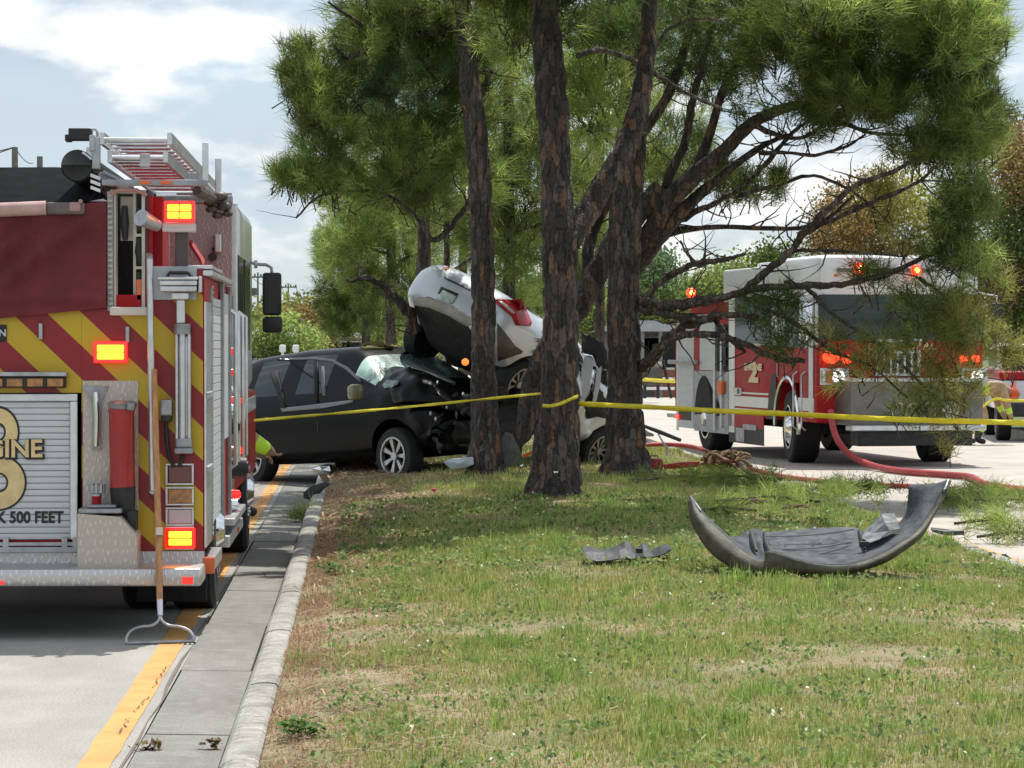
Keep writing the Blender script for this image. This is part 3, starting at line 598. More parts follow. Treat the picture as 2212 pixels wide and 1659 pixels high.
    B('rack_arm_joint', g, M('dirty_steel', (.10,.085,.075), .5, .5, var=.5, scale=30), smooth=True)
    g = MB(); g.bbox(ex(205), ex(222), -.05, .02, ez(368), ez(300), .005); g.bbox(ex(200), ex(212), -.06, .0, ez(330), ez(296), .004)
    g.tube([(ex(196), -.02, ez(283)), (ex(212), -.02, ez(283)), (ex(216), -.02, ez(288)), (ex(217), -.02, ez(318))], .008, 8); B('rack_end_bracket', g, M_alud)
    for k in range(3):
        g = MB(); v = 378+k*13; g.prism([(ex(203), ez(v)), (ex(224), ez(v+8)), (ex(223), ez(v+15)), (ex(202), ez(v+7))], 'y', -.06, -.04); B('step_rung', g, M_alu)
    g = MB(); g.bbox(ex(155), ex(203), -.05, .1, ez(306), ez(281), .008); g.bbox(ex(147), ex(160), -.03, .08, ez(309), ez(294), .006); B('black_camera_box', g, M_ink)
    g = MB(); q = EP(167, 358, -.02); g.tube([(q.x, -.03, q.z), (q.x, -.03, q.z), (q.x, 3.4, q.z)], [.09, .097, .097], 28, cap=False); g.tube([(q.x, -.03, q.z), (q.x, 0, q.z), (q.x, .1, q.z)], [.09, .074, .07], 28); B('suction_hose', g, M('hose_black', (.02,.022,.02), .55, var=.3, scale=9), smooth=True)
    g = MB(); g.tube([EP(178, 329, -.04), EP(197, 345, -.04)], .011, 8); g.bbox(EP(186,0,0).x, EP(200,0,0).x, -.02, .05, EP(0,345,0).z, EP(0,318,0).z, .006); B('hose_clamp', g, M_alu)
    # right side: corner post, dotted strip, roller door, panel, cab
    SX = 1.24
    g = MB(); g.box(1.2405, SX+.012, -.005, .62, .52, ez(652)); B('corner_panel', g, M_alu)
    g = MB()
    for k in range(46): g.box(SX+.012, SX+.02, .70, .76, .55+k*.0345, .568+k*.0345)
    B('grip_strip', g, M_white, kind='stuff')
    g = MB(); g.box(SX+.0005, SX+.011, .62, .85, .55, 2.1); B('door_jamb', g, M_steel)
    sd = bpy.data.objects.new('side_roller_door', None); C.objects.link(sd); sd.parent = t
    so = None
    for i in range(26):
        if so is None:
            g = MB(); g.bbox(SX+.001, SX+.01, .86, 1.9, 0, .052, .003); so = g.build('slat', M_slat, sd); o = so
        else: o = so.copy(); C.objects.link(o); o.parent = sd
        o.location = (0, 0, 1.13+i*.036 if i < 0 else .62+.055*i)
    for y0, y1 in ((1.9, 2.0), (3.0, 3.12)): g = MB(); g.bbox(SX+.001, SX+.03, y0, y1, .55, 2.16, .005); B('door_post', g, M_steel)
    g = MB(); g.box(SX+.001, SX+.012, 2.0, 3.0, 1.1, 2.1); B('side_door', g, M_slat)
    g = MB(); g.bbox(SX-.1, SX+.05, -.0, 3.0, 2.165, 2.2, .006); g.bbox(SX-.1, SX+.05, 0.0, 1.3, 2.205, 2.23, .006); B('catwalk_edge', g, M_alu)
    for z in (1.44, .99): g = MB(); g.bbox(SX+.012, SX+.03, .0, .5, z-.02, z+.02, .005); B('hinge_bar', g, M_alud)
    g = MB(); g.box(SX-.0, SX+.015, 3.12, 3.9, .6, 2.1); B('pump_panel', g, M_chrome)
    for k, (y, z, r, m, L) in enumerate(((3.2, 1.28, .055, M_chrome, .06), (3.45, 1.16, .06, M_dark, .1), (3.3, .98, .05, M_orange, .07), (3.55, .86, .085, M_dark, .2), (3.6, .98, .04, M_lred, .12), (3.25, 1.55, .03, M_lred, .05), (3.7, 1.7, .03, M_lred, .06), (3.45, 1.42, .035, M_chrome, .07), (3.6, .66, .04, M_lred, .1), (3.3, .6, .05, M_chrome, .1), (3.75, 1.34, .035, M_lred, .1))):
        g = MB(); L *= .55; g.cyl((SX+.01, y, z), (SX+.01+L, y, z), r, r*.85, n=14); g.cyl((SX+.01+L, y, z), (SX+.02+L, y, z), r*.5, n=8); B('valve_cap', g, m, smooth=True)
    for y in (3.05, 3.5, 4.25, 4.9): g = MB(); g.tube([(SX, y, 2.0), (SX+.06, y, 1.96), (SX+.06, y, .9), (SX, y, .86)], .016, 8); B('side_grab_rail', g, M_alu, smooth=True)
    # cab
    g = MB(); g.bbox(-1.22, 1.22, 3.92, 8.5, 1.35, 2.88, .09); B('cab_upper', g, M_white, smooth=True)
    g = MB(); g.bbox(-1.23, 1.235, 3.91, 8.9, .62, 1.349, .04); B('cab_lower', g, M_eng_red, smooth=True)
    for y0, y1 in ((4.3, 5.0), (5.25, 6.1), (6.5, 7.6)): g = MB(); g.bbox(1.219, 1.235, y0, y1, 1.7, 2.45, .02); B('cab_window', g, M_glass)
    g = MB(); g.bbox(1.236, 1.25, 4.2, 8.5, 1.18, 1.3, .004); B('white_stripe', g, M_white)
    g = MB(); g.bbox(1.22, 1.27, 4.1, 4.16, 1.2, 2.8, .01); B('cab_corner_trim', g, M_alu)
    g = MB(); g.bbox(1.2, 1.29, .05, 1.2, .36, .44, .01); B('rub_rail', g, M_alu); g = MB(); g.bbox(1.2, 1.29, 2.35, 4.6, .36, .44, .01); B('rub_rail', g, M_alu); g = MB(); g.bbox(1.2, 1.32, 2.5, 4.4, .50, .55, .01); B('side_step', g, M_alu)
    g = MB(); g.bbox(1.23, 1.3, -.02, .06, .36, .46, .01); g.bbox(1.29, 1.3, 3.6, 3.75, .38, .42, .003); B('side_marker', g, M_orange)
    for y, name in ((1.8, 0), (7.15, 1)):
        for s in (1, -1): wheel(t, (s*(1.235-.15), y, .52), .52, .29, s, M_chrome, truck=True)
        if not name:
            for s in (1, -1): wheel(t, (s*.76, y, .52), .52, .27, s, M_dark, truck=True)
    g = MB(); g.bbox(.75, 1.2, 1.05, 1.09, .1, .6, .01); B('mud_flap', g, M_black)
    # mirror
    g = MB(); g.tube([EP(540, 566, 7.9), EP(552, 571, 8.0), EP(575, 572, 8.1), EP(586, 578, 8.15), EP(588, 592, 8.15)], .014, 8); g.cyl(EP(549,571,8.0), EP(556,571,8.0), .035, n=12); B('mirror_arm', g, M_alud, smooth=True)
    a, b = EP(567, 589, 8.15), EP(608, 681, 8.15); g = MB(); g.bbox(a.x, b.x, 8.1, 8.22, b.z, a.z, .025); a, b = EP(567, 684, 8.15), EP(610, 719, 8.15); g.bbox(a.x, b.x, 8.08, 8.22, b.z, a.z, .03); B('mirror', g, M_ink, smooth=True)
    a, b = EP(572, 594, 8.09), EP(601, 676, 8.09); g = MB(); g.box(a.x, b.x, 8.094, 8.099, b.z, a.z); B('mirror_glass', g, M('dark_mirror', (.012,.018,.016), .3))
    return t
engine8()
def rake():
    o = EO+Vector((ex(345), -.75, 0)); t = thing('garden_rake', 'bow rake with wooden handle leaning head down against the tailboard of the engine', 'rake', o)
    Y = 18.3
    def P(u, v, y): return at(u, v, Y+y)
    pts = [P(333, 798, -.14), P(338, 1000, -.3), P(344, 1230, -.5), P(345, 1300, -.58)]
    g = MB(); g.tube(pts, [.017, .019, .02, .018], 12); g.build('handle', M_wood, t, smooth=True, origin=o)
    g = MB(); g.tube([P(344, 1140, -.45), P(344, 1156, -.46)], .0215, 12); g.build('handle_band', M('label_band', (.7,.6,.52), .6), t, smooth=True, origin=o)
    g = MB(); g.tube([P(345, 1296, -.575), P(346, 1330, -.62)], [.019, .016], 10); g.build('ferrule', M_alu, t, smooth=True, origin=o)
    g = MB()
    for s in (1, -1):
        q = [(346, 1328, -.62), (346+s*4, 1341, -.64), (346+s*18, 1351, -.65), (346+s*42, 1354, -.66), (346+s*62, 1362, -.67), (346+s*72, 1376, -.69), (346+s*73, 1388, -.7)]
        g.tube(smooth_path([P(*z) for z in q], 4), .0085, 8)
    g.build('bow', M_alud, t, smooth=True, origin=o)
    a, b = P(273, 1390, -.7), P(421, 1385, -.7); g = MB(); g.tube([a, b], .011, 6); g.build('head_bar', M_steel, t, smooth=True, origin=o)
    for k in range(15):
        q = a.lerp(b, k/14); g = MB(); g.tube([q, q+Vector((0, .02, -.035)), q+Vector((0, .035, -.075))], [.006, .005, .002], 5); g.build('tine', M_steel, t, origin=o)
rake()
# ------------------------------------------------------------ wrecked cars
from mathutils.bvhtree import BVHTree
def car_sec(y, zb, zs, hw, zr, rw):
    h = [(0, zb), (hw*.86, zb), (hw*.97, zb+.09), (hw, zb+(zs-zb)*.5), (hw*.985, zs-.06), (hw*.945, zs), ((hw*.93+rw)/2, (zs+zr)/2+.02*(zr-zs)), (rw, zr-.07*min(1, (zr-zs)*3)), (rw*.86, zr-.012), (rw*.45, zr+.006)]
    L = [(x, y, z) for x, z in h]; top = [(0, y, zr+.01)]; return L + top + [(-x, y, z) for x, y, z in reversed(L[1:])]
def car_body(name, st, parent, mats, slot_fn, crumple=None, sub=2):
    """stations -> closed body; slot_fn(i_station, j_segment) -> material slot; every slot > 1 becomes a part"""
    V = []; Fc = []; mi = []
    secs = [car_sec(*s) for s in st]; n = len(secs[0])
    for s in secs: V += s
    for i in range(len(secs)-1):
        for j in range(n):
            Fc.append((i*n+j, i*n+(j+1)%n, (i+1)*n+(j+1)%n, (i+1)*n+j)); jj = j if j < 10 else n-1-j; mi.append(slot_fn(i, jj, j >= 10))
    Fc += [tuple(reversed(range(n))), tuple(range((len(secs)-1)*n, len(secs)*n))]; mi += [0, 0]
    me = bpy.data.meshes.new(name); me.from_pydata(V, [], Fc)
    for m in mats: me.materials.append(m[1])
    me.polygons.foreach_set('material_index', mi)
    bm = bmesh.new(); bm.from_mesh(me); bmesh.ops.recalc_face_normals(bm, faces=bm.faces[:]); bm.to_mesh(me); bm.free()
    o = bpy.data.objects.new(name, me); C.objects.link(o); s = o.modifiers.new('s', 'SUBSURF'); s.levels = sub; s.render_levels = sub; apply_mods(o)
    if crumple:
        for q in o.data.vertices: q.co += crumple(q.co)
    return o
def cut_arches(o, arches, r, w=.3, x=.9):
    for y, z in arches:
        for s in (1, -1):
            g = MB(); g.cyl((s*(x-w), y, z), (s*(x+.2), y, z), r, n=28); c = g.build('cutter', M_dark)
            b = o.modifiers.new('b', 'BOOLEAN'); b.operation = 'DIFFERENCE'; b.object = c; b.solver = 'EXACT'; apply_mods(o); bpy.data.objects.remove(c)
    return o
def sgn(f, mats, k):
    same = [i for i, q in enumerate(mats) if q[0] == mats[k][0]]
    if len(same) < 2: return False
    return (f.calc_center_median().x > 0) != (k == same[0])
def split_parts(o, mats, parent):
    """material slots with their own part name become separate meshes; same name+mat slot index"""
    out = []
    for k, (nm, m) in enumerate(mats):
        bm = bmesh.new(); bm.from_mesh(o.data); bmesh.ops.delete(bm, geom=[f for f in bm.faces if mats[f.material_index][0] != nm or (nm.endswith('side_window') and sgn(f, mats, k))], context='FACES')
        if len(bm.faces):
            for f in bm.faces: f.material_index = 0; f.smooth = True
            me = bpy.data.meshes.new(nm); bm.to_mesh(me); me.materials.append(m)
            try: me.set_sharp_from_angle(angle=R(42))
            except Exception: pass
            p = bpy.data.objects.new(nm, me); C.objects.link(p); p.parent = parent; out.append(p)
        bm.free()
    bpy.data.objects.remove(o); return out
CAMP = Vector((0, 0, H))
def bvh_world(objs):
    V = []; Fc = []
    for o in objs:
        mw = world_m(o); k = len(V); V += [mw @ v.co for v in o.data.vertices]; Fc += [[i+k for i in p.vertices] for p in o.data.polygons]
    return BVHTree.FromPolygons(V, Fc)
def world_m(o):
    m = o.matrix_basis.copy(); p = o.parent
    while p: m = p.matrix_basis @ m; p = p.parent
    return m
def patch(name, poly, bvh, mat, parent, off=.008, thick=.012, cuts=3, label=None):
    """piece lying on a body: outline seen from the street, laid onto the body's own surface with thickness"""
    bm = bmesh.new(); vs = [bm.verts.new((u, v, 0)) for u, v in poly]; bm.faces.new(vs)
    bmesh.ops.triangulate(bm, faces=bm.faces[:]); bmesh.ops.subdivide_edges(bm, edges=bm.edges[:], cuts=cuts, use_grid_fill=True)
    inv = world_m(parent).inverted(); last = None; ok = True; P = []
    for q in bm.verts:
        d = (at(q.co.x, q.co.y, 40)-CAMP).normalized(); hit = bvh.ray_cast(CAMP, d)
        P.append((q, d, hit))
    dm = [h[3] for _, _, h in P if h[0] is not None]
    if not dm: bm.free(); return None
    md = sorted(dm)[len(dm)//2]
    for q, d, h in P:
        dist = h[3] if h[0] is not None and abs(h[3]-md) < .9 else md
        q.co = CAMP+d*(dist-off)
    bm.normal_update(); me = bpy.data.meshes.new(name)
    for q in bm.verts: q.co = inv @ q.co
    bm.to_mesh(me); bm.free(); me.materials.append(mat); o = bpy.data.objects.new(name, me); C.objects.link(o); o.parent = parent
    so = o.modifiers.new('s', 'SOLIDIFY'); so.thickness = thick; so.offset = 0; apply_mods(o)
    for f in o.data.polygons: f.use_smooth = True
    return tag(o, label)
M_blackp = M('black_car_paint', (.0035,.004,.0055), .30, coat=.05, var=.2, scale=2, spec=.12)
M_silver = M('silver_car_paint', (.60,.64,.70), .3, .3, var=.05, scale=2, coat=.6, bump=.12, bscale=7)
M_under = M('dark_underbody', (.02,.018,.017), .8, var=.5, scale=9, bump=.6, bscale=20)
M_cglass = M('dark_car_glass', (.012,.016,.018), .05, spec=.7)
M_rim = M('alloy_rim', (.45,.45,.46), .3, .7, var=.15, scale=15)
M_rimd = M('dirty_alloy_rim', (.30,.29,.28), .4, .5, var=.3, scale=15)
M_bmp = M('dusty_bumper_trim', (.33,.31,.28), .7, var=.2, scale=5)
def shatter():
    m = M('shattered_glass', (.30,.48,.43), .35, coat=.3); nt, N, L, b = nodes_of(m); tc = N.new('ShaderNodeTexCoord')
    v = N.new('ShaderNodeTexVoronoi'); v.feature = 'DISTANCE_TO_EDGE'; v.inputs['Scale'].default_value = 26; L.new(tc.outputs['Object'], v.inputs[0])
    n = N.new('ShaderNodeTexNoise'); n.inputs['Scale'].default_value = 3.2; n.inputs['Detail'].default_value = 6; L.new(tc.outputs['Object'], n.inputs[0])
    a = N.new('ShaderNodeMath'); a.operation = 'LESS_THAN'; a.inputs[1].default_value = .055; L.new(v.outputs['Distance'], a.inputs[0])
    r = N.new('ShaderNodeMapRange'); r.inputs['From Min'].default_value = .42; r.inputs['From Max'].default_value = .62; L.new(n.outputs['Fac'], r.inputs['Value'])
    mu = N.new('ShaderNodeMath'); mu.operation = 'MAXIMUM'; m3 = N.new('ShaderNodeMath'); m3.operation = 'MULTIPLY'; m3.inputs[1].default_value = .55
    L.new(a.outputs[0], m3.inputs[0]); L.new(m3.outputs[0], mu.inputs[0]); L.new(r.outputs[0], mu.inputs[1])
    x = N.new('ShaderNodeMixRGB'); x.inputs[1].default_value = (.03,.06,.055,1); x.inputs[2].default_value = (.50,.72,.65,1); L.new(mu.outputs[0], x.inputs[0]); L.new(x.outputs[0], b.inputs['Base Color'])
    bp = N.new('ShaderNodeBump'); bp.inputs['Strength'].default_value = .6; bp.inputs['Distance'].default_value = .01; L.new(mu.outputs[0], bp.inputs['Height']); L.new(bp.outputs[0], b.inputs['Normal']); return m
M_shat = shatter()
def crumpler(y0, amp, seed, z0=.0, s=2.6):
    def f(c):
        k = min(1, max(0, (c.y-y0)/.9)); 
        if k <= 0: return Vector((0, 0, 0))
        a = Vector((noise.noise(c*s+Vector((seed, 0, 0))), noise.noise(c*s+Vector((0, seed, 3))), noise.noise(c*s+Vector((5, 1, seed)))))
        b = Vector((noise.noise(c*s*3+Vector((seed, 9, 0))), noise.noise(c*s*3+Vector((4, seed, 3))), noise.noise(c*s*3+Vector((5, 7, seed)))))
        return (a*amp+b*amp*.45)*k
    return f
DY = 1.12
def black_suv():
    t = thing('suv', 'black SUV with crushed front and shattered windscreen under the silver car', 'car', (.124, 38.1, .045), (R(3.6), 0, R(-141)))
    st = [(-2.46,.5,.85,.72,.98,.60), (-2.38,.38,.98,.84,1.08,.66), (-2.22,.3,1.05,.90,1.34,.64), (-1.95,.26,1.07,.93,1.56,.62), (-1.55,.24,1.07,.94,1.64,.62), (-1.45,.24,1.07,.94,1.645,.62), (-.62,.24,1.06,.95,1.68,.63), (-.52,.24,1.06,.95,1.68,.63),
          (.32,.24,1.05,.95,1.665,.62), (.42,.24,1.05,.95,1.65,.61), (.62,.24,1.05,.95,1.60,.62), (1.22,.26,1.05,.94,1.16,.80), (1.34,.26,1.04,.94,1.10,.82), (1.95,.3,.96,.92,1.02,.80), (2.2,.36,.86,.86,.94,.74), (2.32,.42,.76,.74,.84,.62)]
    mats = [('body', M_blackp), ('underbody', M_under), ('windscreen', M_shat), ('front_side_window', M_cglass), ('rear_side_window', M_cglass), ('quarter_window', M_cglass), ('tailgate_window', M_cglass), ('front_side_window', M_cglass), ('rear_side_window', M_cglass)]
    def slot(i, j, left):
        if j == 0: return 1
        if i == 10 and j >= 6: return 2
        if j in (5, 6):
            if i == 9: return 0
            if i == 7: return 7 if left else 3
            if i == 5: return 8 if left else 4
            if i in (3,): return 5
        if i == 2 and j >= 6: return 6
        return 0
    cr = crumpler(1.15, .17, 3.3)
    o = car_body('b', st, t, mats, slot, cr); cut_arches(o, [(1.52, .30)], .41, x=.95); cut_arches(o, [(-1.33, .34)], .39, x=.95)
    parts = split_parts(o, mats, t)
    for y, z, s in ((1.52, .26, 1), (1.52, .34, -1), (-1.33, .34, 1), (-1.33, .34, -1)): wheel(t, (s*.80, y, z), .345, .22, s, M_rim, spokes=7, rimr=.68)
    bv = bvh_world(parts)
    # buckled bonnet, thrown up in a fold
    T = lambda z1, z2, Y: at(548.6+z1*.2116, 702.2+z2*.2116, Y+DY)
    inv = world_m(t).inverted()
    rows = [[T(1205,625,36.2), T(1380,432,35.9), T(1590,402,35.8), T(1760,440,35.7), T(1900,510,35.5), T(2060,590,35.4), T(2230,660,35.6)],
            [T(1225,650,36.0), T(1385,470,35.4), T(1600,450,35.2), T(1790,490,35.1), T(1930,600,35.0), T(2100,690,35.0), T(2260,760,35.2)],
            [T(1270,720,35.8), T(1400,640,35.1), T(1600,640,34.9), T(1800,650,34.8), T(1950,720,34.7), T(2120,790,34.7), T(2270,850,34.9)],
            [T(1290,800,35.8), T(1420,780,35.0), T(1620,790,34.8), T(1820,780,34.7), T(1970,850,34.6), T(2130,900,34.6), T(2270,960,34.9)]]
    g = MB(); g.grid([[inv @ q for q in r] for r in rows]); o = g.build('buckled_bonnet', M_blackp, t, smooth='all')
    s = o.modifiers.new('s', 'SUBSURF'); s.levels = 3; s.render_levels = 3; apply_mods(o)
    for q in o.data.vertices: q.co += Vector((noise.noise(q.co*5), noise.noise(q.co*5+Vector((3,3,3))), noise.noise(q.co*4+Vector((9,0,3)))))*.05
    s = o.modifiers.new('s', 'SOLIDIFY'); s.thickness = .012; apply_mods(o)
    patch('torn_bonnet_edge', [(548.6+a*.2116, 702.2+b*.2116) for a, b in ((1540,405), (1600,392), (1760,430), (1900,500), (2060,585), (2050,610), (1890,535), (1740,470), (1560,425))], bvh_world([o]+parts), M('bare_metal_edge', (.35,.34,.32), .4, .5, var=.3, scale=12), t, .03, .01)
    bv = bvh_world(parts+[o])
    Z = lambda L: [(548.6+a*.2116, 702.2+b*.2116) for a, b in L]
    patch('glass_fragment', Z([(1310,610), (1360,560), (1480,570), (1470,600), (1400,640), (1330,645)]), bv, M_shat, t, .03)
    patch('belt_trim', Z([(275,850), (1010,765), (1015,790), (700,850), (290,885)]), bv, M('grey_trim', (.16,.16,.18), .35, coat=.3), t, .01, .01)
    patch('roof_litter', Z([(1080,200), (1240,160), (1290,150), (1330,190), (1470,225), (1300,240), (1120,245)]), bv, M('dead_leaves', (.20,.17,.07), .9, var=.5, scale=20), t, .03, .03, 4)
    M_seal = M('window_seal', (.004,.004,.005), .7)
    patch('front_door_seam', Z([(640,800), (655,800), (665,1300), (650,1300)]), bv, M_seal, t, .004, .004, 1)
    patch('window_surround', Z([(230,345), (600,330), (800,350), (960,430), (1100,570), (1090,590), (930,450), (790,375), (600,352), (240,365)]), bv, M('bright_edge', (.05,.055,.075), .2, coat=.5), t, .012, .01, 2)
    patch('rear_pillar_trim', Z([(155,480), (240,470), (330,850), (290,850)]), bv, M_seal, t, .015, .01, 2)
    patch('centre_pillar', Z([(610,350), (650,350), (660,790), (610,790)]), bv, M_blackp, t, .012, .01, 2)
    patch('pale_seat_belt', Z([(690,420), (715,420), (735,720), (700,720), (680,560)]), bv, M('grey_belt', (.12,.12,.12), .6), t, .006, .004, 1)
    m = MB(); a = inv @ at(779, 846, 34.9+DY); m.bbox(a.x-.02, a.x+.18, a.y-.06, a.y+.06, a.z-.1, a.z+.09, .05); m.build('wing_mirror', M('mirror_cap', (.22,.20,.10), .3, coat=.5), t, smooth=True)
    rg = random.Random(5)
    for k in range(26):     # torn front end: twisted strips, brackets, lamp shards
        u, v = rg.uniform(925, 1035), rg.uniform(850, 970); Y = 34.6+DY+rg.random()*.4; p = at(u, v, Y); g = MB()
        d = Vector((rg.uniform(-1, 1), rg.uniform(-.4, .4), rg.uniform(-1, .3))).normalized()*rg.uniform(.06, .22); w = rg.uniform(.012, .035)
        g.tube([inv @ p, inv @ (p+d*.5+Vector((0, 0, rg.uniform(-.03, .03)))), inv @ (p+d)], [w, w*1.2, w*.4], 5)
        g.build('torn_metal_strip', rg.choice([M_dark, M_dark, M_under, M_blackp, M_steel]), t)
    for (u, v, m, r) in ((945, 825, M_chrome, .02), (1000, 850, M_chrome, .018), (930, 893, M_alud, .022), (941, 905, M_alud, .022), (965, 880, M_alud, .016)):
        bm = bmesh.new(); bmesh.ops.create_icosphere(bm, subdivisions=1, radius=r); g = MB(); g.bm(bm, Matrix.Translation(inv @ at(u, v, 34.55+DY)) @ Matrix.Diagonal((.7, 1, 1.4, 1))); g.build('lamp_fragment', m, t)
    m = MB(); P = [inv @ at(u, v, Y+DY) for u, v, Y in ((985,880,34.7), (1010,870,34.7), (1040,855,34.8), (1090,850,35))]; m.tube(P, [.06, .07, .08, .09], 8); P = [inv @ at(u, v, Y+DY) for u, v, Y in ((960,960,35), (990,930,34.9), (1050,940,35), (1100,930,35.3))]; m.tube(P, [.1, .14, .16, .14], 8); m.build('crushed_engine_bay', M_under, t, smooth=True, kind='stuff')
    g = MB()
    bm = bmesh.new(); bmesh.ops.create_icosphere(bm, subdivisions=2, radius=.045); g.bm(bm, Matrix.Translation(inv @ at(1005, 782, 34.7+DY))); g.build('lit_turn_signal', M('turn_signal', (.9,.25,.05), .3, emit=(1,.22,.04), es=1.3), t, smooth=True)
    return t
suv = black_suv()
def silver_car():
    f = Vector((.50,.76,-.40)).normalized(); r = Vector((.62,-.70,-.33)); r = (r-f*r.dot(f)).normalized(); u = r.cross(f)
    mt = Matrix((r, f, u)).transposed().to_4x4(); mt.translation = Vector((1.13,36.6,2.40))+2.28*f-.83*u+Vector((0,0,.0))
    t = thing('wrecked_car', 'silver sedan thrown up with its tail in the air on top of the black SUV', 'car'); t.matrix_basis = mt
    st = [(-2.34,.58,.78,.40,.88,.34), (-2.29,.50,.86,.60,.97,.50), (-2.18,.46,.91,.76,1.07,.58), (-1.98,.42,.94,.85,1.13,.64), (-1.75,.34,.95,.885,1.14,.66), (-1.45,.2,.95,.90,1.15,.68), (-1.35,.2,.95,.90,1.17,.68), (-.72,.2,.95,.90,1.41,.56), (-.62,.2,.95,.90,1.43,.56), (-.1,.2,.94,.90,1.46,.57), (0,.2,.94,.90,1.46,.57), (.42,.2,.93,.9,1.43,.57), (.52,.2,.93,.9,1.41,.58), (1.2,.2,.92,.89,1.03,.74), (1.3,.2,.9,.88,.98,.76), (1.95,.24,.8,.85,.86,.72), (2.2,.3,.68,.78,.74,.62), (2.3,.36,.56,.64,.62,.5)]
    st = [a[:4]+(1.12+(a[4]-1.12)*(.45 if a[0] > -1.3 and a[4] > 1.12 else 1), a[5]) for a in st]
    st = [((a[0]*.66 if a[0] > 0 else a[0]),)+a[1:] for a in st]
    mats = [('body', M_silver), ('underbody', M_under), ('windscreen', M_cglass), ('front_side_window', M_cglass), ('rear_side_window', M_cglass), ('rear_window', M_cglass), ('front_side_window', M_cglass), ('rear_side_window', M_cglass)]
    mats.append(('crushed_front', M('crushed_front_dark', (.05,.05,.055), .45, .3, var=.5, scale=6)))
    def slot(i, j, left):
        if j == 0: return 1
        if i >= 15: return 8
        if i == 6 and j >= 6: return 5
        if i == 12 and j >= 6: return 2
        if j in (5, 6):
            if i in (7, 8): return 4
            if i in (10,): return 3
        return 0
    cr = crumpler(-1.7, .09, 8.1)
    o = car_body('b', st, t, mats, slot, cr); cut_arches(o, [(-1.33, .33), (.86, .33)], .37, x=.9)
    parts = split_parts(o, mats, t)
    for y, z, s in ((.86, .31, 1), (.86, .31, -1), (-1.33, .30, 1), (-1.33, .30, -1)): wheel(t, (s*.79, y, z), .32, .20, s, M_rimd, spokes=10, rimr=.72)
    bv = bvh_world(parts); Z = lambda L: [(877.8+a*.16535, 548.6+b*.16535) for a, b in L]
    M_tail = M('red_tail_lens', (.42,.008,.012), .25, coat=.1, var=.25, scale=20)
    patch('tail_light', Z([(1170,600), (1490,600), (1540,690), (1630,900), (1610,945), (1440,935), (1390,820), (1180,640)]), bv, M_tail, t, .02, .03, 3)
    patch('reverse_light', Z([(1200,610), (1260,625), (1400,740), (1410,780), (1380,775)]), bv, M_clear, t, .045, .012, 1)
    patch('number_plate_recess', Z([(455,425), (680,520), (650,580), (410,520)]), bv, M_dark, t, .006, .006, 2)
    patch('number_plate', Z([(480,470), (655,555), (590,650), (375,585), (420,540)]), bv, M('number_plate', (.62,.68,.62), .5, dark=(.28,.40,.34), scale=14, lo=.3, hi=.7), t, .02, .006, 2)
    patch('boot_seam', Z([(500,290), (560,330), (900,480), (900,515), (540,345), (500,320)]), bv, M('seam_shadow_rubber', (.03,.03,.06), .6), t, .004, .004, 1)  # dark strip along the boot lid joint
    patch('bumper_lower_trim', Z([(150,555), (300,570), (600,670), (890,850), (890,910), (790,950), (560,810), (300,700), (100,670), (105,610)]), bv, M_bmp, t, .012, .012, 2)
    patch('bumper_side_trim', Z([(1185,900), (1300,1040), (1420,1200), (1525,1270), (1500,1300), (1195,1400)]), bv, M('dark_bumper_trim', (.11,.09,.075), .7, var=.3, scale=6), t, .012, .012, 2)
    patch('high_stop_light', Z([(500,185), (560,165), (560,190), (510,215)]), bv, M_orange, t, .02, .01, 1)
    rg = random.Random(11); inv = world_m(t).inverted()
    for k in range(16):     # creased door skin and bright torn folds beside the middle trunk
        p = at(rg.uniform(1150, 1178), rg.uniform(705, 800), 36.6+rg.random()*.3); a = rg.uniform(-.8, .8); L = rg.uniform(.05, .13); w = rg.uniform(.02, .05); g = MB()
        d = Vector((math.cos(a), rg.uniform(-.5, .5), math.sin(a)))*L; e = Vector((-math.sin(a), rg.uniform(-.8, .8), math.cos(a)))*w
        g.grid([[inv @ (p-d-e), inv @ (p-e*1.2+Vector((0, -.03, 0))), inv @ (p+d-e)], [inv @ (p-d), inv @ (p+Vector((0, .03, 0))), inv @ (p+d)], [inv @ (p-d+e), inv @ (p+e+Vector((0, -.03, 0))), inv @ (p+d+e)]])
        g.build('creased_panel', rg.choice([M_silver, M_silver, M_alud]), t)
    patch('side_window_opening', [(1256,716), (1300,738), (1312,760), (1311,798), (1290,792), (1280,768), (1256,762)], bv, M_ink, t, .02, .006, 2)
    patch('split_door_gap', [(1284,800), (1311,800), (1311,905), (1290,900), (1268,905), (1262,870), (1274,850)], bv, M_under, t, .02, .006, 2)
    for poly, Y, m, nm in (([(1262,770), (1282,776), (1280,800), (1272,840), (1263,862), (1256,862), (1256,800)], 37.6, M_silver, 'torn_door_edge'), ([(1290,800), (1300,790), (1297,830), (1288,868), (1280,868)], 37.7, M_silver, 'door_sill')):
        q = [inv @ at(u_, v_, Y) for u_, v_ in poly]; q2 = [inv @ at(u_, v_, Y+.08) for u_, v_ in poly]; n = len(q)
        g = MB(); g.add(q+q2, [tuple(range(n)), tuple(reversed(range(n, 2*n)))]+[(i, n+i, n+(i+1)%n, (i+1)%n) for i in range(n)]); g.build(nm, m, t)
    return t
silver = silver_car()
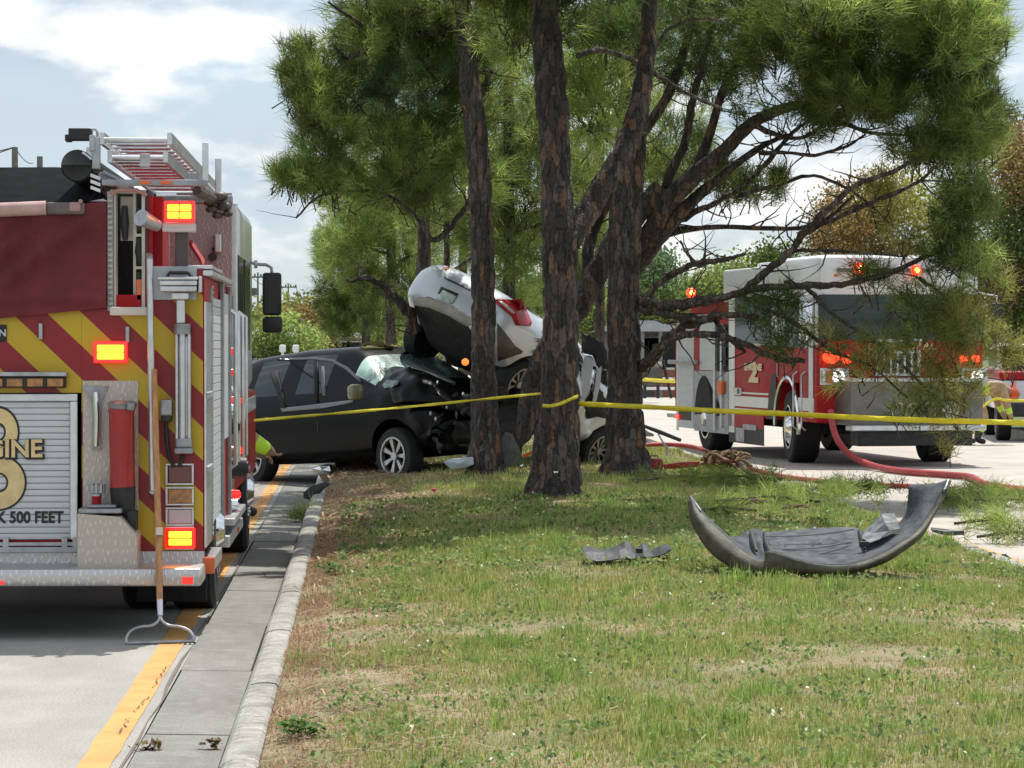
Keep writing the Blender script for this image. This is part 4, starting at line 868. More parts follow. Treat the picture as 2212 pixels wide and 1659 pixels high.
# ------------------------------------------------------------ fire engine 2 on the right road
def engine2():
    th = R(8.0); hx, hy = math.sin(th), -math.cos(th)
    loc = Vector((7.18, 46.98, 0)); rz = math.atan2(-hx, hy)
    t = thing('fire_engine', 'red fire engine with white cab roof parked facing the street, number 2 on its door', 'fire engine', loc, (0, 0, rz))
    mw = t.matrix_basis.copy(); mw = Matrix.Translation(loc) @ Matrix.Rotation(rz, 4, 'Z'); inv = mw.inverted()
    B = lambda n, mb, m, p=t, **k: mb.build(n, m, p, **k)
    S = 1.24
    def sy(u):        # local y of photo column u on the right flank
        k = (u-VPX)/F; rx, ry = (mw.to_3x3() @ Vector((1, 0, 0))).xy; fx, fy = (mw.to_3x3() @ Vector((0, 1, 0))).xy
        ax, ay = loc.x+rx*S, loc.y+ry*S; return (k*ay-ax)/(fx-k*fy)
    def sz(u, v):
        y = sy(u); Y = (mw @ Vector((S, y, 0))).y; return H-(v-VPY)*Y/F
    YF = 3.95
    def fp(u, v, y=YF):   # local point on the front plane
        d = inv.to_3x3() @ (at(u, v, 40)-CAMP); o = inv @ CAMP; k = (y-o.y)/d.y; return o+d*k
    def side(n, u0, u1, v0, v1, m, d=.012, b=.004, x0=0.0, **k):
        y0, y1 = sorted((sy(u0), sy(u1))); z1, z0 = sz((u0+u1)/2, v0), sz((u0+u1)/2, v1)
        g = MB(); g.bbox(S+.001+x0, S+d+x0, y0, y1, z0, z1, b); return B(n, g, m, **k)
    def front(n, u0, u1, v0, v1, m, d=.02, b=.006, y=YF, **k):
        a, c = fp(u0, v0, y), fp(u1, v1, y); g = MB(); g.bbox(min(a.x, c.x), max(a.x, c.x), y+.001, y+d, c.z, a.z, b); return B(n, g, m, **k)
    # bodies
    yc = -.8
    g = MB(); g.box(-S, S, -4.45, -3.05, .62, 2.25); g.box(-S, S, -1.85, -.86, .62, 2.25); g.box(-S, S, -3.05, -1.85, 1.2, 2.25); g.box(-S+.25, S-.25, -4.4, -.9, 2.25, 2.55); B('rear_body', g, M_eng_red)
    g = MB(); g.bbox(-S, S, yc, 1.9, .62, 1.72, .03); g.bbox(-S, S, 3.05, YF, .62, 1.72, .03); g.bbox(-S, S, 1.85, 3.1, 1.18, 1.72, .03); B('cab_lower', g, M_eng_red, smooth=True)
    g = MB(); g.bbox(-S+.01, S-.01, yc+.01, YF-.03, 1.70, 2.55, .06); B('cab_upper', g, M_white, smooth=True)
    g = MB(); g.bbox(-S+.02, S-.02, 1.2, YF+.03, 2.42, 3.04, .14); B('cab_roof', g, M_white, smooth=True)
    g = MB(); g.bbox(-S+.03, S-.0, yc-.5, 1.25, 2.42, 2.94, .04); B('roof_box', g, M('grey_white', (.62,.63,.65), .4, var=.03), smooth=True)
    g = MB(); g.bbox(S-.8, S-.2, .0, .9, 2.94, 3.02, .05); B('air_conditioner', g, M_white, smooth=True)
    g = MB(); g.box(-.45, .45, -4.4, 3.9, .5, .7); g.box(-1.0, 1.0, 2.2, 2.6, .42, .55); g.box(-1.1, 1.1, -2.6, -2.2, .42, .55); g.box(-.9, .9, -1.6, 1.2, .48, .62); B('chassis', g, M_dark)
    g = MB()
    for s in (1, -1): g.box(s*.7, s*(S-.001), 1.85, 3.08, .55, 1.18)
    for s in (1, -1): P = [(s*(S+.015), 2.47+.63*math.cos(a), .60+.66*math.sin(a)) for a in np.linspace(-.25, math.pi+.1, 22)]; g2 = MB(); g2.tube(P, .035, 6); B('wheel_arch_trim', g2, M_chrome, smooth=True)
    for y in (2.47, -2.45):
        for s in (1, -1): wheel(t, (s*(S-.21), y, .53), .53, .40, s, M_chrome, truck=True, yaw=R(-6) if y > 0 else 0)
    # right flank, from the tail forward
    side('roller_door', 1469, 1502, 692, 925, M_slat); side('roller_door', 1515, 1546, 690, 800, M_slat)
    for i in range(12): 
        for a, b, v1 in ((1470, 1501, 925), (1516, 1545, 800)):
            v = 700+i*19
            if v < v1-8: side('door_slat', a, b, v, v+16, M_slat, .018, .003)
    side('red_post', 1502.5, 1514.5, 690, 782, M_eng_red); side('silver_panel', 1503, 1577, 802, 935, M_alud, .010)
    side('body_edge_trim', 1464.5, 1468.5, 690, 930, M_alu); side('top_trim', 1466, 1548, 680, 690, M_alu, .02)
    g = MB(); g.prism([(sy(1528), .62)]+[(-2.45+.62*math.cos(a), .58+.66*math.sin(a)) for a in np.linspace(math.pi, 0, 16)]+[(sy(1570), .62)], 'x', S+.0115, S+.0125); B('arch_opening', g, M_black)
    side('step_lamp', 1545, 1551, 806, 812, M_orange, .03)
    side('pump_panel', 1549, 1577, 700, 925, M_under, .006); side('chrome_column', 1549, 1553, 690, 930, M_alu, .05); side('chrome_column', 1564, 1567, 700, 925, M_alu, .05)
    side('orange_hose_cap', 1560, 1571, 823, 852, M_orange, .08, .03); side('gauge', 1569, 1575, 705, 740, M_glass, .04, .01); side('gauge', 1569, 1575, 750, 790, M_glass, .04, .01)
    g = MB(); y0 = sy(1465); g.bbox(S-.9, S+.05, y0-.55, y0, .50, .57, .01); B('tail_step', g, M_alud); side('red_marker', 1465, 1474, 896, 905, M_lred, .05); side('tail_grille', 1470, 1498, 880, 908, M_dark, .02)
    # waist-high outrigger rail
    g = MB(); g.tube([Vector((S+.12, sy(1462), sz(1466, 782))), Vector((S+.10, sy(1518), sz(1518, 782)))], .035, 10); B('folded_rail', g, M_alud, smooth=True)
    # cab flank
    side('white_band', 1579, 1664, 857, 880, M_white, .008); side('thin_white_line', 1579, 1664, 848, 852, M_white, .006); side('thin_white_line', 1579, 1664, 884, 887, M_white, .006); side('white_band', 1719, 1764, 860, 888, M_white, .008)
    side('cab_window', 1592, 1668, 640, 742, M_glass, .01, .02); side('cab_window', 1700, 1752, 650, 752, M_glass, .01, .02); side('window_frame', 1578.5, 1591, 636, 935, M_white, .012)
    side('upper_window', 1699, 1711, 604, 630, M_glass, .02, .02); side('upper_window_frame', 1696, 1714, 600, 634, M_alu, .008, .02)
    side('door_handle', 1590, 1607, 838, 854, M_alu, .03); side('door_latch', 1600, 1604, 840, 851, M_ink, .035); side('door_gap', 1683, 1685.5, 645, 815, M_alud, .012); side('cab_pillar', 1754, 1763, 640, 905, M_alu, .02, .006)
    side('fuel_step', 1596, 1614, 925, 955, M_alud, .03); side('step_light', 1612, 1640, 918, 930, M_alud, .03); side('lower_skirt', 1579, 1655, 925, 960, M_dark, .01); g = MB(); g.prism([(1.35, .62), (1.62, 1.3), (1.86, 1.32), (1.9, .62)], 'x', S+.0135, S+.016); B('mud_guard', g, M_dark)
    side('red_skirt', 1579, 1655, 888, 925, M_eng_red, .012)
    for u in (1727, 1745): g = MB(); y = sy(u); g.tube([(S, y, 1.35), (S+.06, y, 1.3), (S+.06, y, .55), (S, y, .5)], .016, 8); B('cab_grab_rail', g, M_alu, smooth=True)
    pz = sz(1633, 800); py = sy(1633)
    text_mesh('lettering', '2', .42, M('pale_gold', (.75,.62,.40), .5), t, (S+.016, py, sz(1633, 806)), (R(90), 0, R(90)), .003, .022, 2.5)
    text_mesh('lettering', 'ENGINE', .135, M('pale_gold', (.75,.62,.40), .5), t, (S+.024, py, sz(1633, 794)), (R(90), 0, R(90)), .002, .008, 2.1)
    # cab front
    g = MB(); a, c = fp(1768, 636), fp(2122, 733); g.bbox(min(a.x, c.x), max(a.x, c.x), YF-.03, YF+.012, c.z, a.z, .05); B('windscreen', g, M('windscreen_glass', (.035,.05,.05), .12, spec=.35), smooth=True)
    front('front_band', 1768, 2122, 734.5, 800, M_eng_red, .012, .004)
    g = MB(); x = (a.x+c.x)/2; g.box(x-.02, x+.02, YF, YF+.02, c.z, a.z); B('windscreen_divider', g, M_dark)
    for s in (-.35, .35): g = MB(); g.tube([(x+s, YF+.03, c.z+.02), (x+s*.35, YF+.03, c.z+.35)], .012, 6); B('wiper', g, M_dark)
    lb = bpy.data.objects.new('light_bar', None); C.objects.link(lb); lb.parent = t
    a, c = fp(1806, 578), fp(2010, 589); g = MB(); g.bbox(min(a.x, c.x), max(a.x, c.x), YF-.0, YF+.16, c.z, a.z, .02); g.build('bar', M('smoked_bar', (.16,.13,.13), .4), lb)
    M_lamp = glow('lit_red_lamp', (.9,.03,.01), 3.2); M_lamp.node_tree.nodes['Principled BSDF'].inputs['Emission Color'].default_value = (1,.05,.015,1)
    M_core = glow('lit_amber_core', (1,.5,.1), 7.0); M_core.node_tree.nodes['Principled BSDF'].inputs['Emission Color'].default_value = (1,.38,.08,1)
    def beacon(u, v, r, y=YF+.16, par=t, name='beacon', sx=1.0, p=None, core=True):
        q = p if p is not None else fp(u, v, y); bm = bmesh.new(); bmesh.ops.create_icosphere(bm, subdivisions=2, radius=r); g = MB(); g.bm(bm, Matrix.Translation(q) @ Matrix.Diagonal((sx, .7, 1, 1))); o = g.build(name, M_lamp, par, smooth='all')
        if core: 
            bm = bmesh.new(); bmesh.ops.create_icosphere(bm, subdivisions=2, radius=r*.5); g = MB(); g.bm(bm, Matrix.Translation(q+Vector((0, r*.5, 0)))); g.build(name+'_bulb', M_core, par, smooth='all')
    beacon(1856, 580, .095); beacon(1979, 584, .085); beacon(1795, 771, .10, YF+.05, sx=1.3, core=False); beacon(1829, 776, .065, YF+.05, sx=1.2, core=False)
    beacon(0, 0, .085, p=Vector((S-.12, sy(1480), sz(1480, 632)))); g = MB(); g.bbox(S-.3, S, sy(1476), sy(1560), sz(1500, 652), sz(1500, 642), .01); B('rear_light_rail', g, M_eng_red)
    for u in (2020, 2046): front('side_beacon', u-8+60, u+8+60, 768, 782, M_lamp, .06, .02)
    front('roof_marker', 1800, 1808, 592, 598, M_orange, .04)
    text_mesh('lettering', 'CAPE CORAL', .15, M_gold, t, (fp(1947, 748).x, YF+.016, fp(1947, 748).z), (R(90), 0, R(180)), .002, .005, 1.05, space=1.12)
    front('white_cowl', 1888, 1990, 732, 739, M_white, .03)
    front('grille_frame', 1890, 1988, 757, 812, M_alu, .02)
    for k in range(6): front('grille_slot', 1896+k*15, 1906+k*15, 763, 806, M_ink, .035)
    for s, u in ((0, 1770), (1, 2070)):
        front('lamp_cluster', u, u+62, 795, 832, M_alu, .04); front('side_lamp', u+3, u+10, 800, 826, M_chrome, .07); front('indicator', u+13, u+26, 800, 828, M_orange, .07)
        beacon(u+41, 813, .095, YF+.05, name='headlamp', core=False)
    for o in bpy.data.objects:
        if o.name.startswith('headlamp'): o.data.materials[0] = glow('headlamp_glass', (1,1,1), 2.2)
    g = MB(); a, c = fp(1796, 826), fp(2112, 910); xl, xr = min(a.x, c.x), max(a.x, c.x)
    g.prism([(xl+.05, YF), (xr-.05, YF), (xr-.12, YF+.55), (xl+.12, YF+.55)], 'z', .60, 1.22); B('bumper', g, M('dull_chrome', (.17,.165,.155), .4, .6, var=.2, scale=3), smooth=True)  # dark base colour stands in for trees mirrored in the polished bumper
    g = MB(); g.bbox(xl+.1, xr-.1, YF+.02, YF+.60, 1.22, 1.27, .01); B('bumper_deck', g, M_alu); g = MB(); g.bbox(xl+.1, xr-.1, YF+.35, YF+.66, .52, .60, .015); B('bumper_lip', g, M_alu)
    g = MB(); g.bbox(xl+.25, xr-.25, YF+.1, YF+.5, .30, .52, .02); B('front_axle_guard', g, M_dark)
    for k in range(3): g = MB(); x = -.05+.22*k; g.ring((x-.2, .80), .10, .12, 'y', YF+.56, YF+.575, 20); B('scroll_ornament', g, M_gold)
    q = fp(1905+90, 935, YF+.6); g = MB(); g.cyl((-.55, YF+.56, .82), (-.55, YF+.66, .82), .13, n=20); g.cyl((-.55, YF+.66, .82), (-.55, YF+.68, .82), .10, n=20); B('intake_cap', g, M_chrome, smooth=True)
    # mirrors
    for s in (1, -1):
        g = MB(); g.tube([(s*S, YF-.2, 2.5), (s*(S+.2), YF+.1, 2.45), (s*(S+.2), YF+.1, 1.7)], .018, 8); B('mirror_arm', g, M_alu, smooth=True)
        g = MB(); g.bbox(s*(S+.2)-.09, s*(S+.2)+.09, YF+.06, YF+.16, 1.8, 2.35, .03); B('mirror', g, M_chrome if s > 0 else M_ink, smooth=True)
    return t
eng2 = engine2()
# ------------------------------------------------------------ trees
def barkmat(name, a, b2, c):
    m = bpy.data.materials.new(name); nt, N, L, b = nodes_of(m); b.inputs['Roughness'].default_value = .9
    tc = N.new('ShaderNodeTexCoord'); mp = N.new('ShaderNodeMapping'); mp.inputs['Scale'].default_value = (19, 19, 4.6); L.new(tc.outputs['Object'], mp.inputs[0])
    n0 = N.new('ShaderNodeTexNoise'); n0.inputs['Scale'].default_value = 1.2; L.new(mp.outputs[0], n0.inputs[0])
    mx = N.new('ShaderNodeMixRGB'); mx.inputs[0].default_value = .5; L.new(mp.outputs[0], mx.inputs[1]); L.new(n0.outputs['Color'], mx.inputs[2])
    v = N.new('ShaderNodeTexVoronoi'); v.inputs['Scale'].default_value = 1.6; L.new(mx.outputs[0], v.inputs[0])
    e = N.new('ShaderNodeTexVoronoi'); e.feature = 'DISTANCE_TO_EDGE'; e.inputs['Scale'].default_value = 1.6; L.new(mx.outputs[0], e.inputs[0])
    s = N.new('ShaderNodeSeparateColor'); L.new(v.outputs['Color'], s.inputs[0])
    cr = N.new('ShaderNodeValToRGB'); cr.color_ramp.elements[0].color = (*a, 1); cr.color_ramp.elements[1].color = (*c, 1); cr.color_ramp.elements[1].position = .97
    q = cr.color_ramp.elements.new(.55); q.color = (*b2, 1); q = cr.color_ramp.elements.new(.8); q.color = (*[x*1.7 for x in b2], 1); L.new(s.outputs[0], cr.inputs[0])
    n = N.new('ShaderNodeTexNoise'); n.inputs['Scale'].default_value = 28; n.inputs['Detail'].default_value = 6; L.new(tc.outputs['Object'], n.inputs[0])
    r = N.new('ShaderNodeMapRange'); r.inputs['From Max'].default_value = .10; r.inputs['To Min'].default_value = .45; L.new(e.outputs['Distance'], r.inputs['Value'])
    r2 = N.new('ShaderNodeMapRange'); r2.inputs['From Min'].default_value = .3; r2.inputs['From Max'].default_value = .7; r2.inputs['To Min'].default_value = .6; r2.inputs['To Max'].default_value = 1.35; L.new(n.outputs['Fac'], r2.inputs['Value'])
    m1 = N.new('ShaderNodeMixRGB'); m1.blend_type = 'MULTIPLY'; m1.inputs[0].default_value = 1; L.new(cr.outputs[0], m1.inputs[1]); L.new(r.outputs[0], m1.inputs[2])
    m2 = N.new('ShaderNodeMixRGB'); m2.blend_type = 'MULTIPLY'; m2.inputs[0].default_value = 1; L.new(m1.outputs[0], m2.inputs[1]); L.new(r2.outputs[0], m2.inputs[2]); L.new(m2.outputs[0], b.inputs['Base Color'])
    h = N.new('ShaderNodeMath'); h.operation = 'ADD'; L.new(r.outputs[0], h.inputs[0]); L.new(n.outputs['Fac'], h.inputs[1])
    bp = N.new('ShaderNodeBump'); bp.inputs['Strength'].default_value = .9; bp.inputs['Distance'].default_value = .02; L.new(h.outputs[0], bp.inputs['Height']); L.new(bp.outputs[0], b.inputs['Normal']); return m
M_bark = barkmat('pine_bark', (.045,.037,.034), (.082,.067,.061), (.19,.105,.065)); M_barkd = barkmat('branch_bark', (.06,.045,.036), (.10,.078,.064), (.16,.12,.10))
def plates(seed, amp=.2):
    """thick plates of bark: radius factor from stretched cells"""
    def f(i, k, p):
        q = Vector((p.x*8.5, p.y*8.5, p.z*3.0+seed)); w = noise.noise_vector(q*.7)*.35; d, _ = noise.voronoi(q+w)
        e = min(1, (d[1]-d[0])*3.2); return 1-amp*.55+amp*e+.05*noise.noise(Vector((p.x*3, p.y*3, p.z*1.3+seed)))
    return f
def trunk_path(pts, Ys, rad_px):
    out = []
    for (u, v), Y, r in zip(pts, Ys, rad_px): p = at(u, v, Y); out.append((p.x, p.y, p.z, r*Y/F))
    return out
def bole(name, P, parent, o, seed, mat=M_bark, seg=44, step=.06, amp=.21, flare=.0):
    S = smooth_path(P, 8); pts = []; rad = []; L = 0; Q = [S[0]]
    for s in S[1:]:
        d = np.linalg.norm(s[:3]-Q[-1][:3]); n = max(1, int(d/step))
        for i in range(1, n+1): Q.append(Q[-1]*(1-1/(n-i+1))+s/(n-i+1))
    pts = [Vector(q[:3]) for q in Q]; z0 = pts[0].z
    rad = [q[3]*(1+flare*math.exp(-max(0, p.z-z0)/.22)) for q, p in zip(Q, pts)]
    if name == 'limb': BR.setdefault(parent.name, []).extend(zip(pts[len(pts)//3:], rad[len(pts)//3:]))
    g = MB(); g.tube(pts, rad, seg, fn=plates(seed, amp)); return g.build(name, mat, parent, smooth='all', origin=o, fix=False)
def branch(parent, o, P, seed=0, name='branch', mat=None, seg=9):
    S = smooth_path(P, 6); rg = random.Random(seed); pts = []; rad = []
    for i, s in enumerate(S):
        j = .35*s[3]; pts.append(Vector((s[0]+rg.uniform(-j, j), s[1]+rg.uniform(-j, j), s[2]+rg.uniform(-j, j)))); rad.append(s[3]*rg.uniform(.88, 1.16))
    g = MB(); g.tube(pts, rad, seg); g.build(name, mat or M_barkd, parent, smooth='all', origin=o, fix=False); BR.setdefault(parent.name, []).extend(zip(pts, rad)); return pts
BR = {}    # remembered branch ends for foliage
def px(L, Y0, Y1=None):
    """[(u,v,r_px)...] -> points with depth running from Y0 to Y1"""
    Y1 = Y0 if Y1 is None else Y1; n = len(L)-1; out = []
    for i, (u, v, r) in enumerate(L):
        Y = Y0+(Y1-Y0)*i/max(1, n); p = at(u, v, Y); out.append((p.x, p.y, p.z, r*Y/F))
    return out
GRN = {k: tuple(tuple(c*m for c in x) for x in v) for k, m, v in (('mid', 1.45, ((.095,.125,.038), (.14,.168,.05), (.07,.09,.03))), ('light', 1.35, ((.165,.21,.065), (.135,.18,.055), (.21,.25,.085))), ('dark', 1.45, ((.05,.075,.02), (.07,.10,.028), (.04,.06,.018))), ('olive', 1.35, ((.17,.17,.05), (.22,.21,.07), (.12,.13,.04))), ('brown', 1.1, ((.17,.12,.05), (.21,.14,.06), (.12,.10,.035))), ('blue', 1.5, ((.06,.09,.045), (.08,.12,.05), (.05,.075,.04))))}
def blobs_to_tufts(blobs, seed):
    """blobs: (u, v, Y, ru, rv, rY, count, palette[, droop]) ellipsoids of foliage in real depth"""
    g = np.random.default_rng(seed); cen = []; ax = []; col = []; dr = []
    for b in blobs:
        u, v, Y, ru, rv, rY, n, pal = b[:8]; c = at(u, v, Y); k = Y/F; n = int(n*1.5)
        d = g.normal(0, 1, (n, 3)); d = unit(d); rr = g.random((n, 1))**(1/2.2); off = d*rr*np.array([ru*k, rY, rv*k]); P = np.array(c)+off
        keep = np.array([noise.noise(Vector(p)*1.15)+.35*noise.noise(Vector(p)*3.1) > -.12 for p in P]); P = P[keep]; off = off[keep]
        cen.append(P); a = unit(off+np.array([0, 0, .35])+g.normal(0, .25, off.shape)); ax.append(a)
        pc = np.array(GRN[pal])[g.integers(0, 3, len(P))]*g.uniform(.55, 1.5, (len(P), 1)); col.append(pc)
    return np.concatenate(cen), np.concatenate(ax), np.concatenate(col)
def crown(parent, o, blobs, seed, nn=34, length=.235, width=.0095, spread=.42, twigs=True, droop=.15, name='crown'):
    cen, ax, col = blobs_to_tufts(blobs, seed); V, T = needles(cen, ax, nn, length, width, spread, droop, seed)
    cc = np.repeat(np.repeat(col, nn, 0), 3, 0); g = np.random.default_rng(seed+1); cc = cc*np.repeat(g.uniform(.82, 1.2, (len(cen)*nn, 1)), 3, 0)
    fast_mesh(name, V, T, cc, M_leaf, parent, origin=o if not parent else o, kind='stuff')
    if twigs:
        mb = MB(); rg = random.Random(seed)
        for p, a in zip(cen[::3], ax[::3]):
            p = Vector(p); a = Vector(a); L = rg.uniform(.12, .3); mid = p-a*L*.5+Vector((rg.uniform(-.06, .06), rg.uniform(-.06, .06), -.03)); end = p-a*L+Vector((0, 0, -.08))
            mb.tube([p, mid, end], [.004, .007, .010], 3, cap=False)
        mb.build('twigs', M_barkd, parent, smooth='all', origin=o, kind='stuff', fix=False)
def leafy(parent, o, blobs, seed, size=.16, name='crown', density=1.0, mat=None):
    """broadleaf crown: small quads in clumps"""
    cen, ax, col = blobs_to_tufts(blobs, seed); g = np.random.default_rng(seed); k = 18; n = len(cen)*k
    P = np.repeat(cen, k, 0)+g.normal(0, size*1.7, (n, 3)); a = unit(g.normal(0, 1, (n, 3))); b = unit(np.cross(a, g.normal(0, 1, (n, 3)))); s = size*g.uniform(.5, 1.1, (n, 1))
    V = np.stack([P-a*s*.5, P+b*s*.32, P+a*s*.5, P-b*s*.32], 1).reshape(-1, 3); T = np.arange(n*4).reshape(-1, 4)
    cc = np.repeat(np.repeat(col, k, 0)*g.uniform(.7, 1.35, (n, 1)), 4, 0); fast_mesh(name, V, T, cc, M_leaf, parent, origin=o, kind='stuff')
def tree(label, o, cat='tree', name='pine_tree', group=None): return thing(name, label, cat, o, group=group)
# --- pine with its trunk forking, nearest
o2 = Vector((1.86, 29.5, .2)); T2 = tree('nearest pine with flaking bark, yellow tape wrapped round its forked trunk', o2)
bole('trunk', px([(1196,1104,58), (1197,1050,50), (1203,960,46), (1208,880,42), (1212,780,38), (1211,680,36), (1210,580,37), (1208,500,40)], 29.5), T2, o2, 1, flare=.45)
bole('trunk', px([(1208,515,38), (1203,430,33), (1198,330,32), (1192,220,34), (1186,120,32), (1178,40,28), (1168,-90,24), (1150,-260,18), (1130,-430,8)], 29.5, 30.2), T2, o2, 2)
bole('limb', px([(1225,520,30), (1262,470,26), (1300,405,23), (1345,330,22), (1375,250,22), (1392,170,20), (1400,90,17), (1404,0,15), (1420,-120,9)], 29.5, 30.6), T2, o2, 3, seg=28)
# --- left slender pine
o1 = Vector((1.39, 34.7, .24)); T1 = tree('slender pine between the black SUV and the silver car, bare snag stubs high up', o1)
bole('trunk', px([(1048,1028,38), (1047,1000,32), (1046,900,29), (1045,800,27), (1045,700,25), (1044,600,25), (1040,500,24), (1036,400,24), (1030,320,23), (1026,260,24), (1014,180,21), (1006,90,19), (1000,0,17), (990,-150,12), (985,-300,6)], 34.7), T1, o1, 5, flare=.4, seg=34)
branch(T1, o1, px([(1040,205,9), (1050,180,6), (1058,150,4)], 36), 1); branch(T1, o1, px([(1016,190,8), (998,170,5), (978,165,3)], 36), 2)
branch(T1, o1, px([(1012,95,9), (995,72,7), (960,55,5)], 36, 35.6), 3)
branch(T1, o1, px([(1018,60,9), (900,75,7), (840,70,6), (780,52,5), (710,5,3)], 36, 35), 4); branch(T1, o1, px([(840,72,5), (790,110,4), (748,125,4), (720,95,2)], 35.5, 35), 5)
branch(T1, o1, px([(1020,430,7), (990,470,6), (940,520,6), (900,470,4), (820,415,4), (700,420,3), (640,470,2)], 36.2, 35.5), 6)
branch(T1, o1, px([(900,720,15), (880,670,12), (850,640,9), (818,612,7), (790,600,6), (762,606,4), (746,604,3)], 37.2, 36.6), 7, mat=M_bark)
# --- right near pine
o3 = Vector((3.02, 34.7, .25)); T3 = tree('pine beside the road kerb with rooty base, red tool case at its foot', o3)
bole('trunk', px([(1352,1040,56), (1352,1005,44), (1350,930,39), (1349,850,36), (1349,760,35), (1347,660,33), (1349,560,33), (1352,460,33), (1360,370,32), (1366,280,31), (1372,200,29), (1380,120,25), (1385,30,21), (1388,-100,15), (1390,-260,8)], 34.7, 35), T3, o3, 7, flare=.5, seg=40)
for k, (L, Y0, Y1) in enumerate((
    ([(1385,655,8), (1440,600,8), (1480,578,7), (1515,568,7), (1570,560,5), (1612,548,3)], 34.7, 34.2),
    ([(1500,566,5), (1482,545,3), (1470,520,2)], 34.3, 34.2),
    ([(1385,650,10), (1440,662,11), (1500,652,11), (1570,640,9), (1650,622,8), (1745,618,8), (1830,612,7), (1920,590,6), (1985,560,5), (2060,520,4), (2130,480,2)], 34.6, 33.2),
    ([(1600,640,9), (1650,590,9), (1705,545,8), (1740,500,8), (1780,460,7), (1850,400,6), (1930,370,5), (2000,330,3), (2060,300,2)], 34.2, 33.0),
    ([(1745,500,6), (1810,470,5), (1900,430,5), (1980,395,4), (2030,350,2)], 34.0, 33.0),
    ([(1385,668,9), (1450,680,9), (1520,690,9), (1560,680,7), (1640,684,5)], 34.6, 34.0),
    ([(1385,800,13), (1430,750,13), (1470,710,11), (1520,690,9)], 34.7, 34.4),
    ([(1388,790,9), (1440,740,8), (1500,722,8), (1560,725,7), (1610,745,7), (1680,775,7), (1740,780,5)], 34.6, 33.8),
    ([(1545,690,6), (1580,735,5), (1610,760,4)], 34.4, 34.2),
    ([(1985,600,4), (2040,640,3), (2080,690,2)], 33.5, 33.2),
    ([(1740,618,5), (1800,680,4), (1880,730,4), (1960,800,3), (2040,880,2)], 33.8, 33.2),
    ([(1640,660,5), (1720,700,5), (1800,760,4), (1880,790,3), (1960,860,2)], 34.0, 33.2),
    ([(1700,545,4), (1760,540,4), (1850,545,3), (1960,555,2)], 34.0, 33.4))):
    branch(T3, o3, px(L, Y0, Y1), 20+k, seg=8)
# --- leaning pine, snapped at the base and wedged over the wreck
o4 = Vector((1.9, 35.4, .45)); T4 = tree('leaning pine with snapped base wedged behind the silver car, limbs spreading to the right', o4)
bole('trunk', px([(1122,972,3), (1130,930,18), (1142,890,24), (1158,830,28), (1182,770,28), (1222,700,27), (1262,640,25), (1300,570,24), (1340,500,24), (1395,445,24), (1430,410,23)], 35.4, 35.8), T4, o4, 11, seg=36, mat=M_bark)
LB = (([(1262,640,17), (1272,590,14), (1270,540,13), (1290,480,11), (1320,430,9), (1340,390,7)], 36.0, 36.4),
    ([(1385,545,34), (1410,500,32), (1440,440,28), (1500,380,25), (1560,330,21), (1620,270,18), (1690,235,15), (1760,222,12), (1900,190,8), (2050,150,4)], 36.0, 34.5),
    ([(1360,600,20), (1380,570,24), (1400,540,26), (1440,490,22), (1500,430,17), (1570,370,13), (1640,320,9), (1700,290,5)], 36.2, 35.2),
    ([(1440,500,20), (1490,495,9), (1560,490,7), (1650,493,7), (1730,492,6), (1790,470,6), (1840,425,4)], 36.0, 35.0),
    ([(1430,520,12), (1480,470,10), (1540,440,8), (1620,390,8), (1700,300,6), (1760,250,4)], 36.0, 35.0),
    ([(1265,480,16), (1330,400,16), (1380,300,15), (1440,210,14), (1480,100,13), (1500,-20,10)], 36.0, 36.2),
    ([(1500,380,16), (1530,300,13), (1560,200,12), (1600,110,10), (1640,0,8)], 35.8, 35.4),
    ([(1430,420,14), (1480,300,12), (1500,200,11), (1530,90,9), (1540,-30,6)], 35.9, 36.2),
    ([(1620,270,10), (1720,300,6), (1800,265,6), (1900,290,5), (2050,285,4), (2150,270,2)], 35.2, 34.0),
    ([(1600,420,8), (1680,400,6), (1760,380,5), (1850,420,4), (1920,480,3)], 35.5, 34.5),
    ([(1640,330,7), (1700,330,5), (1760,335,5), (1830,315,4), (1870,290,3)], 35.2, 34.4),
    ([(1250,120,9), (1290,108,8), (1340,120,7), (1400,150,7), (1480,200,5), (1560,235,4)], 30.4, 31.5),
    ([(1415,100,6), (1450,60,5), (1520,40,4), (1600,60,3)], 30.5, 31))
for k, (L, a, b) in enumerate(LB):
    L = [(q[0], q[1], q[2]*.76 if k != 0 else q[2]) for q in L]
    if L[0][2] > 11.5: bole('limb', px(L, a, b), T4, o4, 30+k, seg=20, step=.1, mat=M_bark, amp=.12)
    elif (L[0][0] < 1300 and L[0][1] < 200) or L[0][0] == 1415: branch(T2, o2, px(L, a, b), 40+k)
    else: branch(T4, o4, px(L, a, b), 40+k)
rg = random.Random(77)
def dead_twigs(parent, o, n, seed):
    """bare side twigs growing out of the branches already built"""
    rg = random.Random(seed); mb = MB(); src = [q for q in BR[parent.name] if q[0].z < 5.2]
    for _ in range(n):
        p, r = rg.choice(src); d = Vector((rg.uniform(-1, 1), rg.uniform(-.8, .8), rg.uniform(-.6, .9))).normalized(); r0 = min(.012, r*.5); P = [p.copy()]; R_ = [r0]
        for k in range(rg.randint(3, 5)):
            d = (d+Vector((rg.uniform(-.5, .5), rg.uniform(-.4, .4), rg.uniform(-.25, .4)))).normalized(); P.append(P[-1]+d*rg.uniform(.07, .20)); R_.append(r0*(1-.2*(k+1)))
        mb.tube(P, [max(.002, x) for x in R_], 4, cap=False)
    mb.build('dead_twigs', M_barkd, parent, smooth='all', origin=o, kind='stuff', fix=False)
dead_twigs(T3, o3, 110, 3); dead_twigs(T4, o4, 120, 5); dead_twigs(T1, o1, 40, 9)
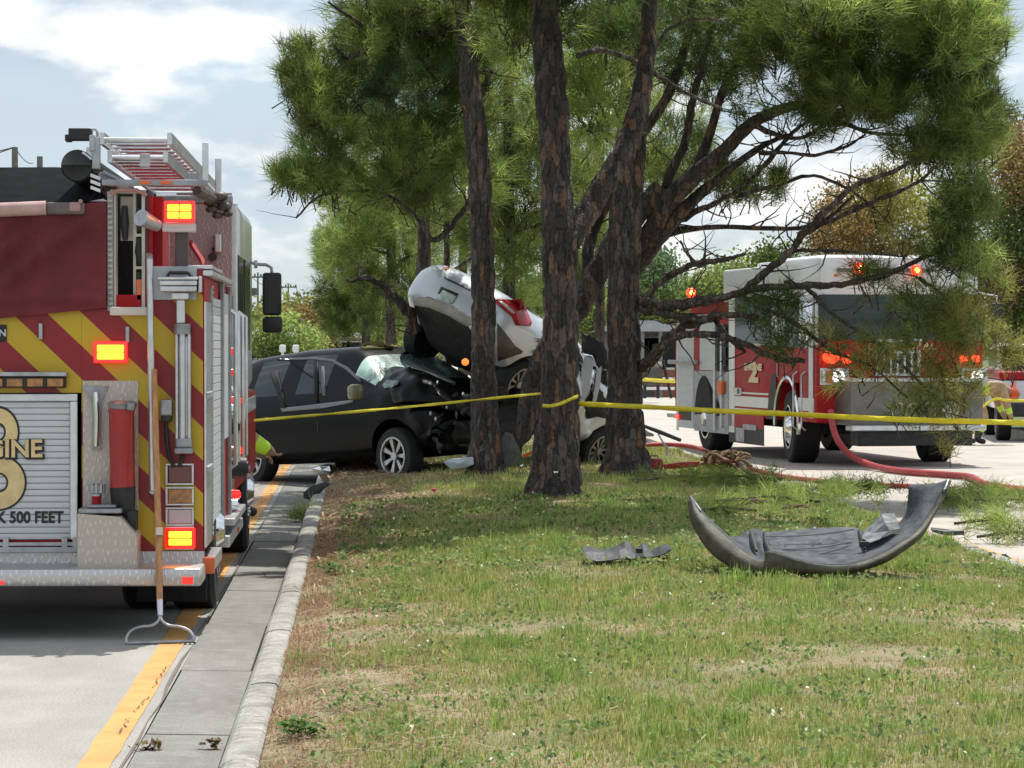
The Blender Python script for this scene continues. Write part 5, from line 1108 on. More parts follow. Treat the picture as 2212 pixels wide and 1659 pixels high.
# crowns: near pines
crown(T2, o2, [(1150,-190,28.2,600,70,2.8,2000,'mid'), (850,-150,28.8,360,50,2.4,900,'light'), (1500,-160,28.6,400,60,2.6,1300,'mid'), (1150,-230,26.6,600,60,1.6,700,'mid')], 111, nn=34, width=.055, twigs=False, name='upper_crown')  # out-of-view crown, needles widened so it shades the lawn more
crown(T2, o2, [(1100,60,31.5,110,90,.9,110,'light'), (1180,260,32.5,60,100,.6,40,'mid'), (1290,200,32,70,130,.9,110,'light'), (1000,-60,30.5,260,70,1.5,300,'mid'), (1250,-60,30.5,260,80,1.6,300,'dark'), (1150,40,30.8,130,60,.8,60,'mid'), (1350,50,31.5,170,60,1,110,'dark')], 101)
crown(T1, o1, [(800,-150,34.5,380,60,2.6,330,'mid'), (1150,-120,36,300,80,2.6,300,'mid')], 112, nn=34, width=.055, twigs=False, name='upper_crown')  # unseen crown with widened needles, added to shade the cars
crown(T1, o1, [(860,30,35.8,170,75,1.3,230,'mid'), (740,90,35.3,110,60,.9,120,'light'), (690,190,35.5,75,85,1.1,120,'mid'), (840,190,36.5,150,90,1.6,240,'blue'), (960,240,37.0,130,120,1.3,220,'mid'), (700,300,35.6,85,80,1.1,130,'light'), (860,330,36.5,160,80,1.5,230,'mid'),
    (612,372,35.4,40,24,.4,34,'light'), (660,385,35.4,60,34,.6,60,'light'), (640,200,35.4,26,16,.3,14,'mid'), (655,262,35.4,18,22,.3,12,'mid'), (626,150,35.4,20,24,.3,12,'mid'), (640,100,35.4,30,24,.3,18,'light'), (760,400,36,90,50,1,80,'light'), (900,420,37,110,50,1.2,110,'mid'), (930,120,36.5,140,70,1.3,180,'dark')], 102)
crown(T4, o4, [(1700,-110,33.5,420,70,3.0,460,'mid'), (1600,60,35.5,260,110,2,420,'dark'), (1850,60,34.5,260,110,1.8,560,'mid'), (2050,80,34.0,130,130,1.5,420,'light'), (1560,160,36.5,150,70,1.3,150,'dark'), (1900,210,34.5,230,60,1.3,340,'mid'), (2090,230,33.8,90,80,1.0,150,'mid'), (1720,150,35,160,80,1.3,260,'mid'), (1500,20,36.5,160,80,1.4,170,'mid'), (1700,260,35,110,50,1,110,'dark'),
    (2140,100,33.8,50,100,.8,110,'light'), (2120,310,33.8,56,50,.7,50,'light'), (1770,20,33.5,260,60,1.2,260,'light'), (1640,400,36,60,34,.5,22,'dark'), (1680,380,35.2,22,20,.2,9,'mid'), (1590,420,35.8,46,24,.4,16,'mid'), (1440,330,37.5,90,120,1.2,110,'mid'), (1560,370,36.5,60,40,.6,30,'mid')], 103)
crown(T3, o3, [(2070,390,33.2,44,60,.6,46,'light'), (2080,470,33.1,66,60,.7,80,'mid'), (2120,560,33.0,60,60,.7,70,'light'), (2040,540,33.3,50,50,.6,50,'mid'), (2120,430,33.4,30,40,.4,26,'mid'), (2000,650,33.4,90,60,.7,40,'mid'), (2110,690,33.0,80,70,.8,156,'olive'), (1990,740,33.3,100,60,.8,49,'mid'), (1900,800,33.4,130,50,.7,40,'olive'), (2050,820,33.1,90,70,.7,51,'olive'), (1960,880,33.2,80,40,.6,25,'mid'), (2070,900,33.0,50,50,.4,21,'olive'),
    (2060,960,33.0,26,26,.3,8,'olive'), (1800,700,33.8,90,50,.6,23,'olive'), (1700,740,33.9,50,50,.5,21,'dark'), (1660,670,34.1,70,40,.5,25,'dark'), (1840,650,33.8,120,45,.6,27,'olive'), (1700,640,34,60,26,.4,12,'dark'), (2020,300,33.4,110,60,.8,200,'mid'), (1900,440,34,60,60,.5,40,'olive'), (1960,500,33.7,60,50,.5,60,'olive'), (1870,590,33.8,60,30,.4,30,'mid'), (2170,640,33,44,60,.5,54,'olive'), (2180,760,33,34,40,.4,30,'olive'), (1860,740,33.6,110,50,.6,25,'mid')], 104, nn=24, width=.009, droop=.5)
# pines further along the median
def far_pine(label, u, v0, Y, r0, top, blobs, seed, lean=0, group='pines along the median beyond the wreck'):
    b = at(u, v0, Y); o = Vector((b.x, b.y, lawn_z(b.x))); t = tree(label, o, group=group)
    bole('trunk', px([(u, v0, r0*1.2), (u+lean*.3, v0-120, r0), (u+lean*.6, v0-300, r0*.85), (u+lean, top, r0*.5)], Y), t, o, seed, seg=18, step=.2); crown(t, o, blobs, seed+200, nn=22, length=.26, width=.012, twigs=False)
    rg = random.Random(seed)
    for k in range(7):
        v = rg.uniform(top+60, v0-280); s = rg.choice((-1, 1)); L = rg.uniform(50, 130); branch(t, o, px([(u+lean*.5, v, r0*.35), (u+s*L*.5, v-rg.uniform(10, 50), r0*.25), (u+s*L, v-rg.uniform(30, 90), 1.5)], Y, Y+rg.uniform(-1, 1)), seed*7+k, seg=6)
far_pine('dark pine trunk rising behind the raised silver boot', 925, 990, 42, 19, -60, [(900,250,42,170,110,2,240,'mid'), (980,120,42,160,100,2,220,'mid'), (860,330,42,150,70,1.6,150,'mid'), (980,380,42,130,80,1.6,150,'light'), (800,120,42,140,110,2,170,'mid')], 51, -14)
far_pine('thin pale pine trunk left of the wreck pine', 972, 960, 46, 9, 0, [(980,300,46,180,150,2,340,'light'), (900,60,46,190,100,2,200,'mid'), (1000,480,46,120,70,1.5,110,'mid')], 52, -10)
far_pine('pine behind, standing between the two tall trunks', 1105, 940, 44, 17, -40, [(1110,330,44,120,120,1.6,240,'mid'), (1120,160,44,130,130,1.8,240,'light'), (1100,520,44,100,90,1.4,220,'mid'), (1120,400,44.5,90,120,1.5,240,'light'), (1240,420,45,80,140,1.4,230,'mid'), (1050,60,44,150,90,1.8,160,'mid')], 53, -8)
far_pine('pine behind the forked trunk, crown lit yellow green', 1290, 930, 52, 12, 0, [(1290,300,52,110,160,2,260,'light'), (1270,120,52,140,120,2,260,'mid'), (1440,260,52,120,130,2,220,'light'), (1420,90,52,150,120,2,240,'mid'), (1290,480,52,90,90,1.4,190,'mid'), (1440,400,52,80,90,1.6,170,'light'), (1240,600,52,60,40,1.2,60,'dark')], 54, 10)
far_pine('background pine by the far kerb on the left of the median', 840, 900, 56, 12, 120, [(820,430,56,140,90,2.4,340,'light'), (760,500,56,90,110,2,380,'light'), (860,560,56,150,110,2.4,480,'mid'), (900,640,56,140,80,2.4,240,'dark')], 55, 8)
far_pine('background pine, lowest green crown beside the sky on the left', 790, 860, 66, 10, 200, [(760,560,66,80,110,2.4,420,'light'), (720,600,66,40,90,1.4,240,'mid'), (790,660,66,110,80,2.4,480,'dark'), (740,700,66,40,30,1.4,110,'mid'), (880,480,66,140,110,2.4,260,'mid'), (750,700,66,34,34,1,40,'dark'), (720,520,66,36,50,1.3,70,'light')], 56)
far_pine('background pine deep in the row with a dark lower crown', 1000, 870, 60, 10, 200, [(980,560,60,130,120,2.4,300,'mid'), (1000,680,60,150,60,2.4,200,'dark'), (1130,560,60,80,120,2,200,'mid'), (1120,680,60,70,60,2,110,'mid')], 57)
# ------------------------------------------------------------ background: trees, houses, poles, signals
def bgtree(label, u, v, Y, blobs, seed, size=.35, r=5, name='broadleaf_tree', group=None, top=None):
    b = at(u, v, Y); o = Vector((b.x, b.y, -.05)); t = tree(label, o, name=name, group=group)
    tv = top if top is not None else min(x[1] for x in blobs); bole('trunk', [(o.x, o.y, -.05, r*1.2*Y/F), *px([(u+3, (v+tv)/2, r), (u+1, tv, r*.4)], Y)], t, o, seed, seg=12, step=.5); leafy(t, o, blobs, seed+300, size*.5)
    rg = random.Random(seed)
    for k in range(4): vv = tv+(v-tv)*rg.uniform(.25, .6); s = rg.choice((-1, 1)); branch(t, o, px([(u+2, vv, r*.5), (u+s*rg.uniform(10, 40), vv-rg.uniform(10, 40), 1)], Y), seed+k, seg=5)
bgtree('olive brown tree crown showing above the white cab of engine 2', 1880, 740, 78, [(1850,470,78,95,80,3,380,'brown'), (1930,430,78,90,70,3,300,'olive'), (1800,520,78,60,50,2,140,'brown'), (1990,490,78,90,90,3,280,'olive'), (1900,560,78,110,40,3,200,'brown')], 61, .22)
bgtree('dark brown tree at the right edge behind the drooping pine', 2190, 800, 72, [(2200,360,72,60,120,3,420,'brown'), (2190,520,72,60,120,3,460,'dark'), (2140,600,72,60,80,3,260,'brown'), (2230,640,72,70,90,3,320,'dark'), (2250,450,72,70,150,3,300,'brown')], 62, .22)
bgtree('green tree behind the grey roofed house', 1420, 760, 120, [(1410,590,120,36,50,4,240,'blue'), (1400,660,120,60,50,4,280,'mid'), (1450,690,120,60,40,4,200,'mid')], 63, .4, 3)
bgtree('round green tree left of engine 2, below the dead twig', 1520, 740, 130, [(1520,640,130,60,38,4,300,'mid'), (1560,610,130,40,26,3,130,'light'), (1480,670,130,50,40,4,200,'dark')], 64, .4, 3)
bgtree('dark green tree top rising over the grey roof box of engine 2', 1660, 740, 125, [(1665,570,125,40,26,3,190,'dark'), (1610,610,125,44,40,3,210,'mid'), (1700,600,125,60,30,4,220,'dark')], 65, .4, 3)
bgtree('pale green small tree seen between the trunks', 1285, 760, 110, [(1285,650,110,24,34,3,130,'light'), (1290,700,110,40,36,4,200,'mid')], 66, .35, 3)
bgtree('green tree mass behind the wreck', 1180, 770, 100, [(1180,640,100,90,60,5,420,'dark'), (1120,690,100,90,50,5,360,'mid'), (1240,600,100,50,60,4,160,'mid')], 67, .35, 3)
bgtree('sunny green tree beyond the left lane', 615, 770, 190, [(612,716,190,16,16,5,200,'light'), (640,735,190,26,10,5,180,'mid'), (592,735,190,18,14,4,130,'mid')], 68, .6, 2)
bgtree('tan leafless looking tree beside the signal arm', 688, 770, 210, [(690,722,210,20,18,4,240,'brown'), (664,722,210,18,18,4,170,'brown'), (670,695,210,14,10,3,60,'brown')], 69, .6, 2)
bgtree('small brown tree top right of the tallest utility pole', 630, 770, 230, [(632,692,230,12,10,3,90,'brown'), (676,690,230,10,9,3,60,'brown')], 70, .6, 2)
bgtree('low bright shrub beyond the black SUV', 665, 768, 150, [(665,743,150,24,12,3,150,'light'), (610,748,150,24,10,3,130,'dark'), (580,740,150,26,14,3,150,'mid')], 71, .4, 1.5, name='shrub', top=738)
# far woods along the horizon
def woods():
    g = np.random.default_rng(5); n = 5200; X = g.uniform(-70, 110, n); Y = g.uniform(330, 400, n)
    cen = []; col = []
    hgt = np.array([5.5+3.5*noise.noise((x*.045, 2.2, 0))+2*noise.noise((x*.2, 5, 0)) for x in X]); Z = g.random(n)**.7*hgt
    P = np.stack([X, Y, Z], 1); k = 16; P = np.repeat(P, k, 0)+g.normal(0, 1.0, (n*k, 3)); a = unit(g.normal(0, 1, P.shape)); b = unit(np.cross(a, g.normal(0, 1, P.shape))); s = g.uniform(.18, .45, (n*k, 1))
    V = np.stack([P-a*s, P+b*s*.6, P+a*s, P-b*s*.6], 1).reshape(-1, 3); c = np.array(GRN['mid']+GRN['olive'])[g.integers(0, 6, n*k)]*g.uniform(.7, 1.3, (n*k, 1))
    fast_mesh('far_woods', V, np.arange(len(V)).reshape(-1, 4), np.repeat(c, 4, 0), M_leaf, kind='stuff')
woods()
M_pole = M('weathered_pole', (.16,.15,.14), .8, var=.2); M_wire = M('wire', (.05,.05,.05), .6)
def pole(label, u, vtop, arms, hgt=11.0, tr=None):
    Y = F*(hgt-H)/(VPY-vtop); b = at(u, vtop, Y); o = Vector((b.x, Y, -.05)); t = thing('utility_pole', label, 'utility pole', o, group='utility poles along the left side of the street')
    g = MB(); r = max(.13, .9*Y/F*1.0); g.cyl((0,0,0), (0,0,hgt), r*1.15, r*.8, n=8); g.build('post', M_pole, t, smooth=True)
    for dz, w in arms:
        g = MB(); g.box(-w/2, w/2, -.08, .08, hgt-dz-.1, hgt-dz+.1); g.build('crossarm', M_pole, t)
        for k in range(4): x = -w/2+w*(k+.2)/3.4; g = MB(); g.cyl((x, 0, hgt-dz+.1), (x, 0, hgt-dz+.42), .11, n=6); g.build('insulator', M_pole, t)
    if tr: g = MB(); g.cyl((tr[0], 0, hgt-tr[1]-1.0), (tr[0], 0, hgt-tr[1]), .32, n=10); g.build('transformer', M_pole, t, smooth=True)
    return o+Vector((0, 0, hgt))
tops = [pole('utility pole left of the engine mirror with a transformer', 557, 588, [(.6, 2.6)], tr=(-.45, 2)), pole('utility pole just right of the engine mirror, widest crossarm', 622.7, 613, [(.5, 2.6)], tr=(-.4, 1.6)),
    pole('utility pole, left one of the close pair', 647, 642.6, [(.3, 2.8)]), pole('utility pole, right one of the close pair', 656, 640, [(.4, 2.4)]), pole('farthest short utility pole nearest the pine crown', 668.7, 655, [(.5, 2.2)])]
o32 = pole('stub of a pole rising above the black hose bed tarp', 32, 318, [], 8.5); o86 = pole('short pole above the tarp beside the suction hose', 86, 338, [], 8.5)
wr = thing('overhead_wires', 'thin overhead wires strung between the poles at the left', 'wires', tops[0])
for a, b in zip(tops[:-1], tops[1:]):
    for dx in (-1, 1):
        P = [a.lerp(b, k/8)+Vector((dx*1.1, 0, -.3-3.2*(k/8)*(1-k/8))) for k in range(9)]; g = MB(); g.tube(P, .045, 4); g.build('wire', M_wire, wr, origin=tops[0])
for q, e in ((o32, Vector((-24, 120, 7.6))), (o32, at(72, 352, 150)), (o32, Vector((-30, 160, 8.6)))):
    g = MB(); g.tube([q+(e-q)*(k/6)+Vector((0, 0, -.8*(k/6)*(1-k/6))) for k in range(7)], .02, 4); g.build('wire', M_wire, wr, origin=tops[0])
# signal mast arm
so = at(620, 744, 600); so.z = 0; sg = thing('traffic_signal', 'traffic signal mast arm with two dark signal heads far down the road', 'traffic signal', so)
M_galv = M('galvanised_mast', (.42,.46,.46), .5, .3)
za = H+41*600/F
g = MB(); g.cyl((0,0,0), (0,0,za+.4), .28, .22, n=10); g.build('mast', M_galv, sg, smooth=True)
g = MB(); g.cyl((-1.2,0,za), (11.2,0,za+.1), .26, .14, n=8); g.build('arm', M_galv, sg, smooth=True)
for u in (729.5, 748):
    x = at(u, 0, 600).x-so.x; g = MB(); g.bbox(x-.45, x+.45, -.2, .2, za-1.6, za+.3, .05); g.build('signal_head', M_ink, sg)
# mailboxes
for u, lab in ((610.5, 'white mailbox post beyond the SUV roof, left of two'), (639, 'white mailbox post beyond the SUV roof, right of two')):
    b = at(u, 755, 95); o = Vector((b.x, 95, 0)); t = thing('mailbox', lab, 'mailbox', o, group='mailboxes at the far kerb'); g = MB(); g.box(-.04,.04,-.04,.04,0,H-(VPY-753)*-95/F*-1 if False else 1.5); g.build('post', M_white, t); g = MB(); g.bbox(-.1,.1,-.22,.22,1.5,1.74,.05); g.build('box', M_white, t)
# houses
def house(label, u0, u1, vr, vw, Y, wall, roofc, seed, cols=0):
    a, b = at(u0, vr, Y), at(u1, vr, Y); o = Vector(((a.x+b.x)/2, Y, 0)); w = (b.x-a.x)/2; zr = a.z; zw = at(u0, vw, Y).z
    t = thing('house', label, 'house', o); g = MB(); g.box(-w*.94, w*.94, 0, 9, -.1, zw); g.build('wall', wall, t)
    g = MB(); ov = .5; g.add([(-w-ov,-ov,zw),(w+ov,-ov,zw),(w+ov,9.5,zw),(-w-ov,9.5,zw),(-w*.55,4.5,zr),(w*.55,4.5,zr)], [(0,1,5,4),(1,2,5),(2,3,4,5),(3,0,4),(3,2,1,0)]); g.build('roof', roofc, t)
    for k in (-.6, -.1, .45):
        g = MB(); g.bbox(k*w-.6, k*w+.6, -.06, 0, .9, 2.0, .03); f = g.build('window', M_white, t); g = MB(); g.box(k*w-.52, k*w+.52, -.075, -.061, .98, 1.92); g.build('pane', M_glass, f)
    g = MB(); g.bbox(.12*w, .12*w+1.0, -.05, 0, 0, 2.05, .02); g.build('door', M('door_paint', (.35,.12,.07), .5), t)
    for k in range(cols): x = -w*.9+k*(1.8*w/max(1, cols-1)); g = MB(); g.cyl((x, -.35, 0), (x, -.35, zw), .07, n=8); g.build('porch_post', M('porch_grey', (.25,.25,.24), .7), t)
house('low grey house with dark shingle roof seen left of engine 2', 1340, 1470, 690, 716, 100, M('grey_stucco', (.13,.125,.12), .8, var=.1), M('dark_shingles', (.06,.07,.08), .9, var=.2, scale=3), 1, 4)
house('pale house with green grey roof low behind the engine mirror', 500, 640, 712, 728, 170, M('pale_stucco', (.45,.45,.40), .8), M('grey_shingles', (.20,.24,.23), .9, var=.2), 2, 3)
house('cream house glimpsed beyond the median pines', 700, 790, 715, 730, 230, M('cream_stucco', (.50,.46,.38), .8), M('tan_shingles', (.28,.25,.21), .9, var=.2), 3, 0)
# picnic table with a drum beside it beyond the right road
b = at(1425, 857, 90); o = Vector((b.x, 90, .13)); t = thing('smoker_grill', 'dark barrel grill on legs on the grass beyond the right road', 'grill', o)
g = MB(); g.cyl((-.55,0,.75), (.05,0,.75), .36, n=18); g.build('barrel', M('sooty_steel', (.09,.08,.07), .7, var=.3), t, smooth=True)
for x0, x1 in ((.1, .35), (.5, .5)): g = MB(); g.tube([(x0, 0, 1.15), (x1, 0, 0)], .045, 6); g.build('leg', M_dark, t)
for x in (-.45, -.05): g = MB(); g.cyl((x, 0, 0), (x, 0, .5), .05, n=6); g.build('leg', M_dark, t)
# rail fence far right of trunk
b = at(1385, 790, 95); fo = Vector((b.x, 95, .13)); t = thing('rail_fence', 'white rail fence on the grass beyond the right road', 'fence', fo)
for k in range(9): g = MB(); g.bbox(k*1.2-.05, k*1.2+.05, -.05, .05, 0, .62, .01); g.build('post', M_white, t)
for z in (.18, .48): g = MB(); g.bbox(-.1, 9.8, -.07, -.055, z, z+.09, .01); g.build('rail', M_white, t)
# pickup at the right edge
def pickup():
    o = Vector(((2262-VPX)*56/F, 56, 0)); t = thing('parked_pickup', 'silver and white emergency pickup with a red stripe cut by the right edge', 'pickup truck', o, (0, 0, R(-8)))
    g = MB(); g.bbox(-.95,.95,-2.6,2.6,.55,1.12,.08); g.build('body', M_silver, t, smooth=True)
    g = MB(); g.bbox(-.9,.9,-1.2,1.2,1.2,1.78,.14); g.build('cab', M_white, t, smooth=True)
    g = MB(); g.bbox(-.965,.965,-2.62,2.62,1.121,1.26,.03); g.build('red_stripe', M_red, t)
    g = MB(); g.bbox(-.915,-.905,-1.0,1.0,1.34,1.66,.003); g.build('window', M_glass, t)
    g = MB(); g.bbox(-.8,.8,-1.235,-1.2,1.3,1.7,.01); g.build('windscreen', M_glass, t)
    g = MB(); g.bbox(-.9,.9,-2.72,-2.6,.45,.7,.04); g.build('bumper', M_dark, t)
    for x in (-1, 1):
        for y in (-1.7, 1.7): wheel(t, (x*.83, y, .40), .40, .26, x, M_rimd, spokes=6)
pickup()
# ------------------------------------------------------------ tape, hoses, wreckage on the ground, people
M_tape = M('yellow_caution_tape', (.80,.66,.03), .35, var=.12, scale=9, trans=0.0)
def tape(name_label, pts, w, cat='caution tape', twist=0.0, seed=1, name='caution_tape'):
    """pts (u,v,Y); strip of width w hanging in the air"""
    P = [at(*p) for p in pts]; o = P[0].copy(); rg = random.Random(seed); S = smooth_path([tuple(p) for p in P], 14); rows = []
    for i, s in enumerate(S):
        p = Vector(s); a = twist*math.sin(i*.21+seed)+.25*math.sin(i*.9+seed*2); ww = w/2
        rows.append([p+Vector((0, math.sin(a)*ww, math.cos(a)*ww)), p+Vector((0, .004*rg.random(), 0)), p-Vector((0, math.sin(a)*ww, math.cos(a)*ww))])
    g = MB(); g.grid(rows); ob = g.build(name, M_tape, None, smooth='all', origin=o, label=name_label, cat=cat); so = ob.modifiers.new('s', 'SOLIDIFY'); so.thickness = .002; apply_mods(ob); return ob
tape('yellow caution tape running from the engine to the forked pine', [(548,908,26.2), (700,895,27.2), (860,881,28.2), (1020,865,28.9), (1168,850,29.35)], .028, twist=.8, seed=2)
pa = [(1172,876,29.26), (1190,877,29.18), (1215,870,29.17), (1238,860,29.22), (1249,856,29.32)]
tape('yellow tape band wound round the forked pine trunk', pa, .035, twist=.3, seed=3)
tape('yellow caution tape from the forked pine to the right side, widening towards the edge', [(1249,872,29.4), (1330,876,29.2), (1420,880,28.8), (1540,887,28.4), (1700,894,27.9), (1850,902,27.4), (2000,908,27.0), (2120,911,26.7), (2260,915,26.4)], .05, twist=.35, seed=5)
tape('far strand of yellow tape beyond the right road, left of engine 2', [(1372,818,70), (1420,822,71), (1466,824,72)], .09, twist=.2, seed=6)
tape('far strand of yellow tape at the right edge by the pickup', [(2120,880,50), (2150,862,50.3), (2180,865,50.6), (2250,866,51)], .05, twist=.2, seed=7)
M_hose = M('red_rubber_hose', (.38,.045,.05), .55, var=.15, scale=5)
def hose(label, pts, r, seed=1):
    P = []
    for p in pts:
        q = at(p[0], p[1], p[2]) if len(p) > 2 else ground_at(p[0], p[1], r+.005); P.append(tuple(q))
    o = Vector(P[0]); g = MB(); g.tube([Vector(s) for s in smooth_path(P, 8)], r, 12); return g.build('fire_hose', M_hose, None, smooth='all', origin=o, label=label, cat='hose', group='red hoses on the right road')
hose('thick red hose hanging from the bumper of engine 2 and crossing the road', [(1795,888,42.4), (1799,920,42.2), (1812,955,42.0), (1840,985,41.9), (1886,1006,41.4), (1950,1018), (2050,1026), (2098,1031), (2128,1046), (2190,1056), (2290,1068)], .046)
hose('thinner red hose lying along the kerb from the wreck towards the right', [(1375,962,43), (1440,960,43), (1500,966,42.5), (1545,984,41.8), (1590,1003,40.8), (1650,1020), (1720,1033), (1850,1046), (1960,1050), (2060,1056)], .030)
# --- big bumper cover
def bumper_cover():
    cols = [((1486,1080,20.0),(1492,1071,19.95),(1500,1078,20.02),(1499,1084,20.1)), ((1493,1125,19.8),(1513,1103,19.8),(1524,1112,19.95),(1520,1110,20.05)), ((1530,1190,19.55),(1567,1158,19.55),(1585,1168,19.8),(1575,1160,20.0)), ((1590,1230,19.4),(1620,1200,19.38),(1632,1196,19.7),(1618,1148,20.1)),
        ((1640,1248,19.3),(1652,1214,19.25),(1650,1200,19.6),(1636,1142,20.15)), ((1662,1250,19.28),(1660,1190,19.2),(1672,1196,19.6),(1660,1150,20.2)), ((1740,1249,19.28),(1745,1216,19.2),(1745,1198,19.6),(1740,1143,20.2)), ((1815,1242,19.3),(1818,1221,19.22),(1815,1192,19.65),(1830,1140,20.2)), ((1880,1227,19.35),(1872,1211,19.3),(1868,1182,19.7),(1880,1147,20.15)),
        ((1938,1200,19.45),(1935,1180,19.4),(1930,1152,19.75),(1925,1142,20.1)), ((1992,1157,19.6),(1980,1147,19.55),(1972,1122,19.8),(1955,1112,20.05)), ((2022,1110,19.75),(2014,1104,19.7),(1990,1082,19.85),(1963,1064,20.0)), ((2045,1062,19.85),(2038,1060,19.8),(2003,1054,19.9),(1968,1048,20.0)), ((2053,1038,19.9),(2050,1035,19.86),(2030,1043,19.92),(2012,1049,19.98))]
    o = at(1760, 1248, 19.6); t = thing('bumper_cover', 'large torn grey plastic bumper cover lying on the grass at the right', 'bumper', o)
    M_out = M('bumper_paint_olive', (.072,.067,.048), .6, spec=.3, var=.35, scale=9, bump=.3, bscale=50); M_in = M('grey_inner_plastic', (.078,.087,.096), .75, spec=.2, var=.4, scale=11, bump=.4, bscale=40)
    R0 = [at(*c[0]) for c in cols]; R1 = [at(*c[1]) for c in cols]; R2 = [at(*c[2]) for c in cols]; R3 = [at(*c[3]) for c in cols]
    def sheet(name, rows, mat, n=5, thick=.006, off=0):
        D = [[Vector(q) for q in smooth_path([tuple(p) for p in r], n)] for r in rows]; DD = []
        for j in range(len(D[0])): DD.append([Vector(q) for q in smooth_path([tuple(D[i][j]) for i in range(len(D))], 5)] if len(D) > 2 else [D[0][j].lerp(D[1][j], k/5) for k in range(6)])
        for r in DD:
            for q in r: q += Vector((noise.noise(q*6), noise.noise(q*6+Vector((4,0,0))), noise.noise(q*6+Vector((0,4,0)))))*.006
        g = MB(); g.grid(DD); ob = g.build(name, mat, t, smooth='all', origin=o); s = ob.modifiers.new('s', 'SOLIDIFY'); s.thickness = thick; s.offset = off; apply_mods(ob); return ob
    mid = [a.lerp(b, .5)+Vector((0, -.05, .0)) for a, b in zip(R0, R1)]
    sheet('outer_skin', [R0, mid, R1], M_out); sheet('inner_skin', [[p+Vector((0, .006, 0)) for p in R1], R2, R3], M_in)
    sheet('underside', [R0, [a.lerp(b, .5)+Vector((0, 0, -.03)) for a, b in zip(R0, R3)], [p+Vector((0, .012, -.01)) for p in R3]], M_in)
    for (u0, v0, u1, v1, dy) in ((1655,1158,1845,1143,-.02), (1690,1186,1840,1170,-.03), (1720,1202,1835,1178,-.03)):
        P = [at(u0+(u1-u0)*k/6, v0+(v1-v0)*k/6+5*math.sin(k/6*math.pi), 19.98+dy-(v0-1143)*.006) for k in range(7)]; g = MB(); g.tube(P, .006, 6); g.build('stiffening_rib', M('pale_rib', (.22,.24,.26), .5), t, smooth=True, origin=o)
    for u, v in ((1662,1172), (1688,1175), (1716,1174), (1743,1173), (1772,1169), (1800,1163), (1700,1145), (1760,1141)):
        q = at(u, v, 19.86); g = MB(); g.bbox(q.x-.009, q.x+.009, q.y-.012, q.y+.004, q.z-.008, q.z+.008, .003); g.build('clip', M('white_clip', (.6,.62,.64), .4), t, origin=o)
    for L in (((1652,1150,20.1), (1654,1172,19.8), (1664,1194,19.45)), ((1856,1147,20.1), (1862,1165,19.85), (1868,1186,19.5)), ((1622,1148,20.05), (1626,1165,19.85), (1634,1190,19.6))):
        P = [at(*z) for z in L]; g = MB(); g.tube(P, [.012, .016, .010], 5); g.build('panel_seam', M_ink, t, smooth=True, origin=o)
    G = [[at(u, v, Y) for u, v, Y in r] for r in (((1868,1150,19.95), (1882,1130,19.92), (1905,1114,19.85), (1932,1104,19.8)), ((1862,1166,19.7), (1888,1148,19.68), (1912,1134,19.66), (1938,1122,19.7)), ((1878,1176,19.55), (1900,1160,19.55), (1922,1150,19.6), (1945,1138,19.66)))]
    for r in G:
        for k, q in enumerate(r): q += Vector((0, 0, .012*(-1)**k))
    g = MB(); g.grid(G); ob = g.build('torn_bracket', M('pale_bracket', (.17,.18,.19), .7, var=.4, scale=15), t, origin=o); so = ob.modifiers.new('s', 'SOLIDIFY'); so.thickness = .006; apply_mods(ob)
    g = MB(); a = at(1866, 1176, 19.55); g.bbox(a.x-.03, a.x+.035, a.y-.01, a.y+.01, a.z-.018, a.z+.02, .004); g.build('open_slot', M_ink, t, origin=o)
    q = at(2040, 1063, 19.78); g = MB(); g.bbox(q.x-.014, q.x+.014, q.y-.012, q.y+.006, q.z-.03, q.z+.02, .004); g.build('lamp_slot', M_ink, t, origin=o)
    g = MB(); g.tube([at(2049, 1036, 19.85), at(2044, 1050, 19.8), at(2038, 1062, 19.77)], .007, 5); g.tube([at(1491, 1072, 19.93), at(1502, 1086, 19.9), at(1514, 1102, 19.78)], .005, 5); g.build('bright_scuff', M('scuffed_edge', (.55,.6,.62), .4), t, origin=o, kind='stuff')
bumper_cover()
def shard(label, pts, Y, mat, seed=0, thick=.03, name='broken_plastic', cat='debris', group=None, depth=.12, hgt=.5):
    """jagged thick piece: outline (u,v) stands/lies between Y and Y+depth"""
    rg = random.Random(seed); P = [at(u, v, Y) for u, v in pts]; o = P[0].copy(); n = len(P); cen = sum(P, Vector())/n
    Q = [p.lerp(cen, .12)+Vector((0, depth, rg.uniform(-.01, .015))) for p in P]; mid = cen+Vector((0, depth*.5, .02)); mf = cen+Vector((0, -.015, 0))
    g = MB(); g.add(P+Q+[mid, mf], [(i, n+i, n+(i+1)%n, (i+1)%n) for i in range(n)]+[(n+i, 2*n, n+(i+1)%n) for i in range(n)]+[(i, (i+1)%n, 2*n+1) for i in range(n)])
    ob = g.build(name, mat, None, origin=o, label=label, cat=cat, group=group); s = ob.modifiers.new('b', 'BEVEL'); s.width = .004; s.segments = 1; apply_mods(ob); return ob
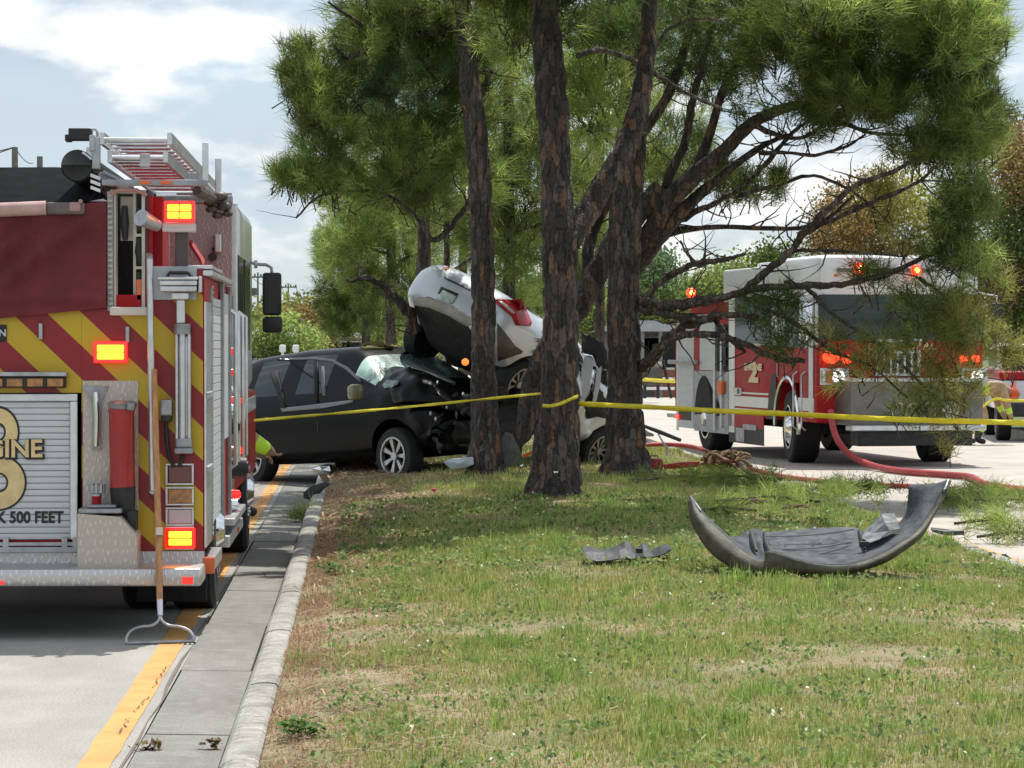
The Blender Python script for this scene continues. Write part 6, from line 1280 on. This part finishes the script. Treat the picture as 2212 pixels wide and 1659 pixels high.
def small_splash():
    o = at(1350, 1205, 20.4); t = thing('broken_plastic', 'small crumpled dark plastic piece on the grass left of the bumper cover', 'debris', o); m = M('crumpled_plastic', (.030,.036,.042), .6, var=.6, scale=18, bump=.5, bscale=60)
    top = [(1257,1183), (1275,1180), (1300,1188), (1318,1184), (1335,1178), (1349,1168), (1362,1172), (1372,1186), (1388,1172), (1398,1178), (1405,1190), (1425,1178), (1440,1174), (1450,1182)]
    mid = [(1262,1192), (1285,1192), (1305,1194), (1322,1193), (1338,1188), (1350,1184), (1364,1190), (1376,1200), (1390,1192), (1402,1194), (1412,1199), (1428,1190), (1440,1186), (1450,1184)]
    bot = [(1268,1208), (1288,1212), (1308,1211), (1324,1209), (1340,1206), (1352,1207), (1366,1206), (1378,1205), (1392,1202), (1404,1202), (1414,1202), (1428,1198), (1440,1193), (1449,1187)]
    g = MB(); g.grid([[at(u, v, Y+.03*noise.noise((u*.05, v, 1))) for u, v in r] for r, Y in ((top, 20.75), (mid, 20.5), (bot, 20.35))]); ob = g.build('folded_sheet', m, t, origin=o); s = ob.modifiers.new('s', 'SOLIDIFY'); s.thickness = .008; apply_mods(ob)
    g = MB(); a = at(1380, 1190, 20.42); g.bbox(a.x-.02, a.x+.025, a.y-.02, a.y+.0, a.z-.015, a.z+.02, .006); g.build('dark_hole', M_ink, t, origin=o)
small_splash()
M_shard = M('dark_shard', (.03,.032,.035), .5, var=.3)
shard('tiny dark shard on the lawn below the forked pine', [(1143,1166), (1160,1162), (1180,1170), (1166,1172)], 23.7, M_shard, 1, depth=.05)
shard('flat dark strip on the litter right of the bumper cover', [(2010,1143), (2040,1146), (2083,1146), (2084,1155), (2050,1158), (2016,1152)], 25.5, M_shard, 2, depth=.1)
shard('curved dark strip lying across the yellow line at the right edge', [(2163,1196), (2172,1196), (2190,1210), (2216,1226), (2205,1228), (2180,1216)], 23.6, M_shard, 3, depth=.06)
shard('long pale broken panel lying under the nose of the black SUV', [(957,998), (975,991), (1022,987), (1024,1003), (1008,1010), (975,1014)], 34.4, M('pale_panel', (.50,.56,.62), .35, .3, var=.15, scale=9), 4, depth=.3, name='loose_hood_shard')
shard('grey slab leaning upright between the slender pine and the wreck', [(1089,1004), (1081,950), (1092,932), (1107,938), (1120,965), (1129,988), (1104,1010)], 34.9, M('grey_board', (.13,.145,.135), .8, var=.25, scale=12), 5, depth=.1, name='leaning_slab')
shard('chrome mirror cap dropped by the kerb beside the black SUV', [(674,1012), (690,1007), (712,1007), (714,1018), (700,1022), (678,1026)], 34.4, M_chrome, 6, depth=.12, name='mirror_cap')
shard('brown splintered wood at the kerb below the mirror cap', [(688,1024), (704,1022), (712,1036), (704,1048), (694,1036)], 33.4, M('splinter', (.20,.13,.09), .9, var=.3), 7, depth=.06)
shard('black crumpled rubber in the gutter beside the kerb', [(655,1064), (672,1050), (700,1042), (716,1044), (700,1056), (690,1068), (668,1080), (655,1076)], 32.2, M_shard, 8, depth=.1)
shard('orange red bar lying behind the forked pine', [(1128,984), (1160,968), (1162,974), (1132,990)], 36.2, M('orange_bar', (.70,.10,.03), .5), 9, depth=.04, name='marker_bar')
for k, (u, v, r) in enumerate(((1127,1006,5), (1218,1000,4), (1200,1020,6), (1092,1040,0))):
    if r: p = at(u, v, 34.4 if k < 2 else 29.2); bm = bmesh.new(); bmesh.ops.create_icosphere(bm, subdivisions=1, radius=r*p.y/F*.9); g = MB(); g.bm(bm, Matrix.Diagonal((1.2, 1, .8, 1))); g.build('glass_chip', M_chrome, None, origin=(0,0,0), label=['white reflective chip left of the forked pine base', 'white chip right of the forked pine', 'pale scrap stuck on the forked pine base'][k], cat='debris').location = p
# tool case, bar, tent like heap
o = at(1412, 1012, 35.5); t = thing('tool_case', 'dark red tool case on the grass right of the rooted pine', 'tool case', o)
g = MB(); a, b = at(1396, 990, 35.5), at(1431, 1014, 35.5); g.bbox(a.x, b.x, 35.4, 35.75, b.z, a.z, .03); g.build('case', M('dark_red_case', (.30,.012,.02), .45, var=.2), t, smooth=True, origin=o)
g = MB(); q = at(1413, 990, 35.55); g.tube([q+Vector((-.05,0,-.01)), q+Vector((-.04,0,.03)), q+Vector((.04,0,.03)), q+Vector((.05,0,-.01))], .008, 6); g.build('handle', M_dark, t, origin=o)
shard('long red bar lying on the grass beside the tool case', [(1432,1004), (1470,999), (1512,997), (1510,1008), (1470,1012), (1434,1013)], 35.4, M('red_bar', (.42,.015,.02), .45, var=.15), 12, depth=.1, name='red_bar', cat='tool')
def heap():
    o = at(1560, 1000, 38.0); t = thing('debris_heap', 'heap of brown branches and a maroon cloth beside the kerb by engine 2', 'debris', o); rg = random.Random(4)
    mb = MB()
    for k in range(60):
        p = at(rg.uniform(1520, 1610), rg.uniform(978, 1010), 38+rg.uniform(-.3, .3)); d = Vector((rg.uniform(-.2, .2), rg.uniform(-.2, .2), rg.uniform(-.05, .12))); mb.tube([p-d*.5, p+Vector((0,0,.02)), p+d*.5], [.02, .03, .008], 5)
    mb.build('broken_twigs', M('dry_twigs', (.17,.11,.06), .9, island=.5), t, origin=o, kind='stuff')
    g = MB(); P = [[at(1545+i*9, 985-abs(3-i)*-2+j*6+4*noise.noise((i*.9, j, 2)), 37.9-.05*j) for i in range(6)] for j in range(3)]; g.grid(P); ob = g.build('cloth', M('maroon_cloth', (.17,.02,.05), .8), t, smooth=True, origin=o); s = ob.modifiers.new('s', 'SOLIDIFY'); s.thickness = .02; apply_mods(ob)
    g = MB(); g.tube([at(1600, 1000, 37.6), at(1606, 1010, 37.5), at(1612, 1020, 37.3)], [.03, .05, .02], 6); g.build('broken_limb', M_barkd, t, smooth=True, origin=o)
heap()
o = at(1425, 940, 40); t = thing('metal_bar', 'long dark bent metal bar with a prop leg, sticking out right of the wreck', 'wreckage', o)
g = MB(); g.tube([at(1380, 916, 39.5), at(1425, 933, 39.3), at(1470, 951, 39.1)], [.02,.03,.025], 6); g.build('bar', M_dark, t, origin=o)
g = MB(); g.tube([at(1421, 936, 39.3), at(1432, 956, 39.2), at(1442, 968, 39.2), at(1442, 986, 39.2)], [.01,.015,.02,.015], 6); g.build('prop', M_alud, t, origin=o)
g = MB(); g.tube([at(1385, 925, 39.4), at(1398, 938, 39.4), at(1412, 940, 39.4)], [.03,.04,.02], 6); g.build('bracket', M_steel, t, origin=o)
p = at(937, 1058, 30.3); g = MB(); bm = bmesh.new(); bmesh.ops.create_icosphere(bm, subdivisions=1, radius=.03); g.bm(bm, Matrix.Diagonal((1, 1, .7, 1))); ob = g.build('red_scrap', M('red_scrap', (.6,.05,.08), .6), None, origin=(0,0,0), label='small bright red scrap in the shaded grass', cat='debris'); ob.location = p
# fallen pine sprays
def spray(label, u, v, z, n, r, pal, seed, sticks=3):
    c = ground_at(u, v, z); o = c.copy(); t = thing('fallen_pine_branch', label, 'branch', o, group='fallen pine branches on the grass and road edge'); g = np.random.default_rng(seed)
    P = np.array(c)+g.normal(0, 1, (n, 3))*np.array([r, r*.9, .05]); P[:, 2] = np.maximum(P[:, 2], z+.03); a = unit(g.normal(0, 1, (n, 3))*np.array([1, 1, .25])+np.array([0, 0, .5])); col = np.array(GRN[pal])[g.integers(0, 3, n)]*1.15
    V, T = needles(P, a, 40, .17, .008, .6, .0, seed); fast_mesh('needle_sprays', V, T, np.repeat(np.repeat(col, 40, 0), 3, 0), M_leaf, t, origin=o, kind='stuff')
    rg = random.Random(seed)
    for k in range(sticks):
        d = Vector((rg.uniform(-1, 1), rg.uniform(-.7, .7), 0)).normalized()*r*1.6; mb = MB(); mb.tube([c-d+Vector((0,0,.02)), c+Vector((0,rg.uniform(-.1,.1),.06)), c+d*.9+Vector((0,0,.03))], [.014,.011,.004], 6); mb.build('stick', M_barkd, t, smooth=True, origin=o)
for k, a in enumerate((('bright green pine spray on the lawn edge left of the bumper cover', 1760, 1068, .25, 40, .28, 'light'), ('dark green pine spray on the kerb behind the bumper cover', 1850, 1060, .2, 34, .3, 'mid'), ('loose pine spray left of the thin hose', 1600, 1040, .25, 26, .35, 'mid'), ('small fresh spray in front of the bumper cover tip', 1560, 1110, .25, 16, .22, 'light'),
    ('pine spray just right of the bumper cover tip', 2110, 1075, .1, 40, .3, 'light'), ('pale spray lying by the thick hose bend', 2060, 1085, .12, 28, .25, 'mid'), ('clump of green needles at the right edge of the road', 2180, 1090, .05, 34, .35, 'mid'), ('spray on the yellow line beside the dark strip', 2140, 1135, .04, 22, .22, 'light'), ('small spray near the curved dark strip', 2190, 1165, .04, 18, .2, 'mid'),
    ('low spray on the shaded lawn right of the tool case', 1470, 1040, .25, 24, .35, 'mid'), ('spray scattered behind the slim debris heap', 1680, 1085, .25, 18, .3, 'light'), ('weedy spray hugging the left kerb face near the SUV', 668, 1120, .03, 14, .14, 'mid'))):
    spray(a[0], a[1], a[2], a[3], a[4], a[5], a[6], 400+k)
for k, (u, v, L, lab) in enumerate(((1600,1083,.5,'brown stick on the lawn behind the bumper cover'), (1640,1088,.35,'short dark stick on the bare patch'), (1720,1098,.3,'thin stick beside the bright pine spray'))):
    c = ground_at(u, v, .27); g = MB(); g.tube([(-L/2,0,0), (-.05,.03,.015), (L*.2,-.02,.02), (L/2,.03,0)], [.012,.02,.016,.005], 6); ob = g.build('fallen_stick', M('rusty_stick', (.13,.06,.05), .9, var=.3), None, smooth=True, origin=(0,0,0), label=lab, cat='stick'); ob.location = c; ob.rotation_euler = (0,0,.2*k)
def leaf_clump(label, u, v, n, r, seed, z=.006, pal=((.10,.07,.02), (.06,.04,.02), (.16,.12,.03))):
    c = ground_at(u, v, z); rg = random.Random(seed); V = []; Cc = []
    for _ in range(n):
        p = c+Vector((rg.gauss(0, r), rg.gauss(0, r*.5), rg.uniform(.0, .035))); a = rg.uniform(0, 6.28); L = rg.uniform(.012, .035); d = Vector((math.cos(a)*L, math.sin(a)*L, rg.uniform(-.3, .8)*L)); w = Vector((-math.sin(a), math.cos(a), rg.uniform(-.5, .5)))*L*.45
        V += [tuple(p-d-c), tuple(p+w-c), tuple(p+d-c), tuple(p-w-c)]; Cc += [rg.choice(pal)]*4
    fast_mesh('leaf_litter', np.array(V)+np.array(c), np.arange(len(V)).reshape(-1, 4), np.array(Cc), M_grass, None, origin=c, label=label, cat='leaves')
leaf_clump('clump of dead leaves in the gutter at the bottom, left of two', 322, 1618, 26, .035, 1); leaf_clump('clump of dead leaves in the gutter near the kerb, right of two', 462, 1614, 22, .028, 2); leaf_clump('single dark leaf by the kerb face behind the rake', 622, 1252, 6, .03, 3); leaf_clump('leaf scrap on the gutter higher up', 570, 1243, 3, .01, 4)
# dark weeds rooted at the kerb back
def weed(label, u, v, n, seed, z=.17):
    c = ground_at(u, v, z); rg = random.Random(seed); V = []; Cc = []
    for _ in range(n):
        p = Vector((rg.gauss(0, .055), rg.gauss(0, .05), rg.uniform(.01, .06))); a = rg.uniform(0, 6.28); L = rg.uniform(.012, .028); d = Vector((math.cos(a)*L, math.sin(a)*L, L*.4)); w = Vector((-math.sin(a)*L*.6, math.cos(a)*L*.6, 0))
        V += [tuple(p-d), tuple(p+w), tuple(p+d), tuple(p-w)]; Cc += [rg.choice(((.06,.14,.03), (.09,.19,.04), (.04,.09,.02)))]*4
    fast_mesh('weed', np.array(V)+np.array(c), np.arange(len(V)).reshape(-1, 4), np.array(Cc), M_grass, None, origin=c, label=label, cat='weed', kind='stuff')
for k, (u, v, lab) in enumerate(((706,1232,'leafy weed on the kerb edge level with the rake head'), (722,1240,'weed clump just right of the kerb edge weed'), (640,1580,'dark leafy weed near the bottom kerb'), (665,1590,'weed beside the bottom kerb weed'), (840,1325,'isolated leafy clump on the lawn left part'), (1450,1400,'low green clump in the middle of the lawn'), (1900,1330,'green clump in front of the bumper cover'))):
    weed(lab, u, v, 60, 50+k)
# --- people in turnout gear
M_tan = M('tan_turnout_cloth', (.42,.29,.17), .85, var=.2, scale=12, bump=.4, bscale=60); M_lime = M('lime_reflective_band', (.55,.85,.05), .45, emit=None); M_skin = M('skin', (.45,.27,.19), .5); M_glove = M('leather_glove', (.30,.20,.12), .8); M_boot = M('rubber_boot', (.02,.02,.02), .6); M_helmet = M('helmet_shell', (.62,.10,.03), .35, coat=.3)
def person(label, loc, rz, J, E, bands, helmet=True, name='person'):
    """J: joint -> (x,y,z,r); E: edges; one skinned body, materials by limb"""
    t = thing(name, label, 'person', loc, (0, 0, rz)); names = list(J); V = [Vector(J[n][:3]) for n in names]; ix = {n: i for i, n in enumerate(names)}
    me = bpy.data.meshes.new('body'); me.from_pydata(V, [(ix[a], ix[b]) for a, b in E], []); o = bpy.data.objects.new('body', me); C.objects.link(o)
    m = o.modifiers.new('skin', 'SKIN'); 
    for i, n in enumerate(names): me.skin_vertices[0].data[i].radius = (J[n][3], J[n][3]); me.skin_vertices[0].data[i].use_root = (n == 'pelvis')
    s = o.modifiers.new('s', 'SUBSURF'); s.levels = 2; s.render_levels = 2; apply_mods(o); o.parent = t
    for mm in (M_tan, M_lime, M_skin, M_glove, M_boot): o.data.materials.append(mm)
    segs = [(V[ix[a]], V[ix[b]], a, b) for a, b in E]
    for f in o.data.polygons:
        f.use_smooth = True; c = f.center; best = None
        for a, b, na, nb in segs:
            d = b-a; k = max(0, min(1, (c-a).dot(d)/d.length_squared)); q = (c-(a+d*k)).length
            if best is None or q < best[0]: best = (q, na, nb, k)
        _, na, nb, k = best; mi = 0
        for (a, b, k0, k1) in bands:
            if (na, nb) == (a, b) and k0 <= k <= k1: mi = 1
        if nb in ('head', 'crownp') or na == 'head': mi = 2
        if 'hand' in nb or 'fin' in nb or 'thumb' in nb: mi = 3
        if 'toe' in nb or ('foot' in nb and k > .6): mi = 4
        f.material_index = mi
    if helmet:
        h = Vector(J['crownp'][:3]); n = Vector(J['head'][:3]); up = (h-n).normalized(); rot = up.to_track_quat('Z', 'Y').to_matrix().to_4x4()
        g = MB(); g.tube([(0,0,-.02), (0,0,.03), (0,0,.08), (0,0,.12), (0,0,.135)], [.135,.128,.11,.07,.01], 20); g.tube([(0,.03,-.035), (0,.03,-.02)], [.19,.165], 20)
        hh = g.build('helmet', M_helmet, t, smooth=True); hh.matrix_basis = Matrix.Translation(n.lerp(h, .6)) @ rot
    g = MB()
    for s in (-1, 1): g.tube([Vector(J['head'][:3])+Vector((s*.03, .085, .03)), Vector(J['head'][:3])+Vector((s*.03, .10, .03))], .012, 8)
    g.build('eyes', M_ink, t, kind='stuff'); return t
def hand(J, E, wrist, s, d, side):
    """palm, four curled fingers and a thumb from wrist along d"""
    w = Vector(J[wrist][:3]); d = Vector(d).normalized(); sd = Vector(side).normalized(); nn = d.cross(sd)
    pal = w+d*.08; J['hand'+s] = (*pal, .034); E.append((wrist, 'hand'+s))
    for i, L in enumerate((.075, .085, .08, .062)):
        off = sd*(.033-.022*i); a = pal+off+d*.035; b = a+d*L*.5+nn*.012; c = b+d*L*.3+nn*.035
        for k, q, r in (('a', a, .012), ('b', b, .011), ('c', c, .009)): J['fin%s%d%s' % (s, i, k)] = (*q, r)
        E += [('hand'+s, 'fin%s%da' % (s, i)), ('fin%s%da' % (s, i), 'fin%s%db' % (s, i)), ('fin%s%db' % (s, i), 'fin%s%dc' % (s, i))]
    a = pal+sd*.045-d*.01; b = a+sd*.02+d*.03+nn*.02; J['thumb%sa' % s] = (*a, .013); J['thumb%sb' % s] = (*b, .011); E += [('hand'+s, 'thumb%sa' % s), ('thumb%sa' % s, 'thumb%sb' % s)]
def kneeler():
    J = {'pelvis': (0,0,.48,.17), 'waist': (0,.08,.66,.165), 'chest': (0,.20,.88,.18), 'neck': (0,.28,1.06,.07), 'head': (0,.34,1.14,.09), 'crownp': (0,.37,1.24,.085),
        'shR': (.19,.22,.98,.10), 'elR': (.30,.42,.80,.10), 'wrR': (.24,.60,.70,.075), 'shL': (-.19,.22,.98,.10), 'elL': (-.28,.42,.78,.10), 'wrL': (-.18,.60,.66,.075),
        'hipR': (.12,.0,.46,.13), 'knR': (.18,.42,.50,.10), 'footR': (.18,.36,.09,.07), 'toeR': (.18,.52,.05,.045), 'hipL': (-.12,0,.46,.13), 'knL': (-.16,.26,.10,.10), 'footL': (-.14,-.20,.09,.07), 'toeL': (-.14,-.30,.05,.05)}
    E = [('pelvis','waist'), ('waist','chest'), ('chest','neck'), ('neck','head'), ('head','crownp'), ('chest','shR'), ('shR','elR'), ('elR','wrR'), ('chest','shL'), ('shL','elL'), ('elL','wrL'), ('pelvis','hipR'), ('hipR','knR'), ('knR','footR'), ('footR','toeR'), ('pelvis','hipL'), ('hipL','knL'), ('knL','footL'), ('footL','toeL')]
    hand(J, E, 'wrR', 'R', (-.2,.8,-.5), (-1,0,0)); hand(J, E, 'wrL', 'L', (.2,.8,-.5), (1,0,0))
    bands = [('elR','wrR',.25,.98), ('shR','elR',.3,.55), ('elL','wrL',.25,.98), ('shL','elL',.3,.55), ('knR','footR',.35,.7), ('hipR','knR',.55,.9), ('waist','chest',.3,.6), ('hipL','knL',.5,.9)]
    return person('firefighter in tan and lime gear kneeling beyond the engine, only an arm showing', Vector((-1.61, 30.5, 0)), R(-78), J, E, bands)
kneeler()
def bender():
    J = {'pelvis': (0,0,.86,.17), 'waist': (0,.14,.98,.165), 'chest': (0,.40,1.04,.18), 'neck': (0,.58,.98,.07), 'head': (0,.67,.92,.09), 'crownp': (0,.76,.88,.085),
        'shR': (.19,.44,1.02,.10), 'elR': (.24,.52,.74,.075), 'wrR': (.20,.62,.50,.05), 'shL': (-.19,.44,1.02,.10), 'elL': (-.24,.54,.76,.075), 'wrL': (-.18,.64,.52,.05),
        'hipR': (.13,0,.84,.13), 'knR': (.17,.14,.48,.10), 'footR': (.18,.0,.09,.07), 'toeR': (.18,.17,.05,.045), 'hipL': (-.13,0,.84,.13), 'knL': (-.17,.10,.48,.10), 'footL': (-.18,-.04,.09,.07), 'toeL': (-.18,.13,.05,.045)}
    E = [('pelvis','waist'), ('waist','chest'), ('chest','neck'), ('neck','head'), ('head','crownp'), ('chest','shR'), ('shR','elR'), ('elR','wrR'), ('chest','shL'), ('shL','elL'), ('elL','wrL'), ('pelvis','hipR'), ('hipR','knR'), ('knR','footR'), ('footR','toeR'), ('pelvis','hipL'), ('hipL','knL'), ('knL','footL'), ('footL','toeL')]
    hand(J, E, 'wrR', 'R', (-.1,.3,-.9), (-1,0,0)); hand(J, E, 'wrL', 'L', (.1,.3,-.9), (1,0,0))
    bands = [('waist','chest',.0,.3), ('elR','wrR',.4,.8), ('elL','wrL',.4,.8), ('knR','footR',.3,.6), ('knL','footL',.3,.6)]
    return person('firefighter in tan gear with a lime hem bending down between engine 2 and the pickup', Vector(((2112-VPX)*52/F, 52, 0)), R(-80), J, E, bands)
bender()
